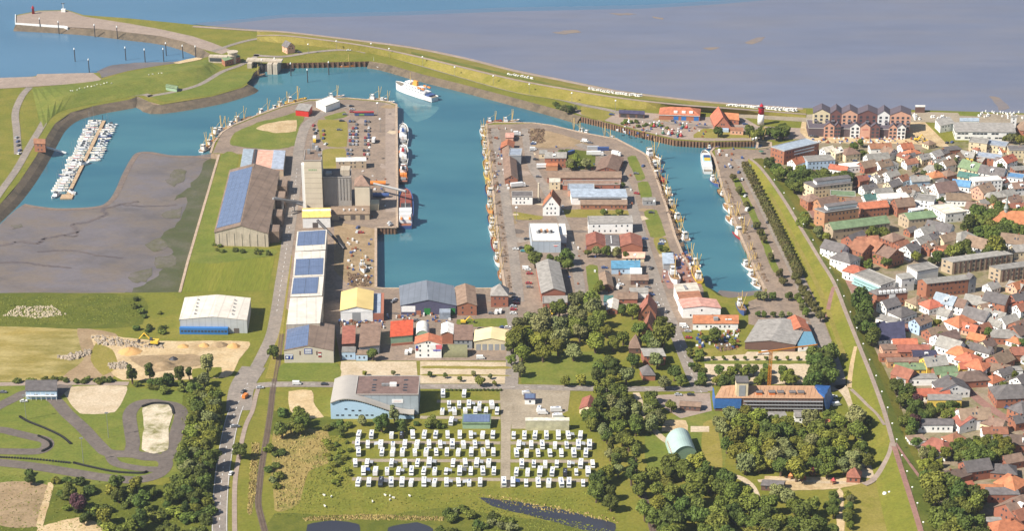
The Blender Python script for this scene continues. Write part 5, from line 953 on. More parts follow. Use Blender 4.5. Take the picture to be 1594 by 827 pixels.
# ================================================================ town houses: x y width depth eave rot wall roof [style]; x,y = where the roof centre is seen
HOUSES = '''
1240 249 11 9 4 40 w o|1275 247 22 12 6 10 b g f|1323 234 13 11 5 20 c b h|1288 231 9 8 6 30 w y|1302 233 9 8 6 35 c y|1370 226 17 8 4 5 w r|1384 233 10 9 5 40 w b y|1365 243 18 11 4 15 w g|1350 254 13 10 4 30 k b|1375 253 12 10 4 30 w b|1306 260 14 7 4 -25 w o|1325 257 17 9 4 15 w w f|1263 268 14 9 3 20 k b h|1371 268 10 9 4 40 c b|1387 269 11 9 5 35 w g|1390 284 12 9 5 40 c d|1341 276 9 8 4 30 k r|1352 290 12 8 4 25 w d|1374 296 14 8 4 20 w g
1420 235 11 9 4 30 w o h|1437 243 9 8 5 30 c g|1456 238 10 9 6 40 w g|1468 235 8 7 5 40 p d|1483 231 12 9 4 15 k d f|1486 243 12 10 5 35 w b|1507 239 11 9 5 -30 y g|1540 243 19 11 5 -20 k l f|1568 246 13 10 5 40 w o|1542 222 26 12 6 -25 c l f|1583 231 14 10 6 0 c d f|1463 250 11 8 4 40 w g|1524 219 14 12 8 -20 c g f|1410 226 10 9 4 20 w o
1405 276 9 8 4 40 w r|1431 277 14 8 4 10 b g|1458 270 12 10 4 20 c o h|1476 268 10 9 5 30 k b h|1513 256 16 13 5 -42 c e|1546 264 19 12 6 -30 w d|1508 272 15 8 5 -30 c i|1497 284 13 9 4 -20 w u|1535 279 22 10 8 10 w w f|1470 289 17 15 6 18 w k|1441 291 10 8 4 30 w g|1414 293 14 10 4 25 w b|1531 291 14 12 6 38 p b|1549 302 16 9 4 15 c g h|1492 305 18 10 4 -5 w b|1581 274 12 10 6 -20 w u f|1587 287 13 9 5 15 w b|1566 299 13 9 4 30 w g|1576 309 12 9 5 35 w b|1406 313 14 12 7 15 k b|1441 308 14 12 8 -20 w g f|1556 320 12 9 4 15 c o|1586 320 16 10 5 10 k r|1520 320 14 10 4 -25 w b|1532 313 10 8 3 30 c g|1425 325 10 7 5 20 b w f|1475 252 10 9 5 30 w b|1590 262 14 9 5 10 k g f
1263 306 12 11 6 25 k b h|1286 312 16 13 5 28 o b|1312 302 18 11 6 -8 o e f|1327 311 12 9 5 20 k b|1356 305 12 8 4 15 w i|1391 306 22 12 7 8 w w f|1380 313 9 7 4 20 w i|1331 368 15 12 6 40 k d|1390 367 13 11 5 40 k b h|1300 382 16 12 8 -40 w d|1316 398 16 13 7 -40 w d h|1332 418 14 11 5 -35 w o h|1342 382 14 13 8 40 k r y|1363 380 14 13 8 38 k r y|1385 390 16 12 7 38 k b y|1350 372 15 10 7 10 k r
1417 383 12 10 6 45 w d|1434 372 11 9 6 40 w g|1444 356 14 11 6 30 w g|1463 351 18 12 7 -30 w d|1474 368 13 10 4 30 c b|1500 365 16 12 4 30 w g h|1525 376 18 14 5 -38 w b|1578 370 17 13 6 -20 w b|1587 385 11 9 4 10 c g|1447 380 9 8 5 40 k b|1466 386 12 8 3 20 w r|1452 366 10 8 6 40 w d|1404 378 9 8 4 30 k r|1550 365 10 7 4 25 w w f
1428 466 12 10 3 35 c b h|1450 471 13 11 3.5 30 w o h|1473 464 14 12 5 -35 w l|1491 469 12 10 5 -35 w b|1521 466 15 11 5 -30 k g|1552 462 15 12 8 -32 k d|1586 442 11 9 4 30 p o|1587 460 14 10 5 30 k d|1592 476 11 9 5 30 w r|1384 470 12 10 5 30 w d|1405 483 14 12 4 35 w d h|1433 497 12 9 6 40 b b|1495 497 16 13 3.5 35 w o h|1521 487 16 13 4 -38 w d|1549 489 14 12 4 -35 w g|1569 496 12 10 5 30 w g|1590 503 13 11 5 35 k b|1382 497 13 8 3 -35 w g f|1536 476 10 8 4 20 c b
1368 505 8 6 2.6 25 w n|1408 531 15 7 3 3 w o|1421 541 19 8 3.5 0 k r|1438 549 14 7 3 0 k n|1388 541 13 8 3 5 p b f|1456 514 13 11 3 30 k b|1472 522 16 11 4 30 w k|1480 533 15 12 4.5 -38 w g|1495 545 13 12 5 -38 w o h|1508 555 13 12 5 -38 w o h|1522 565 13 12 5 -38 w o h|1525 540 16 8 3 -35 w d|1536 533 9 9 5 40 c k|1567 518 19 11 3.5 -8 k g h|1587 510 14 12 5 40 k k|1557 555 14 12 4 40 k b|1590 545 12 9 4 0 k r|1385 554 13 5 2.6 0 k r f|1406 561 20 6 3 2 o b f|1416 569 18 7 3 0 y e|1408 578 12 11 4 -40 k r|1454 560 14 11 5 15 y g|1471 575 14 8 4 8 k e|1482 585 14 6 3 5 c e|1427 587 24 7 3.5 2 w g f|1481 597 19 12 4.5 10 w d y|1448 609 22 8 3 3 w o|1513 583 19 12 3.5 8 k k h|1577 606 24 16 5 5 k d h|1592 632 14 11 5 40 k d h|1551 571 16 9 3 -15 k b|1592 588 12 10 5 40 w d|1504 568 8 7 4 0 y o|1575 575 12 6 2.8 5 w g f
1516 642 18 12 6 5 w b|1498 642 7 6 4 -30 w r|1547 655 13 9 4 -35 c b|1462 690 15 12 4 -40 w r h|1486 680 11 9 4 30 w r h|1548 669 14 7 3.4 0 w r|1563 682 11 7 3 0 w d|1592 683 14 10 4 -5 k k|1426 683 10 7 2.6 10 w b f|1519 722 15 11 5 15 k d|1473 738 13 8 4 20 k k|1495 734 9 8 4 30 k k|1502 757 10 9 4 -60 k o y|1532 758 19 6 3 0 k o|1562 728 14 10 3 -10 k d h|1575 747 14 13 4 45 k o h|1560 765 17 9 4 0 k d f|1578 785 15 13 4.5 40 k b|1566 816 19 12 5 20 k o h|1592 797 12 10 4 30 k r|1508 712 9 5 3 20 w k|1545 812 10 7 3 0 w g f|1590 650 12 8 4 20 k d|1575 712 11 8 3.5 20 k b
'''
WN = {k: v[1] for k, v in WALLS.items()}; RN = {k: v[1] for k, v in ROOFS.items()}
TAKEN = []
for ln in HOUSES.strip().replace('\n', '|').split('|'):
    f = ln.split(); x, y, w_, d_, h, rot = (float(q) for q in f[:6]); h += .8; TAKEN.append(G(x, y + h)); wl_, rl = f[6], f[7]; st = f[8] if len(f) > 8 else 'x'
    rise = 0 if st == 'f' else min(w_, d_) * (.36 if st != 'h' else .34)
    p = G(x, y, h + rise * .45); rz = radians(rot)
    u = Vector((cos(rz), sin(rz), 0)); v = Vector((-sin(rz), cos(rz), 0)); loc = p - u * w_ / 2 - v * d_ / 2; loc.z = 0
    kind = 'flat roofed house' if st == 'f' else 'hipped house' if st == 'h' else 'gabled house'
    root = thing('house', loc, rz, None, 'house', 'houses of the town', (f'{WN[wl_]} {kind} with {RN[rl]} roof', 0))
    building(root, w_, d_, h, rise, st, wl_, rl, chim=1 if st != 'f' and random.random() < .7 else 0, gap=3.0)
# smaller houses filling the rows between them
def inside(x, y, poly):
    r = False; n = len(poly)
    for i in range(n):
        (x1, y1), (x2, y2) = poly[i], poly[i - 1]
        if (y1 > y) != (y2 > y) and x < (x2 - x1) * (y - y1) / (y2 - y1) + x1: r = not r
    return r
RF = random.Random(21); TP = [(1340, 262), (1400, 232), (1594, 232), (1594, 330), (1500, 318), (1400, 340), (1345, 300)]; TP2 = [(1395, 470), (1594, 446), (1594, 660), (1560, 640), (1500, 560), (1440, 540), (1420, 500)]; TP3 = [(1400, 345), (1500, 380), (1594, 372), (1594, 400), (1470, 400), (1410, 398)]
streets = [p for pts in ([(1440,520),(1462,552),(1490,590),(1520,620),(1555,645),(1594,668)], [(1350,470),(1400,500),(1440,520),(1500,500),(1600,470)]) for p in wline(pts, 0, 8)]
bigs = [o.matrix_basis @ Vector((root_info[o.name][0] / 2, root_info[o.name][1] / 2, 0)) for o in S.collection.objects if o.name in root_info]; bigr = [max(root_info[o.name][:2]) * .6 for o in S.collection.objects if o.name in root_info]
for poly, nn in ((TP, 30), (TP2, 26), (TP3, 8)):
    k = 0; t_ = 0
    while k < nn and t_ < 4000:
        t_ += 1; x = RF.uniform(min(p[0] for p in poly), max(p[0] for p in poly)); y = RF.uniform(min(p[1] for p in poly), max(p[1] for p in poly)); p = G(x, y)
        if not inside(x, y, poly) or any((p - q).length < 11.5 for q in TAKEN) or any((p - q).length < 8.5 for q in streets) or any((p - q).length < r_ + 6 for q, r_ in zip(bigs, bigr)): continue
        TAKEN.append(p); k += 1; w_, d_, h = RF.uniform(7.5, 11), RF.uniform(6.5, 8.5), RF.uniform(2.8, 4.5); rot = RF.choice([35, 38, -38, -52, 30]) + RF.uniform(-6, 6); wl_ = RF.choice('wwwwwckp'); rl = RF.choice('oobggdrg'); st = RF.choice('xxxh'); rise = d_ * .38
        root = thing('house', p, radians(rot), None, 'house', 'houses of the town', (f'{WN[wl_]} {"hipped" if st == "h" else "gabled"} cottage with {RN[rl]} roof', 0)); building(root, w_, d_, h, rise, st, wl_, rl, chim=1 if RF.random() < .6 else 0, gap=2.4)
# ================================================================ trees
LEAFM = {}
def leaf(name, rgb, rnd=.3):
    m, t, b = newmat('leaves_' + name); N = t.nodes.new; L = t.links.new
    oi = N('ShaderNodeObjectInfo'); h = N('ShaderNodeHueSaturation'); h.inputs['Color'].default_value = (*rgb, 1)
    ge = N('ShaderNodeNewGeometry')
    r = N('ShaderNodeMapRange'); r.inputs[3].default_value = 1 - rnd; r.inputs[4].default_value = 1 + rnd; L(oi.outputs['Random'], r.inputs[0])
    r1 = N('ShaderNodeMapRange'); r1.inputs[3].default_value = .65; r1.inputs[4].default_value = 1.4; L(ge.outputs['Random Per Island'], r1.inputs[0])
    mu = N('ShaderNodeMath'); mu.operation = 'MULTIPLY'; L(r.outputs[0], mu.inputs[0]); L(r1.outputs[0], mu.inputs[1]); L(mu.outputs[0], h.inputs['Value'])
    r2 = N('ShaderNodeMapRange'); r2.inputs[3].default_value = .475; r2.inputs[4].default_value = .525
    fr = N('ShaderNodeMath'); fr.operation = 'FRACT'; m7 = N('ShaderNodeMath'); m7.operation = 'MULTIPLY'; m7.inputs[1].default_value = 5.7
    L(oi.outputs['Random'], m7.inputs[0]); L(m7.outputs[0], fr.inputs[0]); L(fr.outputs[0], r2.inputs[0]); L(r2.outputs[0], h.inputs['Hue'])
    L(h.outputs[0], b.inputs['Base Color']); b.inputs['Roughness'].default_value = .7; b.inputs['Specular IOR Level'].default_value = .2
    LEAFM[name] = m; return m
leaf('green', c((95, 103, 41))); leaf('dark', c((78, 90, 37))); leaf('silver', c((110, 113, 68))); leaf('light', c((110, 114, 42))); leaf('copper', c((74, 48, 50)), .1); leaf('clip', c((90, 86, 46)), .12)
BARK = mat('bark', c((96, 80, 66)), .9, .2)
def crown_mesh(name, seed, shape, n=1300, ls=.13):
    R = random.Random(seed); mb = MB(); lob = []
    for i in range(12):
        a = R.random() * 2 * pi; z = R.uniform(-.6, .9); rr = sqrt(max(.05, 1 - z * z * .8)) * R.uniform(.45, .72)
        lob.append((Vector((cos(a) * rr, sin(a) * rr, z * .75)), R.uniform(.26, .5)))
    lob.append((Vector((0, 0, .05)), .6))
    if shape == 'tall': lob = [(Vector((l.x * .6, l.y * .6, l.z * 1.5)), r * .75) for l, r in lob]
    if shape == 'bush': lob = [(Vector((l.x, l.y, l.z * .6)), r * .9) for l, r in lob]
    if shape == 'cone': lob = [(Vector((R.uniform(-.12, .12), R.uniform(-.12, .12), -.8 + .25 * k)), .62 - .07 * k) for k in range(9)]
    if shape == 'clip': lob = [(Vector((sx * .32, sy * .32, sz * .35)), .48) for sx in (-1, 1) for sy in (-1, 1) for sz in (-1, 1)]
    for ce, r in lob:                       # inner body so that crowns are not hollow
        k = 8; b0 = len(mb.v)
        vs = [ce + Vector((cos(2 * pi * i / k) * cos(t), sin(2 * pi * i / k) * cos(t), sin(t))) * r * R.uniform(.45, .7) for t in (-1.1, -.35, .4, 1.15) for i in range(k)]
        fs = [(q * k + i, q * k + (i + 1) % k, (q + 1) * k + (i + 1) % k, (q + 1) * k + i) for q in range(3) for i in range(k)] + [tuple(range(k))[::-1], tuple(range(3 * k, 4 * k))]
        mb.add(vs, fs)
    tot = sum(r * r for _, r in lob)
    for ce, r in lob:
        for _ in range(int(n * r * r / tot)):
            z = R.uniform(-.75, 1); a = R.random() * 2 * pi; q = sqrt(1 - z * z); nrm = Vector((q * cos(a), q * sin(a), z)); p = ce + nrm * r * R.uniform(.7, 1.2)
            d = (nrm + Vector((R.uniform(-.8, .8), R.uniform(-.8, .8), R.uniform(-.5, .8)))).normalized(); t1 = d.orthogonal().normalized(); t1.rotate(Matrix.Rotation(R.random() * 6.3, 3, d)); t2 = d.cross(t1); s_ = ls * R.uniform(.6, 1.3)
            mb.add([p - t1 * s_ - t2 * s_ * .6, p + t1 * s_ - t2 * s_ * .6, p + t1 * s_ * .8 + t2 * s_ * .7, p - t1 * s_ * .8 + t2 * s_ * .7], [(0, 1, 2, 3)])
    me = bpy.data.meshes.new(name); me.from_pydata(mb.v, [], mb.f); me.update(); me.materials.append(LEAFM['green']); return me
CROWN = {k: [crown_mesh('crown_' + k, i * 13 + j, k, nn, ls) for j in range(nv)] for i, (k, nv, nn, ls) in enumerate((('round', 9, 2400, .1), ('tall', 4, 1500, .11), ('bush', 6, 900, .14), ('cone', 1, 900, .11), ('clip', 2, 900, .12)))}
tm = MB(); tm.tube((0, 0, 0), (.1, .05, 1.2), .17, .12, 7)
for a in range(4): tm.tube((.08, .04, .75 + .1 * a), (.75 * cos(a * 1.6), .75 * sin(a * 1.6), 1.35 + .1 * a), .075, .03, 5)
TRUNK = tm.mesh('trunk', BARK)
def tree(px, py, r, kind='round', leafk=None, desc=None, grp=None, name=None, tall=1.0, label=None):
    """px,py: where the middle of the crown is seen; r crown radius in m"""
    R = random; leafk = leafk or R.choice(['green', 'green', 'dark', 'dark', 'silver', 'light'])
    if kind == 'bush':
        p = G(px, py, r * .5)
        o = inst(name or 'bush', R.choice(CROWN['bush']), None, (p.x, p.y, r * .5), R.random() * 6.3, LEAFM[leafk], scale=(r, r * R.uniform(.85, 1.15), r * R.uniform(.75, 1.0)))
        tag(o, label, 'bush', grp, None if label else (desc or f'{ADJ[leafk]} bush', 0)); return o
    zc = r * (1.35 if kind == 'round' else 1.25 if kind == 'clip' else 1.7 if kind == 'tall' else 1.1) * tall; p = G(px, py, zc)
    root = thing(name or ('woodland_tree' if grp and ('wood' in grp or 'belt' in grp or 'grove' in grp or 'big trees' in grp) else 'garden_tree' if grp and 'garden' in grp else 'tree'), (p.x, p.y, 0), R.random() * 6.3, label, 'tree', grp, None if label else (desc or f'{ADJ[leafk]} {"slender" if kind == "tall" else "round crowned"} tree', 0))
    inst('trunk', TRUNK, root, (0, 0, 0), scale=(r * .8, r * .8, zc * .8))
    inst('crown', R.choice(CROWN[kind]), root, (0, 0, zc), 0, LEAFM[leafk], scale=(r * R.uniform(.92, 1.08), r * R.uniform(.92, 1.08), r * R.uniform(.85, 1.05)))
    return root
ADJ = {'green': 'green', 'dark': 'dark green', 'silver': 'silvery', 'light': 'light green', 'copper': 'copper red', 'clip': 'clipped'}
def inside(x, y, poly):
    r = False; n = len(poly)
    for i in range(n):
        (x1, y1), (x2, y2) = poly[i], poly[i - 1]
        if (y1 > y) != (y2 > y) and x < (x2 - x1) * (y - y1) / (y2 - y1) + x1: r = not r
    return r
def scatter(poly, n, rr, kinds, grp, leafs=None, mind=.62, desc=None):
    xs = [p[0] for p in poly]; ys = [p[1] for p in poly]; done = []; tries = 0
    while len(done) < n and tries < n * 60:
        tries += 1; x = random.uniform(min(xs), max(xs)); y = random.uniform(min(ys), max(ys))
        if not inside(x, y, poly): continue
        r = random.uniform(*rr); p = G(x, y)
        if any((p - q).length < (r + s_) * mind for q, s_ in done): continue
        done.append((p, r)); tree(x, y, r, random.choice(kinds), random.choice(leafs) if leafs else None, desc, grp)
RD, TL, BU = 'round', 'tall', 'bush'
scatter([(800, 505), (830, 488), (860, 480), (888, 462), (915, 462), (945, 495), (952, 535), (925, 545), (850, 552), (820, 560), (805, 590), (798, 560)], 30, (3.8, 6.6), [RD], 'trees of the park grove', ['silver', 'silver', 'light', 'green'])
scatter([(930, 560), (965, 560), (975, 600), (1000, 640), (1005, 690), (985, 740), (955, 735), (935, 690), (915, 650), (925, 615)], 38, (3, 5.4), [RD, RD, TL], 'tree belt beside the motorhome park')
scatter([(915, 735), (945, 735), (958, 765), (950, 790), (925, 775)], 7, (3, 5), [RD], 'tree belt beside the motorhome park')
scatter([(1002, 615), (1015, 612), (1030, 650), (1012, 662)], 8, (3, 4.5), [RD], 'trees along the gravel path')
scatter([(1118, 650), (1160, 636), (1200, 655), (1240, 660), (1300, 640), (1330, 640), (1342, 690), (1352, 720), (1330, 735), (1280, 735), (1200, 733), (1150, 720), (1122, 700)], 62, (3.6, 6.4), [RD], 'trees of the playground wood', ['dark', 'green', 'silver', 'light'])
scatter([(990, 740), (1040, 715), (1080, 715), (1110, 730), (1150, 748), (1180, 775), (1190, 840), (1040, 840), (1005, 800)], 48, (3.4, 6.2), [RD], 'trees of the lower wood', ['dark', 'green', 'green', 'light'])
scatter([(1185, 765), (1230, 760), (1270, 780), (1275, 840), (1195, 840)], 14, (4, 6), [RD], 'trees below the playground')
scatter([(1285, 765), (1300, 765), (1302, 835), (1288, 835)], 6, (2.5, 3.5), [RD], 'trees along the field path'); scatter([(1316, 765), (1326, 770), (1324, 830), (1314, 830)], 6, (2, 3), [RD], 'trees along the field path')
scatter([(300, 605), (335, 600), (343, 640), (332, 700), (325, 760), (300, 780), (275, 770), (285, 700), (300, 650)], 70, (2.8, 4.8), [RD, BU, RD], 'belt of trees along the main road', None, .5)
for x, y, r, k in ((205, 580, 4.5, TL), (232, 578, 4.5, TL), (262, 590, 3.6, RD), (279, 582, 4.5, TL), (294, 580, 3, TL), (322, 566, 6, TL), (318, 590, 4, RD), (248, 594, 3, RD)): tree(x, y, r, k, 'silver' if x > 300 else 'dark', 'tall wind shaped tree', 'trees at the sand pit edge')
scatter([(195, 592), (300, 596), (300, 610), (215, 612)], 10, (2.2, 3.4), [BU], 'bushes below the sand pit', ['dark', 'green']); scatter([(-5, 588), (170, 590), (190, 596), (-5, 596)], 16, (1.6, 2.6), [BU], 'hedge along the clubhouse road', ['dark', 'green'])
scatter([(0, 730), (120, 745), (250, 755), (330, 770), (330, 835), (180, 830), (100, 800), (90, 760), (0, 745)], 66, (2.2, 4.6), [BU, BU, RD], 'scrub below the kart track', ['dark', 'green', 'light', 'dark'], .5)
tree(123, 782, 4.2, RD, 'copper', label='copper red tree in the scrub below the kart track', grp='scrub below the kart track')
tree(373, 701, 4.5, RD, 'dark', label='single round tree between main road and cycle path'); tree(425, 547, 4, RD, 'dark', label='single dark tree beside the railway and the parking hall'); tree(330, 714, 5.5, RD, 'green', label='broad green tree overhanging the main road')
scatter([(432, 640), (470, 640), (482, 668), (440, 675)], 8, (3, 4.5), [RD, BU], 'trees beside the wave roofed hall'); scatter([(480, 655), (560, 655), (690, 652), (690, 668), (560, 670), (480, 672)], 16, (1.8, 3.4), [BU, RD], 'planting in front of the wave roofed hall')
tree(614, 643, 4.2, TL, 'silver', label='tall slim tree against the wave roofed hall'); tree(594, 658, 4.5, RD, 'dark', label='dark tree in front of the wave hall entrance'); tree(671, 655, 3.6, RD, 'green', label='round tree beside the wash house lane')
scatter([(418, 690), (440, 690), (432, 780), (414, 780)], 8, (2, 3.4), [BU], 'bushes along the railway'); scatter([(505, 680), (545, 665), (548, 755), (515, 760)], 26, (1.4, 2.4), [BU], 'willow scrub at the motorhome park', ['light', 'green'], .5)
scatter([(690, 800), (740, 790), (770, 805), (760, 835), (680, 835)], 12, (2.4, 4), [BU], 'bushes at the ponds'); scatter([(775, 808), (805, 800), (812, 835), (770, 835)], 5, (2.4, 3.6), [BU], 'bushes at the ponds')
for i, (x, y) in enumerate(((669, 583), (693, 585), (716, 590), (737, 582), (748, 592), (763, 586), (770, 597), (568, 581), (612, 581))): tree(x, y, 1.6 + (i == 4) * 1.6, RD, desc='small planted tree', grp='young trees on the gravel lots')
for i in range(15): tree(690 + i * 6.4, 607.5, 1.1, BU, 'dark', grp='hedge along the cross road')
tree(580, 551, 3.4, RD, 'dark', label='round dark bush-like tree beside the low yard office'); tree(796, 538, 4, RD, label='tree at the corner of the garage hall yard'); tree(796, 560, 3, RD, label='small tree at the quay lane below the garage hall')
for x, y, r in ((824, 388, 3.6), (833, 403, 5.2), (872, 405, 4), (884, 398, 5), (884, 412, 4), (856, 402, 2.6), (876, 242, 4.5), (898, 250, 4.5), (912, 254, 4), (888, 255, 3.5), (890, 258, 3), (941, 330, 2.6), (964, 330, 2.6), (957, 336, 2), (928, 391, 3.4), (944, 390, 3.6), (960, 392, 3.2), (974, 398, 2.6), (915, 394, 2.6), (970, 287, 2), (960, 288, 2), (932, 446, 4), (985, 484, 4.6), (968, 482, 3.4), (1030, 500, 3.4), (1032, 520, 8.2), (1010, 528, 5), (1020, 535, 4.6), (995, 512, 4.4), (970, 525, 4.2), (955, 535, 4.2), (985, 560, 4), (975, 585, 5), (1023, 560, 5), (1050, 580, 4.4), (1036, 595, 4), (1060, 592, 3.4), (955, 590, 4.4), (930, 583, 4), (905, 590, 3.6), (880, 592, 3.2), (1045, 632, 3.4), (1114, 521, 4.6), (1098, 527, 2.4), (1140, 533, 2.4), (1037, 388, 2.4), (1028, 386, 2)): tree(x, y, r, RD, desc='garden tree' if y > 380 else 'pier tree', grp='garden trees of the pier')
scatter([(1072, 530), (1092, 545), (1098, 600), (1084, 600), (1074, 570)], 12, (2, 3.2), [RD, BU], 'hedge trees along the pier street', ['green', 'dark'])
for i in range(9): tree(1110 + i * 16.5, 557.5, 1.3, RD, 'green', desc='tiny clipped car park tree', grp='young trees in the garden car park')
scatter([(1105, 578), (1165, 572), (1258, 574), (1258, 596), (1105, 598)], 22, (2.4, 3.8), [RD], 'trees of the garden car park', ['green', 'dark', 'light']); scatter([(1255, 545), (1292, 545), (1298, 588), (1265, 592)], 9, (4.5, 6.5), [RD], 'big trees at the dyke foot', ['dark'])
l = wline([(1160, 259, 2.5), (1190, 318, 2.5), (1218, 375, 2.5), (1243, 427, 2.5)], 0, 12); acc = 0; prev = l[0]; nxt = 0
for p in l:
    acc += (p - prev).length; prev = p
    if acc >= nxt:
        nxt += 5.2; root = thing('pollard_tree', (p.x, p.y, 0), 0, None, 'tree', 'clipped tree row along the harbour street', ('clipped tree in the dense harbour street row', 2))
        inst('trunk', TRUNK, root, scale=(2.4, 2.4, 2.4)); inst('crown', random.choice(CROWN['clip']), root, (0, 0, 3.7), random.random() * 6, LEAFM['clip'], scale=(3.4, 3.4, 3.0))
for x, y in ((1238, 432), (1244, 441), (1249, 450), (1254, 458), (1259, 467), (1265, 475), (1271, 484), (1277, 492)): tree(x, y, 3.2, RD, 'clip', desc='spaced clipped street tree', grp='spaced trees along the harbour street')
for x, y in ((1141, 276), (1150, 296), (1163, 318), (1178, 350), (1183, 360), (1189, 371), (1200, 400), (1213, 425), (1220, 437)): tree(x, y, 2.8, RD, 'clip', desc='quay tree beside the parking strip', grp='quay trees'); 
for x, y in ((1180, 459), (1190, 461), (1203, 460), (1228, 460), (1241, 462), (1246, 470), (1250, 478), (1254, 486), (1180, 488), (1189, 489), (1204, 489), (1217, 490), (1229, 490)): tree(x, y, 2.8 if y < 487 else 1.9, RD, desc='car park tree at the channel end', grp='trees round the channel end car park')
for x, y, r in ((1340, 468, 7.5), (1348, 482, 6), (1344, 500, 7), (1352, 512, 5), (1358, 524, 5.5)): tree(x, y, r, RD, 'dark', desc='big dark tree behind the dyke', grp='big trees behind the dyke')
scatter([(1195, 252), (1215, 262), (1245, 262), (1262, 272), (1300, 270), (1322, 276), (1300, 284), (1262, 290), (1240, 294), (1222, 280), (1200, 268)], 26, (3.6, 5.6), [RD], 'trees behind the quay offices', ['dark', 'dark', 'green'])
for x, y, r in ((1250, 348, 4.6), (1254, 340, 3), (1275, 362, 4.6), (1284, 368, 3.4), (1252, 335, 3), (1261, 375, 2.4)): tree(x, y, r, RD, desc='street tree before the flats', grp='street trees before the flats')
scatter([(1505, 350), (1520, 325), (1560, 325), (1600, 330), (1600, 338), (1540, 345), (1600, 362), (1560, 368), (1515, 368)], 24, (4, 6.5), [RD], 'trees round the church', ['dark', 'dark', 'green'])
for x, y, r in ((1500, 388, 6), (1485, 392, 5.5), (1553, 382, 8), (1540, 392, 5), (1512, 398, 4), (1362, 362, 5), (1375, 364, 4.5), (1354, 367, 4), (1352, 412, 3.4), (1340, 405, 3), (1380, 408, 3.4), (1370, 398, 4), (1425, 398, 3.4), (1460, 400, 4), (1450, 408, 3), (1440, 330, 2.6), (1465, 312, 3), (1545, 312, 4), (1538, 314, 3), (1460, 262, 3.4), (1425, 264, 3), (1485, 252, 3.4), (1575, 213, 4), (1588, 218, 4), (1565, 215, 3), (1330, 228, 3.4), (1343, 240, 3), (1340, 222, 3)): tree(x, y, r, RD, desc='town garden tree', grp='garden trees of the town')
scatter([(1410, 480), (1600, 470), (1600, 600), (1540, 620), (1480, 560), (1420, 520)], 34, (1.8, 3.2), [RD, BU], 'garden trees of the town', None, 1.6); scatter([(1390, 230), (1600, 250), (1600, 320), (1400, 330)], 26, (1.6, 2.8), [RD, BU], 'garden trees of the town', None, 2.0)
scatter([(1395, 600), (1430, 610), (1432, 690), (1420, 700), (1405, 660)], 14, (3, 4.6), [RD], 'trees between dyke and guesthouse', ['dark', 'green', 'dark', 'copper']); scatter([(1432, 633), (1495, 632), (1498, 647), (1430, 650)], 12, (2.4, 3.6), [RD], 'garden behind the yellow flats', ['dark', 'green'])
scatter([(1480, 690), (1560, 685), (1575, 700), (1560, 715), (1490, 712), (1470, 705)], 18, (3.2, 5.6), [RD], 'trees below the guesthouse', ['dark', 'green', 'light']); scatter([(1425, 700), (1465, 700), (1470, 730), (1440, 745)], 10, (2.4, 3.8), [RD], 'garden trees at the dyke foot', None)
scatter([(1452, 752), (1490, 745), (1520, 770), (1530, 840), (1470, 840), (1455, 790)], 17, (4.6, 7), [RD], 'big trees at the lower town edge', ['green', 'dark', 'dark'])
tree(1438, 734, 2.6, 'cone', 'light', label='slim yellow-green conical tree at the dyke foot')
scatter([(1163, 198), (1222, 197), (1228, 208), (1165, 212)], 12, (3, 4.6), [RD], 'trees below the lighthouse', ['dark', 'green']); tree(1118, 204, 4, RD, 'dark', label='round dark tree before the steep barn')
scatter([(860, 160), (905, 168), (908, 175), (865, 168)], 9, (2, 3.2), [BU, RD], 'bushes on the seaward bank', ['silver', 'dark']); scatter([(965, 186), (1040, 194), (1050, 200), (968, 194)], 12, (1.6, 2.4), [BU], 'planting on the museum quay', ['green', 'dark'])
scatter([(330, 375), (342, 372), (345, 388), (428, 390), (428, 396), (330, 392)], 16, (1.4, 2.4), [BU], 'hedge below the solar warehouse', ['dark', 'green'], .5); scatter([(205, 465), (245, 470), (262, 520), (215, 525)], 14, (1.6, 2.8), [BU], 'bushes beside the blue clad hall', ['dark', 'green'])
scatter([(1330, 740), (1345, 700), (1352, 640), (1340, 640), (1338, 700)], 3, (3, 4), [RD], 'trees of the playground wood')
# ================================================================ vehicles
PAINT = {k: mat('paint_' + k, v, .3, .04, .3, spec=.5) for k, v in dict(white=(.72, .72, .71), silver=(.42, .43, .45), black=(.03, .03, .035), blue=(.05, .09, .24), red=(.38, .03, .03), grey=(.16, .16, .17), green=(.06, .14, .09), yellow=(.75, .5, .05), orange=(.7, .22, .04), teal=(.05, .3, .32)).items()}
TYRE = mat('tyre_rubber', (.03, .03, .03), .9, .1)
def V(mb, nm, m): return mb.mesh(nm, m)
cb = MB(); cb.prism([(-2.15, .3), (2.15, .3), (2.2, .62), (2.05, .85), (1.0, .95), (-1.9, 1.0), (-2.2, .75)], -.88, .88, lambda a, z, b: (a, b, z)); CAR_B = V(cb, 'body', PAINT['white'])
cb = MB(); cb.tbox((-1.85, 1.0, -.82, .82), (-1.35, .25, -.66, .66), .93, 1.42); CAR_G = V(cb, 'windows', GLASS)
cb = MB(); cb.tbox((-1.36, .27, -.66, .66), (-1.25, .15, -.62, .62), 1.421, 1.5); CAR_R = V(cb, 'roof', PAINT['white'])
wl_ = MB(); wl_.tube((0, -.1, 0), (0, .1, 0), .32, n=10); WHEEL = V(wl_, 'wheel', TYRE)
def wheels(root, xs, y):
    for x in xs:
        for s_ in (-1, 1): inst('wheel', WHEEL, root, (x, s_ * y, .32))
def car(px, py, rot, col, grp=None, desc=None, mode=0, name='car'):
    p = G(px, py, .6); root = thing(name, (p.x, p.y, .2), radians(rot), None, 'car', grp, (desc or f'parked {col} car', mode))
    inst('body', CAR_B, root, m=PAINT[col]); inst('windows', CAR_G, root); inst('roof', CAR_R, root, m=PAINT[col]); wheels(root, (-1.35, 1.35), .8); return root
CC = ['white', 'silver', 'black', 'blue', 'red', 'grey', 'grey', 'silver', 'white', 'blue']
R2 = random.Random(3)
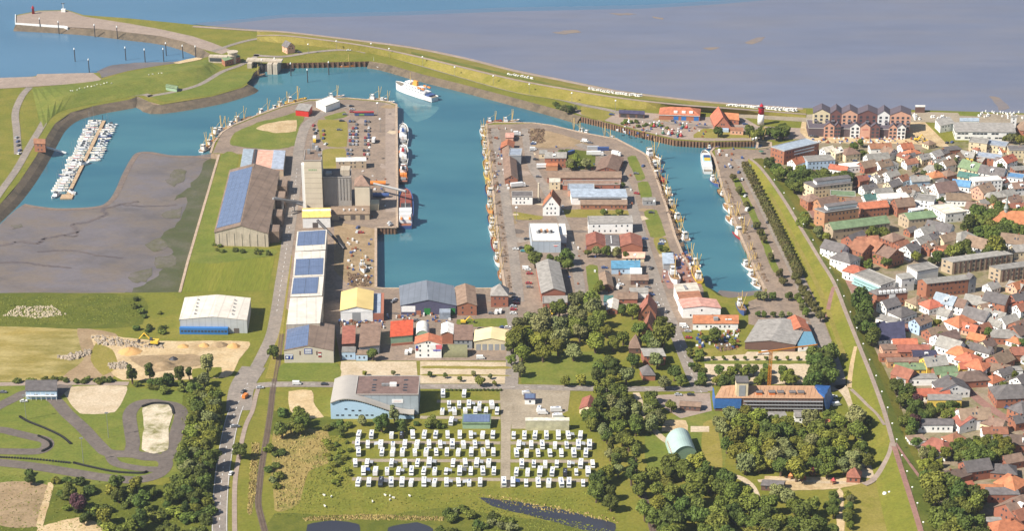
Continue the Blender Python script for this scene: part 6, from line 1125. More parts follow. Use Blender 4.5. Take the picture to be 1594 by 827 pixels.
for x in (544.5, 549.7, 554.9, 568.5, 573.8):
    for k in range(8):
        if R2.random() < .12: continue
        car(x + R2.uniform(-.4, .4), 188.5 + k * 5.1 + R2.uniform(-.5, .5), 90 + R2.uniform(-4, 4), R2.choice(CC), 'cars on the ferry car park')
for x, y in ((541, 233), (546, 233.5), (541.5, 239), (546.5, 239.5), (544, 245), (566.5, 234), (572, 234), (567, 240), (572.5, 240), (569, 246)): car(x, y, 90, R2.choice(CC), 'cars on the ferry car park')
for x, y, rot, col in ((488, 195, 80, 'red'), (489, 201, 80, 'black'), (493, 203, 80, 'silver'), (491, 207, 80, 'black'), (503, 203, 85, 'grey'), (504, 209, 85, 'red'), (503, 215, 85, 'blue'), (507, 224, 70, 'white'), (547, 165, 10, 'black'), (548, 170, 5, 'silver'), (548, 174, 0, 'red'), (537, 178, 5, 'grey'), (532, 188, 0, 'black'), (528, 202, 5, 'grey'),
 (820, 372, 20, 'black'), (803, 388, 0, 'white'), (812, 386, 5, 'black'), (815, 391, 0, 'teal'), (822, 420, 0, 'white'), (824, 426, 0, 'red'), (823, 441, 0, 'red'), (824, 447, 0, 'grey'), (801, 463, 0, 'grey'), (803, 467, 5, 'blue'), (803, 472, 0, 'red'), (799, 477, 5, 'silver'), (799, 482, 0, 'red'), (799, 488, 0, 'white'), (797, 458, 0, 'black'),
 (831, 222, 0, 'white'), (829, 234, 5, 'silver'), (834, 248, 0, 'black'), (838, 275, 5, 'grey'), (830, 224, 0, 'blue'), (908, 220, -20, 'white'), (918, 222, -20, 'grey'), (862, 291, 0, 'red'), (1004, 372, 0, 'blue'), (1031, 374, 0, 'grey'), (1029, 380, 0, 'blue'), (1032, 377, 5, 'white'), (991, 372, 70, 'red'), (996, 376, 60, 'red'), (1003, 385, 0, 'black'), (990, 270, 0, 'grey'), (991, 301, -20, 'red'), (1014, 331, 0, 'black'), (1001, 258, 70, 'blue'), (973, 252, 70, 'grey'),
 (1014, 418, 60, 'black'), (1008, 448, 0, 'grey'), (1014, 459, 5, 'blue'), (1020, 472, 5, 'silver'), (1022, 476, 0, 'white'), (1038, 486, 60, 'black'), (1067, 510, 0, 'white'), (1071, 516, 0, 'silver'), (1072, 526, 0, 'red'), (941, 417, 0, 'blue'), (943, 424, 0, 'black'), (966, 443, 0, 'white'), (1000, 432, 0, 'silver'),
 (606, 347, 70, 'white'), (608, 350, 60, 'silver'), (557, 354, 70, 'blue'), (556, 361, 80, 'white'), (562, 362, 0, 'red'), (615, 467, 60, 'silver'), (613, 470, 50, 'grey'), (765, 488, 0, 'grey'), (783, 510, 10, 'blue'), (790, 510, 10, 'white'), (791, 517, -20, 'blue'), (748, 513, 0, 'black'), (641, 500, 0, 'black'), (649, 499, 0, 'grey'),
 (379, 610, 68, 'black'), (364.5, 664, 20, 'silver'), (368, 664.5, 10, 'grey'), (359.5, 737.5, 80, 'white'), (405, 604, 8, 'silver'), (505, 598.5, 2, 'black'), (1160, 305, 65, 'white'), (1195, 346, 65, 'black'), (1138, 260, 70, 'silver'), (1150, 268, 70, 'blue'), (1155, 279, 75, 'white'), (1172, 352, 60, 'grey'), (1178, 356, 0, 'blue'), (1262, 538, 5, 'grey'), (1270, 541, 5, 'silver'), (1300, 501, 0, 'white'),
 (1456, 555, -40, 'blue'), (1470, 570, -35, 'white'), (1487, 574, -45, 'red'), (1498, 588, -45, 'blue'), (1569, 636, -35, 'blue'), (1580, 655, -40, 'grey'), (1410, 514, -30, 'red'), (1440, 537, -10, 'white'), (1430, 505, 20, 'white'), (1552, 741, 0, 'white'), (1298, 618, 0, 'white'), (1300, 625, 0, 'grey'), (1335, 293, 10, 'red'), (1320, 300, 10, 'blue'), (1364, 297, 0, 'blue'), (1345, 285, 0, 'white'), (1330, 250, 0, 'blue'), (1482, 221, 60, 'blue'), (1474, 222, 60, 'black'), (1264, 212, 10, 'grey'), (1270, 213, 0, 'black'), (1056, 615, 0, 'silver'), (1075, 615, 0, 'black'),
 (26, 214, 75, 'silver'), (28, 220, 75, 'blue'), (29, 226, 75, 'black'), (31, 234, 70, 'blue'), (30, 239, 70, 'white'), (456, 80, 20, 'white'), (466, 81, 5, 'black'), (543, 78, 10, 'white'), (545, 76, 5, 'red'), (1008, 203, 10, 'silver'), (1048, 188, 0, 'grey'), (1160, 193, 10, 'blue'), (952, 178, 5, 'blue'), (37, 625, 10, 'white'), (5, 611, 0, 'grey')):
    car(x, y, rot, col)
# vans, lorries, buses
vb = MB(); vb.prism([(-2.6, .35), (2.6, .35), (2.65, 1.1), (2.1, 1.3), (1.55, 2.2), (-2.6, 2.3)], -.98, .98, lambda a, z, b: (a, b, z)); VAN_B = V(vb, 'body', PAINT['white']); vb = MB(); vb.prism([(2.13, 1.34), (1.6, 2.14), (1.66, 2.18), (2.19, 1.36)], -.85, .85, lambda a, z, b: (a, b, z)); VAN_G = V(vb, 'windscreen', GLASS)
def van(px, py, rot, col='white', grp=None, desc=None):
    p = G(px, py, 1); root = thing('van', (p.x, p.y, .2), radians(rot), None, 'van', grp, (desc or f'{col} delivery van', 0)); inst('body', VAN_B, root, m=PAINT[col]); inst('windscreen', VAN_G, root); wheels(root, (-1.6, 1.7), .9)
for x, y, rot, col in ((462, 597, 3, 'white'), (819, 417.5, 0, 'white'), (1064, 507, 0, 'white'), (773, 486, 80, 'white'), (779, 485, 80, 'white'), (633, 549, 85, 'white'), (639, 547, 85, 'white'), (748, 557, 3, 'white'), (493, 230, 80, 'silver'), (830, 231.5, 5, 'white'), (911, 219, -20, 'white'), (1163, 326, 65, 'white'), (962, 447, 80, 'white'), (382, 617, 70, 'orange'), (1302, 630, 20, 'white')): van(x, y, rot, col)
lb = MB(); lb.box(-4, 2.2, -1.22, 1.22, .9, 3.7); LOAD = V(lb, 'load_body', PAINT['white']); lb = MB(); lb.prism([(2.4, .5), (4.3, .5), (4.4, 1.6), (4.1, 2.9), (2.4, 3.0)], -1.15, 1.15, lambda a, z, b: (a, b, z)); CABM = V(lb, 'cab', PAINT['white']); lb = MB(); lb.box(-4, 4.2, -.9, .9, .5, .88); CHAS = V(lb, 'chassis', DARKM)
def lorry(px, py, rot, c1, c2, label, sc_=1.):
    p = G(px, py, 1.8); root = thing('lorry', (p.x, p.y, .22), radians(rot), label, 'lorry'); inst('load_body', LOAD, root, m=PAINT[c1], scale=(sc_, 1, 1)); inst('cab', CABM, root, m=PAINT[c2], loc=((sc_ - 1) * 2.2, 0, 0)); inst('chassis', CHAS, root, scale=(sc_, 1, 1)); wheels(root, (-3 * sc_, -1.8 * sc_, 3.2 * sc_), 1.05)
lorry(489.5, 217, -85, 'white', 'yellow', 'white lorry with yellow cab beside the pier lawn'); lorry(582, 218, 85, 'white', 'orange', 'white box lorry with orange cab on the ferry car park'); lorry(807, 288, 15, 'white', 'white', 'long white trailer lorry beside the net store', 1.5); lorry(845, 259, 3, 'white', 'white', 'white refrigerated lorry at the low pier store', 1.2); lorry(930, 239, 0, 'white', 'white', 'white lorry between pier containers', 1.2)
lorry(804, 208, 5, 'white', 'white', 'small white lorry by the pink shed', .6); lorry(959, 239, -25, 'white', 'white', 'rounded white lorry near the pier corner', .9)
p = G(567, 177, 1.6); r = thing('bus', (p.x, p.y, .22), radians(2), 'long red and dark blue touring bus on the ferry car park', 'bus')
MB().box(-8, 8, -1.25, 1.25, .4, 1.9).build('body', PAINT['blue'], r); MB().box(-8, 8, -1.22, 1.22, 1.91, 2.7).build('windows', GLASS, r); MB().box(-8, 8, -1.25, 1.25, 2.71, 3.4).build('roof', PAINT['red'], r); MB().box(-4, 0, -1.3, -1.26, .6, 1.7).build('side_panel', mat('bus_green', c((120, 170, 80)), .5, .05), r); wheels(r, (-5, 5.5), 1.1)
for i, (x, y, k, col) in enumerate(((923, 229.5, 0, 'silver'), (939, 231, 0, 'blue'), (922, 237.5, 0, 'white'), (887, 237, 40, 'blue'), (588, 285, 0, 'orange'), (593, 304, 0, 'blue'))):
    p = G(x, y, 1.5); r = thing('container', (p.x, p.y, .06), radians(k), ['silver container', 'blue container', 'white container', 'blue container standing crosswise', 'orange tank container', 'dark blue tank container'][i] + [' on the open pier yard', ' on the open pier yard', ' below the silver one on the pier', ' by the pier garden', ' on the mill quay', ' in the mill shade'][i], 'container')
    b = MB()
    if i < 4:
        b.box(-4.5, 4.5, -1.2, 1.2, 0, 2.6)
        for q in range(17): b.box(-4.3 + q * .52, -4.05 + q * .52, -1.26, -1.2, .1, 2.5)
    else: b.tube((-6, 0, 1.7), (6, 0, 1.7), 1.5, n=14)
    b.build('shell', PAINT[col], r); MB().box(-4, 4, -1, 1, -.0, .12).build('frame', DARKM, r)
# excavators and cranes
def digger(px, py, rot, label, s_=1.):
    p = G(px, py, 0); r = thing('excavator', (p.x, p.y, .12), radians(rot), label, 'excavator')
    r.scale = (s_, s_, s_)
    for y in (-1.1, 1.1): MB().prism([(-1.8, 0), (1.8, 0), (2.1, .4), (1.8, .8), (-1.8, .8), (-2.1, .4)], y - .3, y + .3, lambda a, z, b: (a, b, z)).build('crawler', TYRE, r)
    MB().box(-2, 1.2, -1.2, 1.2, .9, 2.2).build('body', PAINT['yellow'], r); MB().tbox((.2, 1.6, .2, 1.2), (.4, 1.4, .3, 1.1), 2.2, 3.4).build('cab', GLASS, r)
    MB().tube((1, 0, 1.8), (4, 0, 5), .35, .3).build('boom', PAINT['yellow'], r); MB().tube((4, 0, 5), (6.5, 0, 2), .28, .22).build('arm', PAINT['yellow'], r); MB().tbox((6, 7.2, -.6, .6), (6.2, 6.9, -.5, .5), .8, 2).build('bucket', DARKM, r)
digger(240, 537, 170, 'yellow excavator at the rubble heap in the sand pit', 1.5); digger(860, 490, 60, 'yellow excavator at the grove edge', 1.1); digger(722, 504, 0, 'yellow digger on the yard lawn'); digger(1427, 219, 10, 'yellow excavator on the hotel building ground'); digger(1440, 222, 190, 'orange-yellow excavator next to the town roofs')
digger(792, 240, 250, 'yellow loader on the pier quay', .8)
p = G(1197, 604); r = thing('tower_crane', (p.x, p.y, 0), .3, 'orange tower crane mast at the building site', 'crane'); OR = mat('crane_orange', c((206, 130, 40)), .6, .08)
b = MB()
for x in (-.7, .7):
    for y in (-.7, .7): b.tube((x, y, 0), (x, y, 24), .14, n=4)
for k in range(12):
    for (x0, y0, x1, y1) in ((-.7, -.7, .7, -.7), (.7, -.7, .7, .7), (.7, .7, -.7, .7), (-.7, .7, -.7, -.7)): b.tube((x0, y0, k * 2), (x1, y1, k * 2 + 2), .08, n=4)
b.build('mast', OR, r); MB().tube((-8, 0, 24.3), (30, 0, 24.3), .5, .35, 4).build('jib', OR, r); MB().box(-9, -6, -1, 1, 23, 24).build('counterweight', CONC, r)
# conveyors at the silo
def conveyor(a, b_, label, cm=METAL):
    r = thing('conveyor', (0, 0, 0), 0, label, 'conveyor'); b = MB(); b.tube(a, b_, 1.0, n=6); b.build('gallery', cm, r); a = Vector(a); b_ = Vector(b_)
    for t in (.3, .7):
        q = a.lerp(b_, t); MB().tube((q.x, q.y, 0), (q.x, q.y, q.z), .25, n=5).build('trestle', METAL, r)
conveyor(G(425, 309, 15), G(471, 315, 6), 'upper grey conveyor between solar warehouse and silo'); conveyor(G(428, 308, 13), G(471, 319, 5), 'lower grey conveyor between solar warehouse and silo'); conveyor(G(582, 286, 8), G(632, 298, 9), 'ship loading conveyor reaching over the quay'); conveyor(G(494, 343, 14), G(536, 387, 1), 'dark conveyor slanting down into the boatyard', DARKM)
# ================================================================ motorhomes
mb = MB(); mb.prism([(-3.3, .45), (3.2, .45), (3.25, 1.1), (2.55, 1.35), (2.2, 1.95), (2.55, 2.2), (2.3, 2.8), (-3.3, 2.85)], -1.12, 1.12, lambda a, z, b: (a, b, z)); MH1 = V(mb, 'body', PAINT['white'])
mb = MB(); mb.prism([(-3.5, .45), (3.3, .45), (3.4, 1.3), (2.9, 2.5), (2.6, 2.75), (-3.5, 2.85)], -1.15, 1.15, lambda a, z, b: (a, b, z)); MH2 = V(mb, 'body', PAINT['white'])
mb = MB(); mb.prism([(-2.8, .4), (2.7, .4), (2.75, 1.15), (2.2, 1.3), (1.6, 2.35), (1.2, 2.5), (-2.8, 2.5)], -1.0, 1.0, lambda a, z, b: (a, b, z)); MH3 = V(mb, 'body', PAINT['white'])
g_ = MB(); g_.prism([(2.58, 1.38), (2.24, 1.93), (2.3, 1.97), (2.64, 1.41)], -1.0, 1.0, lambda a, z, b: (a, b, z)); G1 = V(g_, 'windscreen', GLASS)
g_ = MB(); g_.prism([(3.34, 1.5), (2.95, 2.4), (3.01, 2.43), (3.42, 1.52)], -1.0, 1.0, lambda a, z, b: (a, b, z)); G2 = V(g_, 'windscreen', GLASS)
g_ = MB(); g_.prism([(2.22, 1.36), (1.68, 2.26), (1.74, 2.3), (2.29, 1.38)], -.9, .9, lambda a, z, b: (a, b, z)); G3 = V(g_, 'windscreen', GLASS)
vm = MB(); vm.box(-.35, .35, -.35, .35, 0, .14); VENT = V(vm, 'roof_vent', mat('vent_grey', c((150, 156, 170)), .5, .1)); sp = MB(); sp.box(-.8, .8, -.45, .45, 0, .06); RSOL = V(sp, 'roof_solar_panel', SOLAR)
aw = MB(); aw.prism([(0, 2.4), (2.2, 2.05), (2.2, 2.11), (0, 2.46)], -1.6, 1.6, lambda b, z, a: (a, b, z)); aw.tube((-1.5, 2.1, 0), (-1.5, 2.1, 2.05), .04, n=4).tube((1.5, 2.1, 0), (1.5, 2.1, 2.05), .04, n=4); AWN = V(aw, 'awning', PAINT['silver'])
def motorhome(px, py, row, col='white', rot=None):
    k = R2.choice([0, 0, 1, 1, 2]); me, gl, top = ((MH1, G1, 2.86), (MH2, G2, 2.86), (MH3, G3, 2.51))[k]
    p = G(px, py, 1.7); root = thing('motorhome', (p.x, p.y, .08), radians(rot if rot is not None else (-90 if R2.random() < .7 else 90) + R2.uniform(-6, 6)), None, 'motorhome', 'motorhomes on the camping ground', (f'{"dark grey" if col == "black" else col} motorhome in the {row}', 3))
    sv = R2.uniform(.9, 1.12); root.scale = (sv, sv * 1.04, sv);
    if R2.random() < .14: inst('awning', AWN, root, (-.4, 1.13, 0), m=PAINT[R2.choice(['silver', 'silver', 'blue', 'grey'])])
    inst('body', me, root, m=PAINT[col]); inst('windscreen', gl, root); inst('roof_vent', VENT, root, (-.6 + R2.uniform(-.4, .4), R2.uniform(-.3, .3), top)); inst('roof_vent', VENT, root, (-2.2, .2, top))
    if R2.random() < .45: inst('roof_solar_panel', RSOL, root, (.7, 0, top - .02))
    wheels(root, (-1.9, 1.8), .98)
def row(name, y, xs, ox=400., sx=3.94, dark=()):
    for i, x in enumerate(xs): motorhome(ox + x / sx, y, name, 'black' if i in dark else 'white')
row('row below the hall planting', 677, (703, 826, 887, 955, 1027, 1096, 1169, 1244, 1312, 1385, 1447, 625), dark=(2,)); row('upper half of the second row', 692, (617, 680, 760, 834, 907, 983, 1055, 1124, 1198, 1266, 1337, 1414)); row('lower half of the second row', 704, (623, 767, 833, 893, 968, 1039, 1099, 1165, 1236, 1315, 1387, 1450))
row('upper half of the third row', 721, (603, 676, 826, 907, 985, 1057, 1203, 1277, 1348, 1422)); row('lower half of the third row', 733.5, (653, 728, 798, 868, 948, 1024, 1091, 1160, 1244, 1312, 1385, 1453)); row('lowest row', 751, (622, 687, 760, 823, 890, 947, 1024, 1090, 1162, 1236, 1302, 1369, 1514, 1570), dark=(2,))
row('grass strip by the cross road', 613, (1141, 1271)); row('upper line of the wash house plot', 630, (1178, 1240, 1300, 1365, 1440)); row('lower line of the wash house plot', 640, (1138, 1210, 1277, 1340, 1405, 1473)); row('spot beside the wash house', 656, (1192,))
row('first row beyond the drive', 678, (147, 273, 398, 530, 670, 787, 930), 780, 7.52); row('second row beyond the drive, upper half', 693, (208, 353, 482, 632, 768, 905, 1035), 780, 7.52); row('second row beyond the drive, lower half', 705.5, (180, 298, 432, 572, 705, 851, 993), 780, 7.52); row('third row beyond the drive, upper half', 722.5, (242, 383, 517, 652, 795, 933, 1072), 780, 7.52); row('third row beyond the drive, lower half', 735, (180, 312, 455, 600, 750, 880, 1018), 780, 7.52, dark=(4,)); row('lowest row beyond the drive', 752, (293, 435, 560, 705, 795, 960), 780, 7.52)
for x, y, rot in ((820, 611, 10), (839, 636, 80), (845, 641, 0), (866, 637, 5), (869, 648, 10)): motorhome(x, y, 'storage yard by the corrugated shed', rot=rot)
van(1192, 550, 3, 'white', desc='white caravan like van beside the boat works')
# ================================================================ boats
def hull_mesh(L, B, f0, f1, dr=.8, n=11, stern=.75, name='hull'):
    mb = MB(); st = []
    for i in range(n):
        t = i / (n - 1); x = -L / 2 + L * t
        w_ = B / 2 * (stern + (1 - stern) * min(1, t / .3)) * (1 if t < .55 else sqrt(max(0, 1 - ((t - .55) / .45) ** 2.2)))
        w_ = max(w_, .04); fb = f0 + (f1 - f0) * max(0, (t - .35) / .65) ** 1.6 + .25 * max(0, .25 - t); st.append((x, w_, fb))
    for x, w_, fb in st: mb.v += [(x, -w_, fb), (x, -w_ * .92, .1), (x, -w_ * .55, -dr), (x, w_ * .55, -dr), (x, w_ * .92, .1), (x, w_, fb), (x, w_ * .9, fb - .02), (x, w_ * .88, fb - .7), (x, -w_ * .88, fb - .7), (x, -w_ * .9, fb - .02)]
    k = 10
    for i in range(n - 1): mb.f += [(i * k + j, i * k + (j + 1) % k, (i + 1) * k + (j + 1) % k, (i + 1) * k + j) for j in range(k)]
    mb.f += [tuple(range(k))[::-1], tuple(range((n - 1) * k, n * k))]
    return mb.mesh(name, PAINT['white'])
def deck_mesh(L, B, f0, f1, stern, m, n=11, drop=.62):
    mb = MB(); l0 = []; l1 = []
    for i in range(n):
        t = i / (n - 1) * .985; x = -L / 2 + L * t; w_ = B / 2 * (stern + (1 - stern) * min(1, t / .3)) * (1 if t < .55 else sqrt(max(0, 1 - ((t - .55) / .45) ** 2.2))); fb = f0 + (f1 - f0) * max(0, (t - .35) / .65) ** 1.6 + .25 * max(0, .25 - t) - drop
        l0.append(Vector((x, -w_ * .87, fb))); l1.append(Vector((x, w_ * .87, fb)))
    strip(mb, l0, l1); return mb.mesh('deck', m)
DECKG = mat('ship_deck', c((128, 120, 108)), .8, .15); DECKR = mat('red_deck', c((140, 92, 74)), .8, .15); DECKW = mat('yacht_deck', c((206, 196, 176)), .7, .08)
CUT = hull_mesh(17, 5.4, 1.3, 3.0); YACHT = hull_mesh(10, 3.1, .9, 1.25, .6, stern=.7); MOTOR = hull_mesh(9, 3.2, 1.0, 1.4, .5, stern=.9)
WOODD = mat('deck_wood', c((150, 118, 84)), .8, .2, .6); BUFF = mat('mast_buff', c((206, 176, 110)), .6, .1); NET = mat('net_brown', c((112, 92, 74)), .95, .3, 1.5)
b = MB(); b.tbox((-6.2, -2.6, -1.7, 1.7), (-6, -2.8, -1.5, 1.5), .9, 3.0).tbox((-6, -3.4, -1.4, 1.4), (-5.8, -3.6, -1.25, 1.25), 3.01, 5.0); WHH = b.mesh('wheelhouse', PAINT['white'])
b = MB(); b.box(-3.45, -3.38, -1.15, 1.15, 3.9, 4.6).box(-6.05, -5.9, -1.1, 1.1, 3.9, 4.6); b.box(-5.6, -3.8, -1.42, -1.36, 3.9, 4.6).box(-5.6, -3.8, 1.36, 1.42, 3.9, 4.6); WHW = b.mesh('wheelhouse_windows', GLASS); CUTD = deck_mesh(17, 5.4, 1.3, 3.0, .75, WOODD); YDK = deck_mesh(10, 3.1, .9, 1.25, .7, DECKW, drop=.1)
b = MB(); b.tube((1.2, 0, .8), (1.2, 0, 13), .32, .2).tube((1.2, 0, 9), (-4.6, 0, 5.2), .1, .08, 4); CMAST = b.mesh('mast', BUFF); b = MB(); b.tube((1.2, 0, 1.6), (2.6, 2.6, 12), .26, .16); BOOML = b.mesh('outrigger', BUFF); b = MB(); b.tube((1.2, 0, 1.6), (2.6, -2.6, 12), .26, .16); BOOMR = b.mesh('outrigger', BUFF)
b = MB(); b.tube((-6.6, -1.3, .8), (-6.6, -1.3, 5.4), .12).tube((-6.6, 1.3, .8), (-6.6, 1.3, 5.4), .12).tube((-6.6, -1.3, 5.4), (-6.6, 1.3, 5.4), .12); GANT = b.mesh('gantry', BUFF)
b = MB(); b.tbox((-1.6, .6, -1.4, 1.4), (-1.2, .3, -.9, .9), .75, 1.9); HEAP = b.mesh('net_heap', NET); b = MB(); b.box(2.2, 4.6, -1.2, 1.2, 1.0, 1.7); HATCH = b.mesh('hatch', WOODD)
WORD = {'white': 'white', 'blue': 'blue', 'red': 'red', 'green': 'green', 'black': 'black', 'orange': 'orange', 'yellow': 'yellow', 'grey': 'grey', 'teal': 'teal'}
def cutter(px, py, rot, col, z=WATER, s_=1., house='white', desc=None, up=1., label=None, poles=True):
    p = G(px, py, z + 1.5); r = thing('fishing_cutter', (p.x, p.y, z + .15), radians(rot), label, 'fishing boat', None if label else 'fishing cutters along the quays', None if label else (desc or f'{col} hulled fishing cutter moored', 0)); r.scale = (s_ * 1.12,) * 3
    inst('hull', CUT, r, m=PAINT[col]); inst('deck', CUTD, r); inst('wheelhouse', WHH, r, m=PAINT[house]); inst('wheelhouse_windows', WHW, r); inst('mast', CMAST, r); inst('gantry', GANT, r); inst('net_heap', HEAP, r); inst('hatch', HATCH, r)
    if poles: inst('outrigger', BOOML, r); inst('outrigger', BOOMR, r)
    return r
BC = ['white', 'blue', 'red', 'green', 'black', 'white', 'blue']
for i, (x, y, col, s_) in enumerate(((754, 207, 'white', 1), (755, 224, 'green', .9), (757, 241, 'blue', .95), (759, 258, 'yellow', 1), (761, 274, 'yellow', 1.05), (763, 298, 'blue', 1.15), (765, 325, 'orange', 1), (766, 343, 'blue', .95), (768, 358, 'white', .95), (772, 381, 'red', 1), (777, 406, 'white', .95), (756, 215, 'black', .8), (760, 249, 'white', .8), (762, 286, 'yellow', .8), (769, 369, 'white', .7), (781, 428, 'orange', .7))): cutter(x - 1, y, (98 if i % 2 else -82), col, s_=s_)
for x, y, col, s_, rot in ((1017, 246, 'white', 1.25, -68), (1023, 261, 'blue', .9, -68), (1026, 277, 'red', 1, -70), (1036, 297, 'white', 1, 108), (1040, 315, 'black', .95, 108), (1050, 336, 'yellow', 1, 108), (1061, 366, 'white', 1.05, 110), (1077, 407, 'white', 1, 112), (896, 205, 'white', .9, 160), (905, 207, 'white', .8, 160), (944, 217, 'white', .9, 155), (952, 219, 'blue', .7, 155), (1113, 283, 'blue', .9, -75), (1122, 300, 'black', .7, 105), (1134, 325, 'white', .9, 108), (1137, 343, 'white', .8, 108), (1148, 344, 'orange', 1.1, 108), (1156, 369, 'red', 1.2, -70), (1169, 398, 'green', .8, 110), (1165, 415, 'white', .8, -70), (1175, 412, 'teal', .7, 110), (1173, 430, 'white', .7, -68), (1181, 429, 'blue', .7, 110), (1177, 443, 'white', .6, -68),
        (321, 229, 'white', .95, 70), (331, 222, 'orange', 1, 65), (343, 204, 'white', 1, 50), (350, 202, 'red', .9, 50), (367, 193, 'white', .8, 38), (378, 186, 'grey', .9, 35), (415, 174, 'white', .9, 35), (445, 163, 'yellow', .9, 28), (461, 157, 'yellow', 1, 22), (434, 167, 'white', .7, 30), (523, 150, 'white', .8, 5), (588, 154, 'white', .9, -20), (602, 158, 'white', .8, -20), (769, 188, 'red', .7, 0), (795, 188, 'white', .8, 5)): cutter(x, y, rot, col, s_=s_)
cutter(1085, 427, 95, 'yellow', 1.2, 1.1, label='blue and yellow cutter hauled out on the shipyard slip'); cutter(1154, 479, -85, 'blue', .4, .95, label='blue cutter standing on the mud slip at the channel end'); cutter(1050, 431, -85, 'white', 1.0, 1.15, label='large white boat with orange stripe ashore at the slip shed', poles=False); cutter(565, 415, -80, 'white', .5, .8, label='white cutter ashore in the boatyard beside the basin', poles=False); cutter(1184, 224, 0, 'blue', s_=1.1, label='blue museum cutter with yellow masts under the lighthouse'); cutter(541, 101, 5, 'orange', s_=.8, label='small orange rescue boat at the lock quay', poles=False); cutter(1110, 229, 10, 'blue', s_=.6, label='small blue launch at the museum steps', poles=False); cutter(400, 117, 15, 'grey', s_=.8, label='grey work barge below the lock', poles=False)
# yachts at the pontoon
b = MB(); b.tbox((-2.2, 1.6, -.9, .9), (-1.9, 1.0, -.65, .65), .75, 1.5); YC = b.mesh('cabin', PAINT['white']); b = MB(); b.tube((.6, 0, 1), (.6, 0, 13), .09, .06, 5); YM = b.mesh('mast', METAL); b = MB(); b.tube((.6, 0, 2), (-3.6, 0, 2.1), .2, .12, 6); YB = b.mesh('boom_cover', PAINT['blue'])
b = MB(); b.tbox((-2.8, 1.8, -1.3, 1.3), (-2.4, .6, -1.05, 1.05), .7, 2.1); MC = b.mesh('cabin', PAINT['white']); b = MB(); b.tbox((-1.6, .9, -1.0, 1.0), (-1.3, .4, -.85, .85), 2.11, 2.9); MG = b.mesh('windows', GLASS)
PON = mat('pontoon_wood', c((176, 150, 120)), .85, .2, .6)
pa, pb = G(106, 303, -4.4), G(163, 186, -4.4); u = (pb - pa); PL = u.length; u.normalize(); v = Vector((-u.y, u.x, 0)); prz = atan2(u.y, u.x)
r = thing('pontoon', pa, prz, 'long wooden marina pontoon with moored yachts', 'pontoon')
for k in range(int(PL / 9)): MB().box(k * 9, k * 9 + 8.8, -1.4, 1.4, -.5, .45).build('float', PON, r)
MB().box(-9, -.2, -4.5, 4.5, -.5, .44).build('end_float', PON, r)
for k in range(9): MB().tube((PL * k / 8, 1.7, -4), (PL * k / 8, 1.7, 4), .22, n=6).build('pile', DARKM, r)
def yacht(p, rz, motor=False, desc='white sailing yacht'):
    r = thing('motor_boat' if motor else 'sailing_yacht', p, rz, None, 'boat', 'boats at the marina pontoon', ('white motor boat' if motor else desc, 0)); s_ = R2.uniform(.95, 1.35); r.scale = (s_,) * 3
    inst('hull', MOTOR if motor else YACHT, r, m=PAINT[R2.choice(['white'] * 7 + ['blue'])])
    if motor: inst('cabin', MC, r); inst('windows', MG, r)
    else: inst('deck', YDK, r); inst('cabin', YC, r); inst('mast', YM, r); inst('boom_cover', YB, r, m=PAINT[R2.choice(['blue', 'white', 'green', 'red'])])
for k in range(30):
    q = pa + u * (8 + k * 5.6); 
    if 8 + k * 5.6 < PL: yacht(Vector((q.x, q.y, WATER + .12)) + v * R2.uniform(7, 8.5), prz + pi / 2 + R2.uniform(-.06, .06), R2.random() < .3)
    if 70 < 8 + k * 5.6 < PL - 10: yacht(Vector((q.x, q.y, WATER + .12)) - v * R2.uniform(7, 8.5), prz - pi / 2 + R2.uniform(-.06, .06), R2.random() < .35)
for x, y in ((87, 305), (112, 300), (130, 256)): p = G(x, y, WATER + .5); yacht(Vector((p.x, p.y, WATER + .12)), R2.random() * 6, True)
ga, gb = G(71, 229, .2), G(103, 238, -3.9); r = thing('gangway', (0, 0, 0), 0, 'white gangway from the brick hut to the pontoon', 'gangway'); MB().tube(ga, gb, .8, .8, 4).build('deck', WHITE, r)
# large ships
def ship(bow, stern, B, label, f0, f1, col, name='ship', cat='ship'):
    a, b_ = G(*bow, WATER), G(*stern, WATER); d = a - b_; L = d.length; ce = (a + b_) / 2; r = thing(name, (ce.x, ce.y, WATER + .1), atan2(d.y, d.x), label, cat)
    inst('hull', hull_mesh(L, B, f0, f1, 1.5, 15, .8), r, m=PAINT[col]); inst('deck', deck_mesh(L, B, f0, f1, .8, DECKG if col == 'white' else DECKR, 15), r); MB().prism([(-L * .48, 0), (L * .4, 0), (L * .4, .35), (-L * .48, .35)], -B * .465, B * .465, lambda a, z, q: (a, q * (1 if a < 0 else .62), z)).build('boot_stripe', PAINT['grey'], r); return r, L
def tier(r, x0, x1, hw, z0, z1, m, win=True, name='deckhouse'):
    o = MB().tbox((x0, x1, -hw, hw), (x0 + .3, x1 - .6, -hw + .1, hw - .1), z0, z1).build(name, m, r)
    if win:
        w_ = MB(); n = int((x1 - x0) / 2)
        for k in range(n):
            for s_ in (-1, 1): w_.box(x0 + 1 + k * 2, x0 + 2 + k * 2, s_ * hw - .04, s_ * hw + .04, z0 + (z1 - z0) * .45, z0 + (z1 - z0) * .75)
        w_.build('windows', GLASS, r, kind='stuff')
    return o
r, L = ship((616.5, 137.5), (677, 158), 10, 'large white passenger ship leaving through the outer basin', 4.2, 7, 'white', 'passenger_ship')
PW = PAINT['white']; tier(r, -L * .33, L * .27, 4.2, 3.6, 6.2, PW); tier(r, -L * .2, L * .22, 3.7, 6.21, 8.7, PW); tier(r, L * .06, L * .2, 3.4, 8.71, 11, PW, name='bridge')
MB().tbox((-3, 2.5, -1.2, 1.2), (-3.4, 1, -.9, .9), 8.7, 13).build('funnel', mat('funnel_buff', c((216, 150, 70)), .6, .08), r); MB().tube((L * .12, 0, 11), (L * .12, 0, 19), .3, .12).build('mast', BUFF, r); MB().tube((-L * .28, 0, 6), (-L * .28, 0, 13), .25, .1).build('aft_mast', PAINT['white'], r)
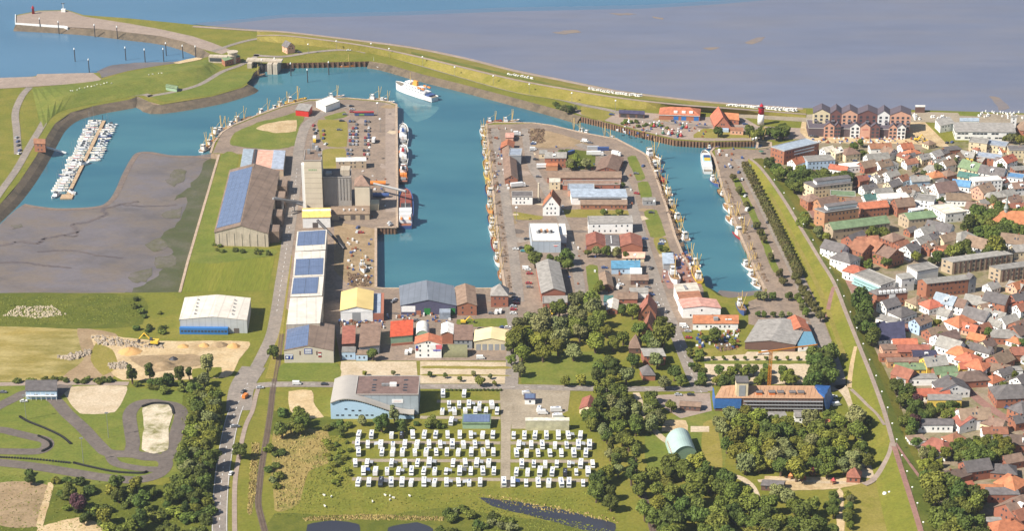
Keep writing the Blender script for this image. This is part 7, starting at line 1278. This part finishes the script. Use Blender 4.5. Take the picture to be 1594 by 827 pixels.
for x in (-9, -14):
    for y in (-3.6, 3.6): MB().tbox((x - 2, x + 2, y - .7, y + .7), (x - 1.6, x + 1.6, y - .5, y + .5), 8.8, 9.8).build('lifeboat', PAINT['orange'], r)
MB().box(-L * .43, -L * .34, -3.6, 3.6, 3.5, 5).build('aft_deckhouse', PAINT['blue'], r)
r, L = ship((632, 303), (631.5, 357), 11.5, 'blue hulled coaster with red hatches moored at the mill quay', 3.2, 6, 'blue', 'coaster')
MB().box(-L * .18, L * .33, -4.2, 4.2, 2.6, 4.4).build('hatch_cover', mat('hatch_red', c((132, 72, 62)), .8, .15), r); MB().box(-L * .1, L * .08, -3.6, 3.6, 4.41, 4.5).build('open_hold', DARKM, r); tier(r, -L * .44, -L * .24, 4.6, 3, 6, PW); tier(r, -L * .42, -L * .28, 4, 6.01, 9, PW); tier(r, -L * .4, -L * .3, 4.6, 9.01, 11.5, PW, name='bridge')
MB().tube((L * .02, 0, 4), (L * .02, 0, 16), .3, .15).build('mast', METAL, r); MB().tube((-L * .36, 0, 11), (-L * .36, 0, 17), .25, .1).build('aft_mast', PAINT['white'], r); MB().box(L * .36, L * .44, -2, 2, 3.8, 5.4).build('forecastle', mat('hatch_red', (0, 0, 0)), r)
for y in (-3, 3): MB().tbox((-L * .46, -L * .4, y - .8, y + .8), (-L * .455, -L * .405, y - .6, y + .6), 6.1, 7.2).build('lifeboat', PAINT['orange'], r)
for i, (b0, s0, B, col, dh, lab) in enumerate((((627.5, 199), (627.5, 229), 9, 'white', 'white', 'white survey ship, farthest of the line at the slab quay'), ((627.5, 232), (627.5, 259), 8.5, 'white', 'white', 'white patrol ship, middle of the line at the slab quay'), ((628, 262), (628, 287), 8, 'black', 'orange', 'black hulled work ship with orange house at the slab quay'))):
    r, L = ship(b0, s0, B, lab, 2.6, 4.6, col, 'work_ship'); tier(r, -L * .25, L * .12, B * .34, 2, 4.6, PAINT[dh]); tier(r, -L * .12, L * .1, B * .3, 4.61, 7.2, PW); MB().tube((-1, 0, 7), (-1, 0, 14), .3, .1).build('mast', PW, r); MB().box(-2.2, .2, -1.8, 1.8, 10, 10.3).build('yard', PW, r); MB().box(-L * .42, -L * .3, -B * .25, B * .25, 1.9, 3.2).build('winch', METAL, r); MB().tube((-L * .3, 0, 2), (-L * .42, 0, 9), .3, .15).build('deck_crane', PAINT['orange'] if i != 1 else PAINT['yellow'], r); MB().tbox((-L * .16, -L * .06, -1.2, 1.2), (-L * .15, -L * .07, -.9, .9), 7.2, 9.2).build('funnel', PAINT[['blue', 'red', 'black'][i]], r); MB().box(L * .1 - .5, L * .1 - .35, -B * .27, B * .27, 5.7, 6.6).build('bridge_windows', GLASS, r)
    for y in (-B * .3, B * .3): MB().tbox((-L * .05, L * .05, y - .7, y + .7), (-L * .04, L * .04, y - .5, y + .5), 4.7, 5.6).build('tender', PAINT['orange'], r)
r, L = ship((1096.5, 240), (1102, 271), 8.5, 'white excursion ship with sun decks at the museum quay', 2.6, 4, 'white', 'excursion_ship'); tier(r, -L * .4, L * .25, 3.7, 2, 4.6, PW); tier(r, -L * .3, L * .15, 3.3, 4.61, 6.8, PW); MB().box(-L * .28, L * .0, -3, 3, 6.81, 6.95).build('sun_deck', mat('deck_cyan', c((120, 176, 196)), .6, .1), r)
for k in range(8): MB().box(-L * .26 + k * 1.6, -L * .26 + k * 1.6 + .7, -2.4, 2.4, 6.96, 7.5).build('bench', PAINT['yellow'] if k < 4 else PAINT['blue'], r)
r, L = ship((572, 99), (592, 107), 6, 'white patrol boat alone under the seaward bank', 2, 3.4, 'white', 'patrol_boat'); tier(r, -L * .2, L * .15, 2.2, 1.4, 3.6, PW); MB().tube((0, 0, 3.6), (0, 0, 9), .15, .08).build('mast', PW, r)
# ================================================================ posts, lamps, beach chairs, small things
b = MB(); b.tube((0, 0, -4), (0, 0, 11), .45, .4, 8); DOLP = b.mesh('pile', DARKM); b = MB(); b.lathe([(.6, 11), (.6, 11.8), (.1, 12.8)], 8); DCAP = b.mesh('cap', WHITE)
for x, y in ((117, 95), (196, 93), (226, 96), (259, 86), (255, 95), (285, 90), (305, 91), (139, 112), (148, 57), (183, 60), (92, 52), (63, 47), (453, 118), (479, 128), (512, 116), (428, 110), (408, 112)):
    p = G(x, y, WATER); r = thing('mooring_dolphin', p, 0, None, 'mooring post', 'white capped mooring posts', ('dark mooring post with white cap', 0)); inst('pile', DOLP, r); inst('cap', DCAP, r)
b = MB(); b.tube((0, 0, 0), (0, 0, 5), .09, .06, 5); LPOST = b.mesh('post', METAL); b = MB(); b.lathe([(.1, 5), (.5, 5.3), (.5, 5.6), (.1, 5.9)], 8); LHEAD = b.mesh('lamp_head', WHITE)
def lamp(x, y, z, desc='white globed path lamp', s_=1.): p = G(x, y, z); r = thing('path_lamp', p, 0, None, 'lamp', 'path lamps', (desc, 2)); r.scale = (s_,) * 3; inst('post', LPOST, r); inst('lamp_head', LHEAD, r)
for i, (x, y) in enumerate(crest[1:-1]):
    lamp(x + 5, y + 8, ZC - .8, 'white lamp along the town dyke path'); x2, y2 = crest[i + 2]; lamp((x + x2) / 2 + 5, (y + y2) / 2 + 8, ZC - .8, 'white lamp along the town dyke path')
for x, y in ((578, 82), (606, 90), (658, 103), (708, 119), (768, 133), (824, 146), (890, 160), (958, 172), (524, 78), (480, 83)): lamp(x, y, .2, 'lamp along the sea dyke road', 1.6)
for x, y in ((576, 250), (575, 300), (588, 180), (592, 205), (1176, 235), (804, 345), (1018, 335), (988, 420)): lamp(x, y, .1, 'tall quay lamp', 2.0)
for x, y in ((41, 654), (169, 682), (130, 722)): p = G(x, y); r = thing('floodlight_mast', p, 0, None, 'mast', 'kart track floodlights', ('slim floodlight mast in the kart infield', 3)); MB().tube((0, 0, 0), (0, 0, 16), .2, .1).build('post', METAL, r); MB().box(-1, 1, -.2, .2, 15.4, 16.2).build('lamp_bar', METAL, r)
b = MB(); b.prism([(-.75, 0), (.7, 0), (.75, .45), (.1, .5), (-.1, 1.1), (.25, 1.7), (-.5, 1.75), (-.85, 1.2)], -.85, .85, lambda a, z, q: (a, q, z)); STK = b.mesh('beach_chair', mat('wicker_white', (.78, .77, .74), .8, .1, 1.)); 
def chairs(pts, n, jit, grp, desc, z=0., sc_=1.0):
    l = wline(pts, 0, 8)
    for i in range(n):
        t = (i + .5) / n * (len(l) - 1); k = int(t); p = l[k].lerp(l[min(k + 1, len(l) - 1)], t - k); p = p + Vector((R2.uniform(-jit, jit) * .4, R2.uniform(-jit, jit), 0))
        o = inst('beach_chair', STK, None, (p.x, p.y, z + .1), R2.choice([-.6, -.4, -.9]) + R2.uniform(-.3, .3), scale=(sc_,) * 3); tag(o, None, 'beach chair', grp, (desc, 1))
SZ = 2.6
chairs([(790, 117, SZ), (830, 123, SZ)], 16, 2, 'beach chairs on the sea dyke', 'white hooded beach chair in the short dyke row', SZ); chairs([(916, 139, SZ), (960, 146, SZ), (1000, 150, SZ)], 30, 1.2, 'beach chairs on the sea dyke', 'white hooded beach chair in the long dyke row', SZ); chairs([(1132, 166, 1.5), (1180, 169, 1.5), (1240, 173, 1.5)], 44, 1.2, 'beach chairs by the lighthouse', 'white beach chair in the row behind the lighthouse', 1.5, 1.25)
chairs([(1522, 178, .2), (1560, 179, .2), (1600, 180, .2)], 34, 9, 'beach chairs on the bathing beach', 'white beach chair near the bathing hall', .1, .85); chairs([(1418, 180, .2), (1430, 188, .2)], 9, 7, 'beach chairs by the hotel', 'white beach chair beside the tall hotel houses', .1, 1.1); chairs([(1452, 184, .2), (1475, 184, .2)], 8, 3, 'beach chairs by the hotel', 'white beach chair on the sandy forecourt', .1, 1.1)
# sheep
b = MB(); b.add(*(lambda s: (s.v, s.f))(MB().prism([(-.55, .45), (-.4, .3), (.4, .3), (.55, .5), (.95, .7), (.95, .95), (.6, 1.0), (.35, .95), (-.4, .95), (-.6, .75)], -.28, .28, lambda a, z, q: (a, q * (1 if abs(a) < .6 else .5), z))))
for x in (-.38, .3):
    for y in (-.15, .15): b.box(x, x + .12, y - .05, y + .05, 0, .32)
SHEEP = b.mesh('sheep', mat('wool', (.7, .68, .6), .95, .1, 2))
for x, y in [(110 + 5.2 * k + R2.uniform(-2, 2), 142 - 1.05 * k + R2.uniform(-1.5, 1.5)) for k in range(13)] + [(232, 117), (238, 116), (247, 115), (252, 114.5)]:
    o = inst('sheep', SHEEP, None, G(x, y, 4.3), R2.random() * 6, scale=(1.0,) * 3); tag(o, None, 'sheep', 'sheep grazing on the basin dyke', ('white sheep grazing on the basin dyke', 1))
for x, y in ((505, 773), (516, 775), (600, 773), (607, 774), (607, 780), (613, 777), (580, 783), (638, 774), (506, 790)): o = inst('sheep', SHEEP, None, G(x, y, .05), R2.random() * 6, scale=(1.1,) * 3); tag(o, None, 'sheep', 'sheep in the lower meadow', ('white sheep in the lower meadow', 1))
# heaps
def heap(px, py, r, h, m, label, name='heap'):
    p = G(px, py); mb = MB(); n = 22; rings = 6; vs = []; 
    for k in range(rings):
        t = k / (rings - 1)
        vs += [(cos(2 * pi * i / n) * r * (1 - t) * random.uniform(.85, 1.15), sin(2 * pi * i / n) * r * (1 - t) * random.uniform(.85, 1.15) * .8, h * (1 - (1 - t) ** 1.4) + random.uniform(-.1, .1) * h) for i in range(n)]
    fs = [(k * n + i, k * n + (i + 1) % n, (k + 1) * n + (i + 1) % n, (k + 1) * n + i) for k in range(rings - 1) for i in range(n)]
    o = mb.add(vs, fs).build(name, m, None, True); o.location = (p.x, p.y, 0.); return tag(o, label, 'heap')
SANDH = mat('orange_sand', c((196, 154, 100)), .95, .1, .4); RUB = mat('rubble', c((170, 156, 138)), .95, .4, 1.2, bump=.6)
heap(202, 548, 7.5, 2.8, SANDH, 'large orange sand heap in the sand pit', 'sand_heap'); heap(364, 540, 4.5, 2.4, SANDH, 'orange sand heap nearest the main road', 'sand_heap'); heap(318, 539, 3.6, 2, SANDH, 'small orange sand heap below the blue clad hall', 'sand_heap'); heap(343, 538, 5, 2.2, DIRT, 'brown earth heap between two sand heaps', 'earth_heap'); heap(255, 570, 7, 3, DIRT, 'dark earth heap at the pit edge trees', 'earth_heap'); heap(270, 560, 3, 2, DARKM, 'small black heap in the sand pit', 'earth_heap'); heap(285, 540, 4, 1.6, SANDH, 'low pale sand heap before the blue clad hall', 'sand_heap')
def stones(name, poly, n, r, label, m):
    mb = MB(); xs = [p[0] for p in poly]; ys = [p[1] for p in poly]
    for _ in range(n):
        for _t in range(30):
            x, y = random.uniform(min(xs), max(xs)), random.uniform(min(ys), max(ys))
            if inside(x, y, poly): break
        p = G(x, y); s_ = r * random.uniform(.4, 1.2); vs = [(p.x + s_ * a * random.uniform(.6, 1.2), p.y + s_ * b_ * random.uniform(.6, 1.2), max(0, d) * s_ * random.uniform(.8, 1.6)) for a, b_, d in ((-1, -1, 0), (1, -1, 0), (1, 1, 0), (-1, 1, 0), (-.6, -.6, 1), (.6, -.6, 1), (.6, .6, 1), (-.6, .6, 1))]
        mb.add(vs, [(4, 5, 6, 7), (0, 1, 5, 4), (1, 2, 6, 5), (2, 3, 7, 6), (3, 0, 4, 7)])
    o = mb.build(name, m, None, kind='stuff'); tag(o, label, 'stones'); return o
stones('rubble', [(140, 525), (160, 523), (250, 538), (255, 543), (200, 541), (150, 537)], 190, .9, 'long rubble bank along the sand pit', RUB); stones('rubble', [(90, 557), (120, 550), (142, 545), (140, 553), (110, 562)], 150, 1.0, 'pale rubble heap in the straw field', RUB); stones('rubble', [(5, 492), (25, 478), (80, 477), (103, 490), (60, 496)], 420, .55, 'pale stone heap in the green field', mat('pale_stone', c((190, 176, 150)), .95, .2)); stones('rubble', [(168, 566), (196, 565), (198, 575), (172, 576)], 100, .9, 'brown rubble heap by the pit trees', RUB)
stones('scrap', [(540, 425), (575, 430), (578, 446), (545, 447)], 160, .8, 'dark heap of scrap and nets at the basin corner', NET); stones('scrap', [(822, 202), (846, 200), (848, 222), (826, 224)], 170, .9, 'heap of old nets and gear at the pier head', NET); stones('scrap', [(1118, 533), (1145, 532), (1145, 545), (1118, 548)], 120, .8, 'jumble of stored gear behind the net loft', NET); stones('scrap', [(528, 500), (580, 499), (582, 508), (530, 510)], 110, .8, 'scrap heap before the cream hall', NET)
# fishing gear along the quays
R3 = random.Random(5); gear = MB()
for a, b_ in (((759, 200), (789, 448)), ((1010, 248), (1060, 385)), ((1125, 280), (1192, 445))):
    for k in range(60):
        t = R3.random(); x = a[0] + (b_[0] - a[0]) * t + R3.uniform(1.5, 5); y = a[1] + (b_[1] - a[1]) * t; p = G(x, y); s_ = R3.uniform(.4, 1.2); gear.tbox((p.x - s_, p.x + s_, p.y - s_, p.y + s_), (p.x - s_ * .6, p.x + s_ * .6, p.y - s_ * .6, p.y + s_ * .6), .05, R3.uniform(.5, 1.4))
o = gear.build('quayside_gear', NET, None, kind='stuff'); tag(o, 'nets, boxes and gear strewn along the quay edges', 'gear')
for col, mm in (('white', PAINT['white']), ('blue', PAINT['blue']), ('rust', mat('rust_steel', c((140, 86, 60)), .9, .3, .8))):
    yd = MB()
    for (x0, x1, y0, y1, n) in ((540, 580, 370, 446, 14), (528, 600, 498, 512, 16), (600, 700, 490, 502, 10), (770, 800, 200, 300, 22), (1030, 1075, 395, 440, 26), (1085, 1150, 515, 545, 24), (960, 1100, 190, 214, 20), (850, 1000, 225, 460, 14), (560, 600, 250, 340, 6), (1115, 1180, 232, 262, 7), (1260, 1430, 214, 224, 24)):
        for _ in range(n):
            p = G(R3.uniform(x0, x1), R3.uniform(y0, y1)); s_ = R3.uniform(.3, .9); q = R3.uniform(.3, 1.3); yd.tbox((p.x - s_, p.x + s_, p.y - q, p.y + q), (p.x - s_ * .95, p.x + s_ * .95, p.y - q * .95, p.y + q * .95), .06, R3.uniform(.5, 1.8))
    o = yd.build('yard_clutter', mm, None, kind='stuff'); tag(o, f'{col} crates and clutter strewn over the harbour yards', 'clutter')
# playground, buoys and market things
PR, PO, PB = PAINT['red'], PAINT['orange'], PAINT['blue']
for x, y, m, lab, k in ((1265, 742, PR, 'red climbing tower on the playground', 0), (1250, 749, PR, 'small red play hut on the playground', 1), (1231, 746, PO, 'orange play ship on the playground', 2), (1242, 744, PB, 'blue and orange play frame on the playground', 0), (1297, 754, PR, 'red seesaw beside the kiosk', 1)):
    p = G(x, y); r = thing('play_tower', p, .4, lab, 'play equipment')
    for sx in (-1, 1):
        for sy in (-1, 1): MB().tube((sx, sy, 0), (sx, sy, 2.4 if k else 4), .12).build('post', m, r)
    MB().box(-1.2, 1.2, -1.2, 1.2, 1.2, 1.4).build('deck', WOODD, r); MB().lathe([(1.7, 2.4 if k else 4), (.1, 4 if k else 6)], 4).build('roof', m, r)
    if k == 0: MB().prism([(1.2, 1.3), (4.5, .2), (4.5, .05), (1.2, 1.1)], -.4, .4, lambda a, z, q: (a, q, z)).build('slide', PAINT['yellow'], r)
for i, (x, y, col) in enumerate(((979, 192, 'white'), (1063, 199, 'green'), (1069, 200, 'red'), (1032, 209, 'green'), (1041, 210, 'white'), (1046, 209, 'red'), (1055, 212, 'green'), (1060, 213, 'red'), (1026, 196, 'green'), (1018, 198, 'red'))):
    p = G(x, y); r = thing('buoy', p, 0, None, 'buoy', 'old buoys on the museum quay', (f'{col} sea buoy on show at the museum quay', 1)); MB().lathe([(.4, 0), (1.5, .8), (1.6, 1.6), (.5, 2.4), (.35, 4.2)], 10).build('float', PAINT[col], r, True); MB().lathe([(.8, 4.2), (.1, 5.2)], 8).build('topmark', PAINT['white' if col != 'white' else 'orange'], r)
for i, (x, y) in enumerate(((1372, 247), (1345, 272), (1354, 275), (1170, 258), (1185, 236), (1358, 640))): 
    p = G(x, y, 2); r = thing('parasol', (p.x, p.y, 0.1), 0, None, 'parasol', 'cafe parasols', (['white', 'green', 'blue'][i % 3] + ' cafe parasol', 0)); MB().tube((0, 0, 0), (0, 0, 2.6), .06).build('pole', METAL, r); MB().lathe([(2.2, 2.2), (.1, 3.1)], 8).build('canopy', PAINT[['white', 'green', 'blue'][i % 3]], r)
for i, (x, y, s_, col) in enumerate(((1377, 772, 1, 'white'), (1385, 771, .7, 'white'), (1396, 762, .8, 'white'), (1397, 766, .8, 'white'))): o = inst('hay_bale', MB().lathe([(.3, 0), (1.1, .3), (1.25, 1.1), (1.0, 1.9), (.3, 2.1)], 12).mesh('hay_bale', PAINT['white'], True), None, G(x, y, .1), 0); tag(o, None, 'bale', 'wrapped bales on the dyke meadow', ('white wrapped bale on the dyke meadow', 1))
# reeds and tall grass
def tufts(name, polys, n, h, m, label):
    R4 = random.Random(n); mb = MB()
    for poly in polys:
        xs = [p[0] for p in poly]; ys = [p[1] for p in poly]
        for _ in range(n // len(polys)):
            x, y = R4.uniform(min(xs), max(xs)), R4.uniform(min(ys), max(ys))
            if not inside(x, y, poly): continue
            p = G(x, y); w_ = R4.uniform(.4, 1.0); hh = h * R4.uniform(.5, 1.2); a = R4.random() * 6.3; ca, sa = cos(a) * w_, sin(a) * w_
            mb.add([(p.x - ca, p.y - sa, 0), (p.x + ca, p.y + sa, 0), (p.x + sa * .8, p.y - ca * .8, 0), (p.x + R4.uniform(-.3, .3), p.y + R4.uniform(-.3, .3), hh)], [(0, 1, 3), (1, 2, 3), (2, 0, 3)])
    o = mb.build(name, m, None, kind='stuff'); tag(o, label, 'vegetation')
TUF = mat('reed_straw', c((150, 132, 80)), .9, .3, .08); TUG = mat('tall_grass_green', c((108, 112, 42)), .9, .3, .08)
tufts('reed_tufts', [[(428, 674), (508, 674), (510, 720), (480, 735), (462, 785), (430, 795)], [(392, 690), (404, 690), (398, 770), (390, 800), (385, 800)], [(470, 806), (560, 802), (690, 806), (690, 812), (560, 810), (476, 812)], [(740, 770), (800, 776), (960, 808), (965, 816), (900, 804), (790, 785)]], 4200, .9, TUF, 'straw coloured reeds beside railway and ponds')
tufts('grass_tufts', [[(0, 738), (120, 748), (330, 765), (328, 830), (0, 830)], [(-10, 462), (214, 460), (222, 504), (-10, 506)], [(430, 760), (930, 765), (960, 800), (760, 800), (560, 806), (430, 806)], [(505, 680), (546, 680), (546, 765), (480, 790), (470, 770)], [(740, 790), (900, 812), (960, 830), (740, 830)], [(285, 610), (340, 600), (330, 790), (275, 790)]], 7500, .5, TUG, 'rough tufted grass in fields and scrub')
# rows of tyres / kerbs round the kart track
TY = MB()
for pts in ([(31, 650), (45, 658), (70, 668), (95, 680), (110, 692)], [(115, 722), (140, 728), (180, 736), (220, 738), (228, 736)], [(60, 680), (76, 688), (78, 697), (66, 704)], [(-5, 713), (50, 716), (108, 722)], [(222, 634), (240, 629), (264, 631), (270, 645)]):
    for p in wline(pts, 0, 14): TY.box(p.x - .5, p.x + .5, p.y - .5, p.y + .5, 0, .9)
o = TY.build('tyre_barrier', TYRE, None, kind='stuff'); tag(o, 'black tyre barriers lining the kart track', 'barrier')
# ================================================================ labels that single things out
LM = [('the grain silo', 487, 320), ('the solar warehouse', 375, 350), ('the blue clad hall', 335, 505), ('the kart clubhouse', 64, 615), ('the kart track', 150, 690), ('the wave roofed hall', 585, 640), ('the wash house', 742, 662),
 ('the red roofed shed', 625, 527), ('the grey-blue basin hall', 665, 480), ('the white cube warehouse', 850, 382), ('the orange roofed pier house', 858, 330), ('the park lawn', 880, 570), ('the pink roofed shipyard', 1090, 485),
 ('the net loft', 1115, 508), ('the building site', 1200, 632), ('the mint barrel hall', 1062, 710), ('the playground', 1250, 748), ('the lighthouse', 1184, 197), ('the gabled hotel', 1340, 208), ('the bathing hall', 1535, 212),
 ('the long green roofed flats', 1340, 365), ('the beige slab flats', 1525, 420), ('the church', 1570, 352), ('the red brick flats', 1475, 455), ('the dormered hotel', 1388, 475), ('the yellow flats', 1470, 632), ('the white guesthouse', 1500, 670),
 ('the museum boathouse', 1058, 186), ('the steep barn', 1122, 198), ('the sea lock', 404, 100), ('the terrace hotel', 1360, 445), ('the marina pontoon', 135, 240), ('the brick quay offices', 1235, 255), ('the white gallery', 1480, 340),
 ('the navy solar roof', 1390, 530), ('the orange roofed triple', 1508, 565), ('the brick kiosk', 1329, 748), ('the blue roofed workshop', 975, 422), ('the boat works', 1200, 535), ('the white flats', 1290, 300), ('the bright red hall', 470, 178)]
LMW = [(n, G(x, y)) for n, x, y in LM]
ONES = 'first second third fourth fifth sixth seventh eighth ninth'.split(); TEENS = 'tenth eleventh twelfth thirteenth fourteenth fifteenth sixteenth seventeenth eighteenth nineteenth'.split()
def ordw(i):
    n = i + 1
    if n < 10: return ONES[n - 1]
    if n < 20: return TEENS[n - 10]
    t, o_ = divmod(n, 10); w_ = ['twenty', 'thirty', 'forty', 'fifty', 'sixty', 'seventy', 'eighty', 'ninety'][t - 2]
    return w_[:-1] + 'ieth' if o_ == 0 else w_ + '-' + ONES[o_ - 1]
bk = {}
for o, (desc, mode) in AUTO:
    p = o.location
    if mode: bk.setdefault((desc, 'row', mode), []).append((-p.y if mode == 2 else p.x, o)); continue
    n, q = min(LMW, key=lambda t: (t[1] - Vector((p.x, p.y, 0))).length); d = Vector((p.x, p.y, 0)) - q
    if abs(d.y) >= abs(d.x): rel = 'seaward of' if d.y > 0 else 'inland of'
    elif q.x > 60: rel = 'harbour side of' if d.x < 0 else 'town side of'
    else: rel = 'west of' if d.x < 0 else 'harbour side of'
    if rel == 'west of': rel = 'open country side of'
    bk.setdefault((desc, rel, n), []).append((d.length, o))
for (desc, rel, n), v in bk.items():
    v.sort(key=lambda t: t[0])
    for i, (_, o) in enumerate(v):
        if rel == 'row':
            o['label'] = desc if len(v) == 1 else f'{desc}, {ordw(i)} ' + ({1: 'from the lighthouse end', 2: 'from the sea end', 3: 'from the road end'}[n])
        else: o['label'] = f'{desc} {rel} {n}' + ('' if len(v) == 1 else f', {ordw(i)} out')
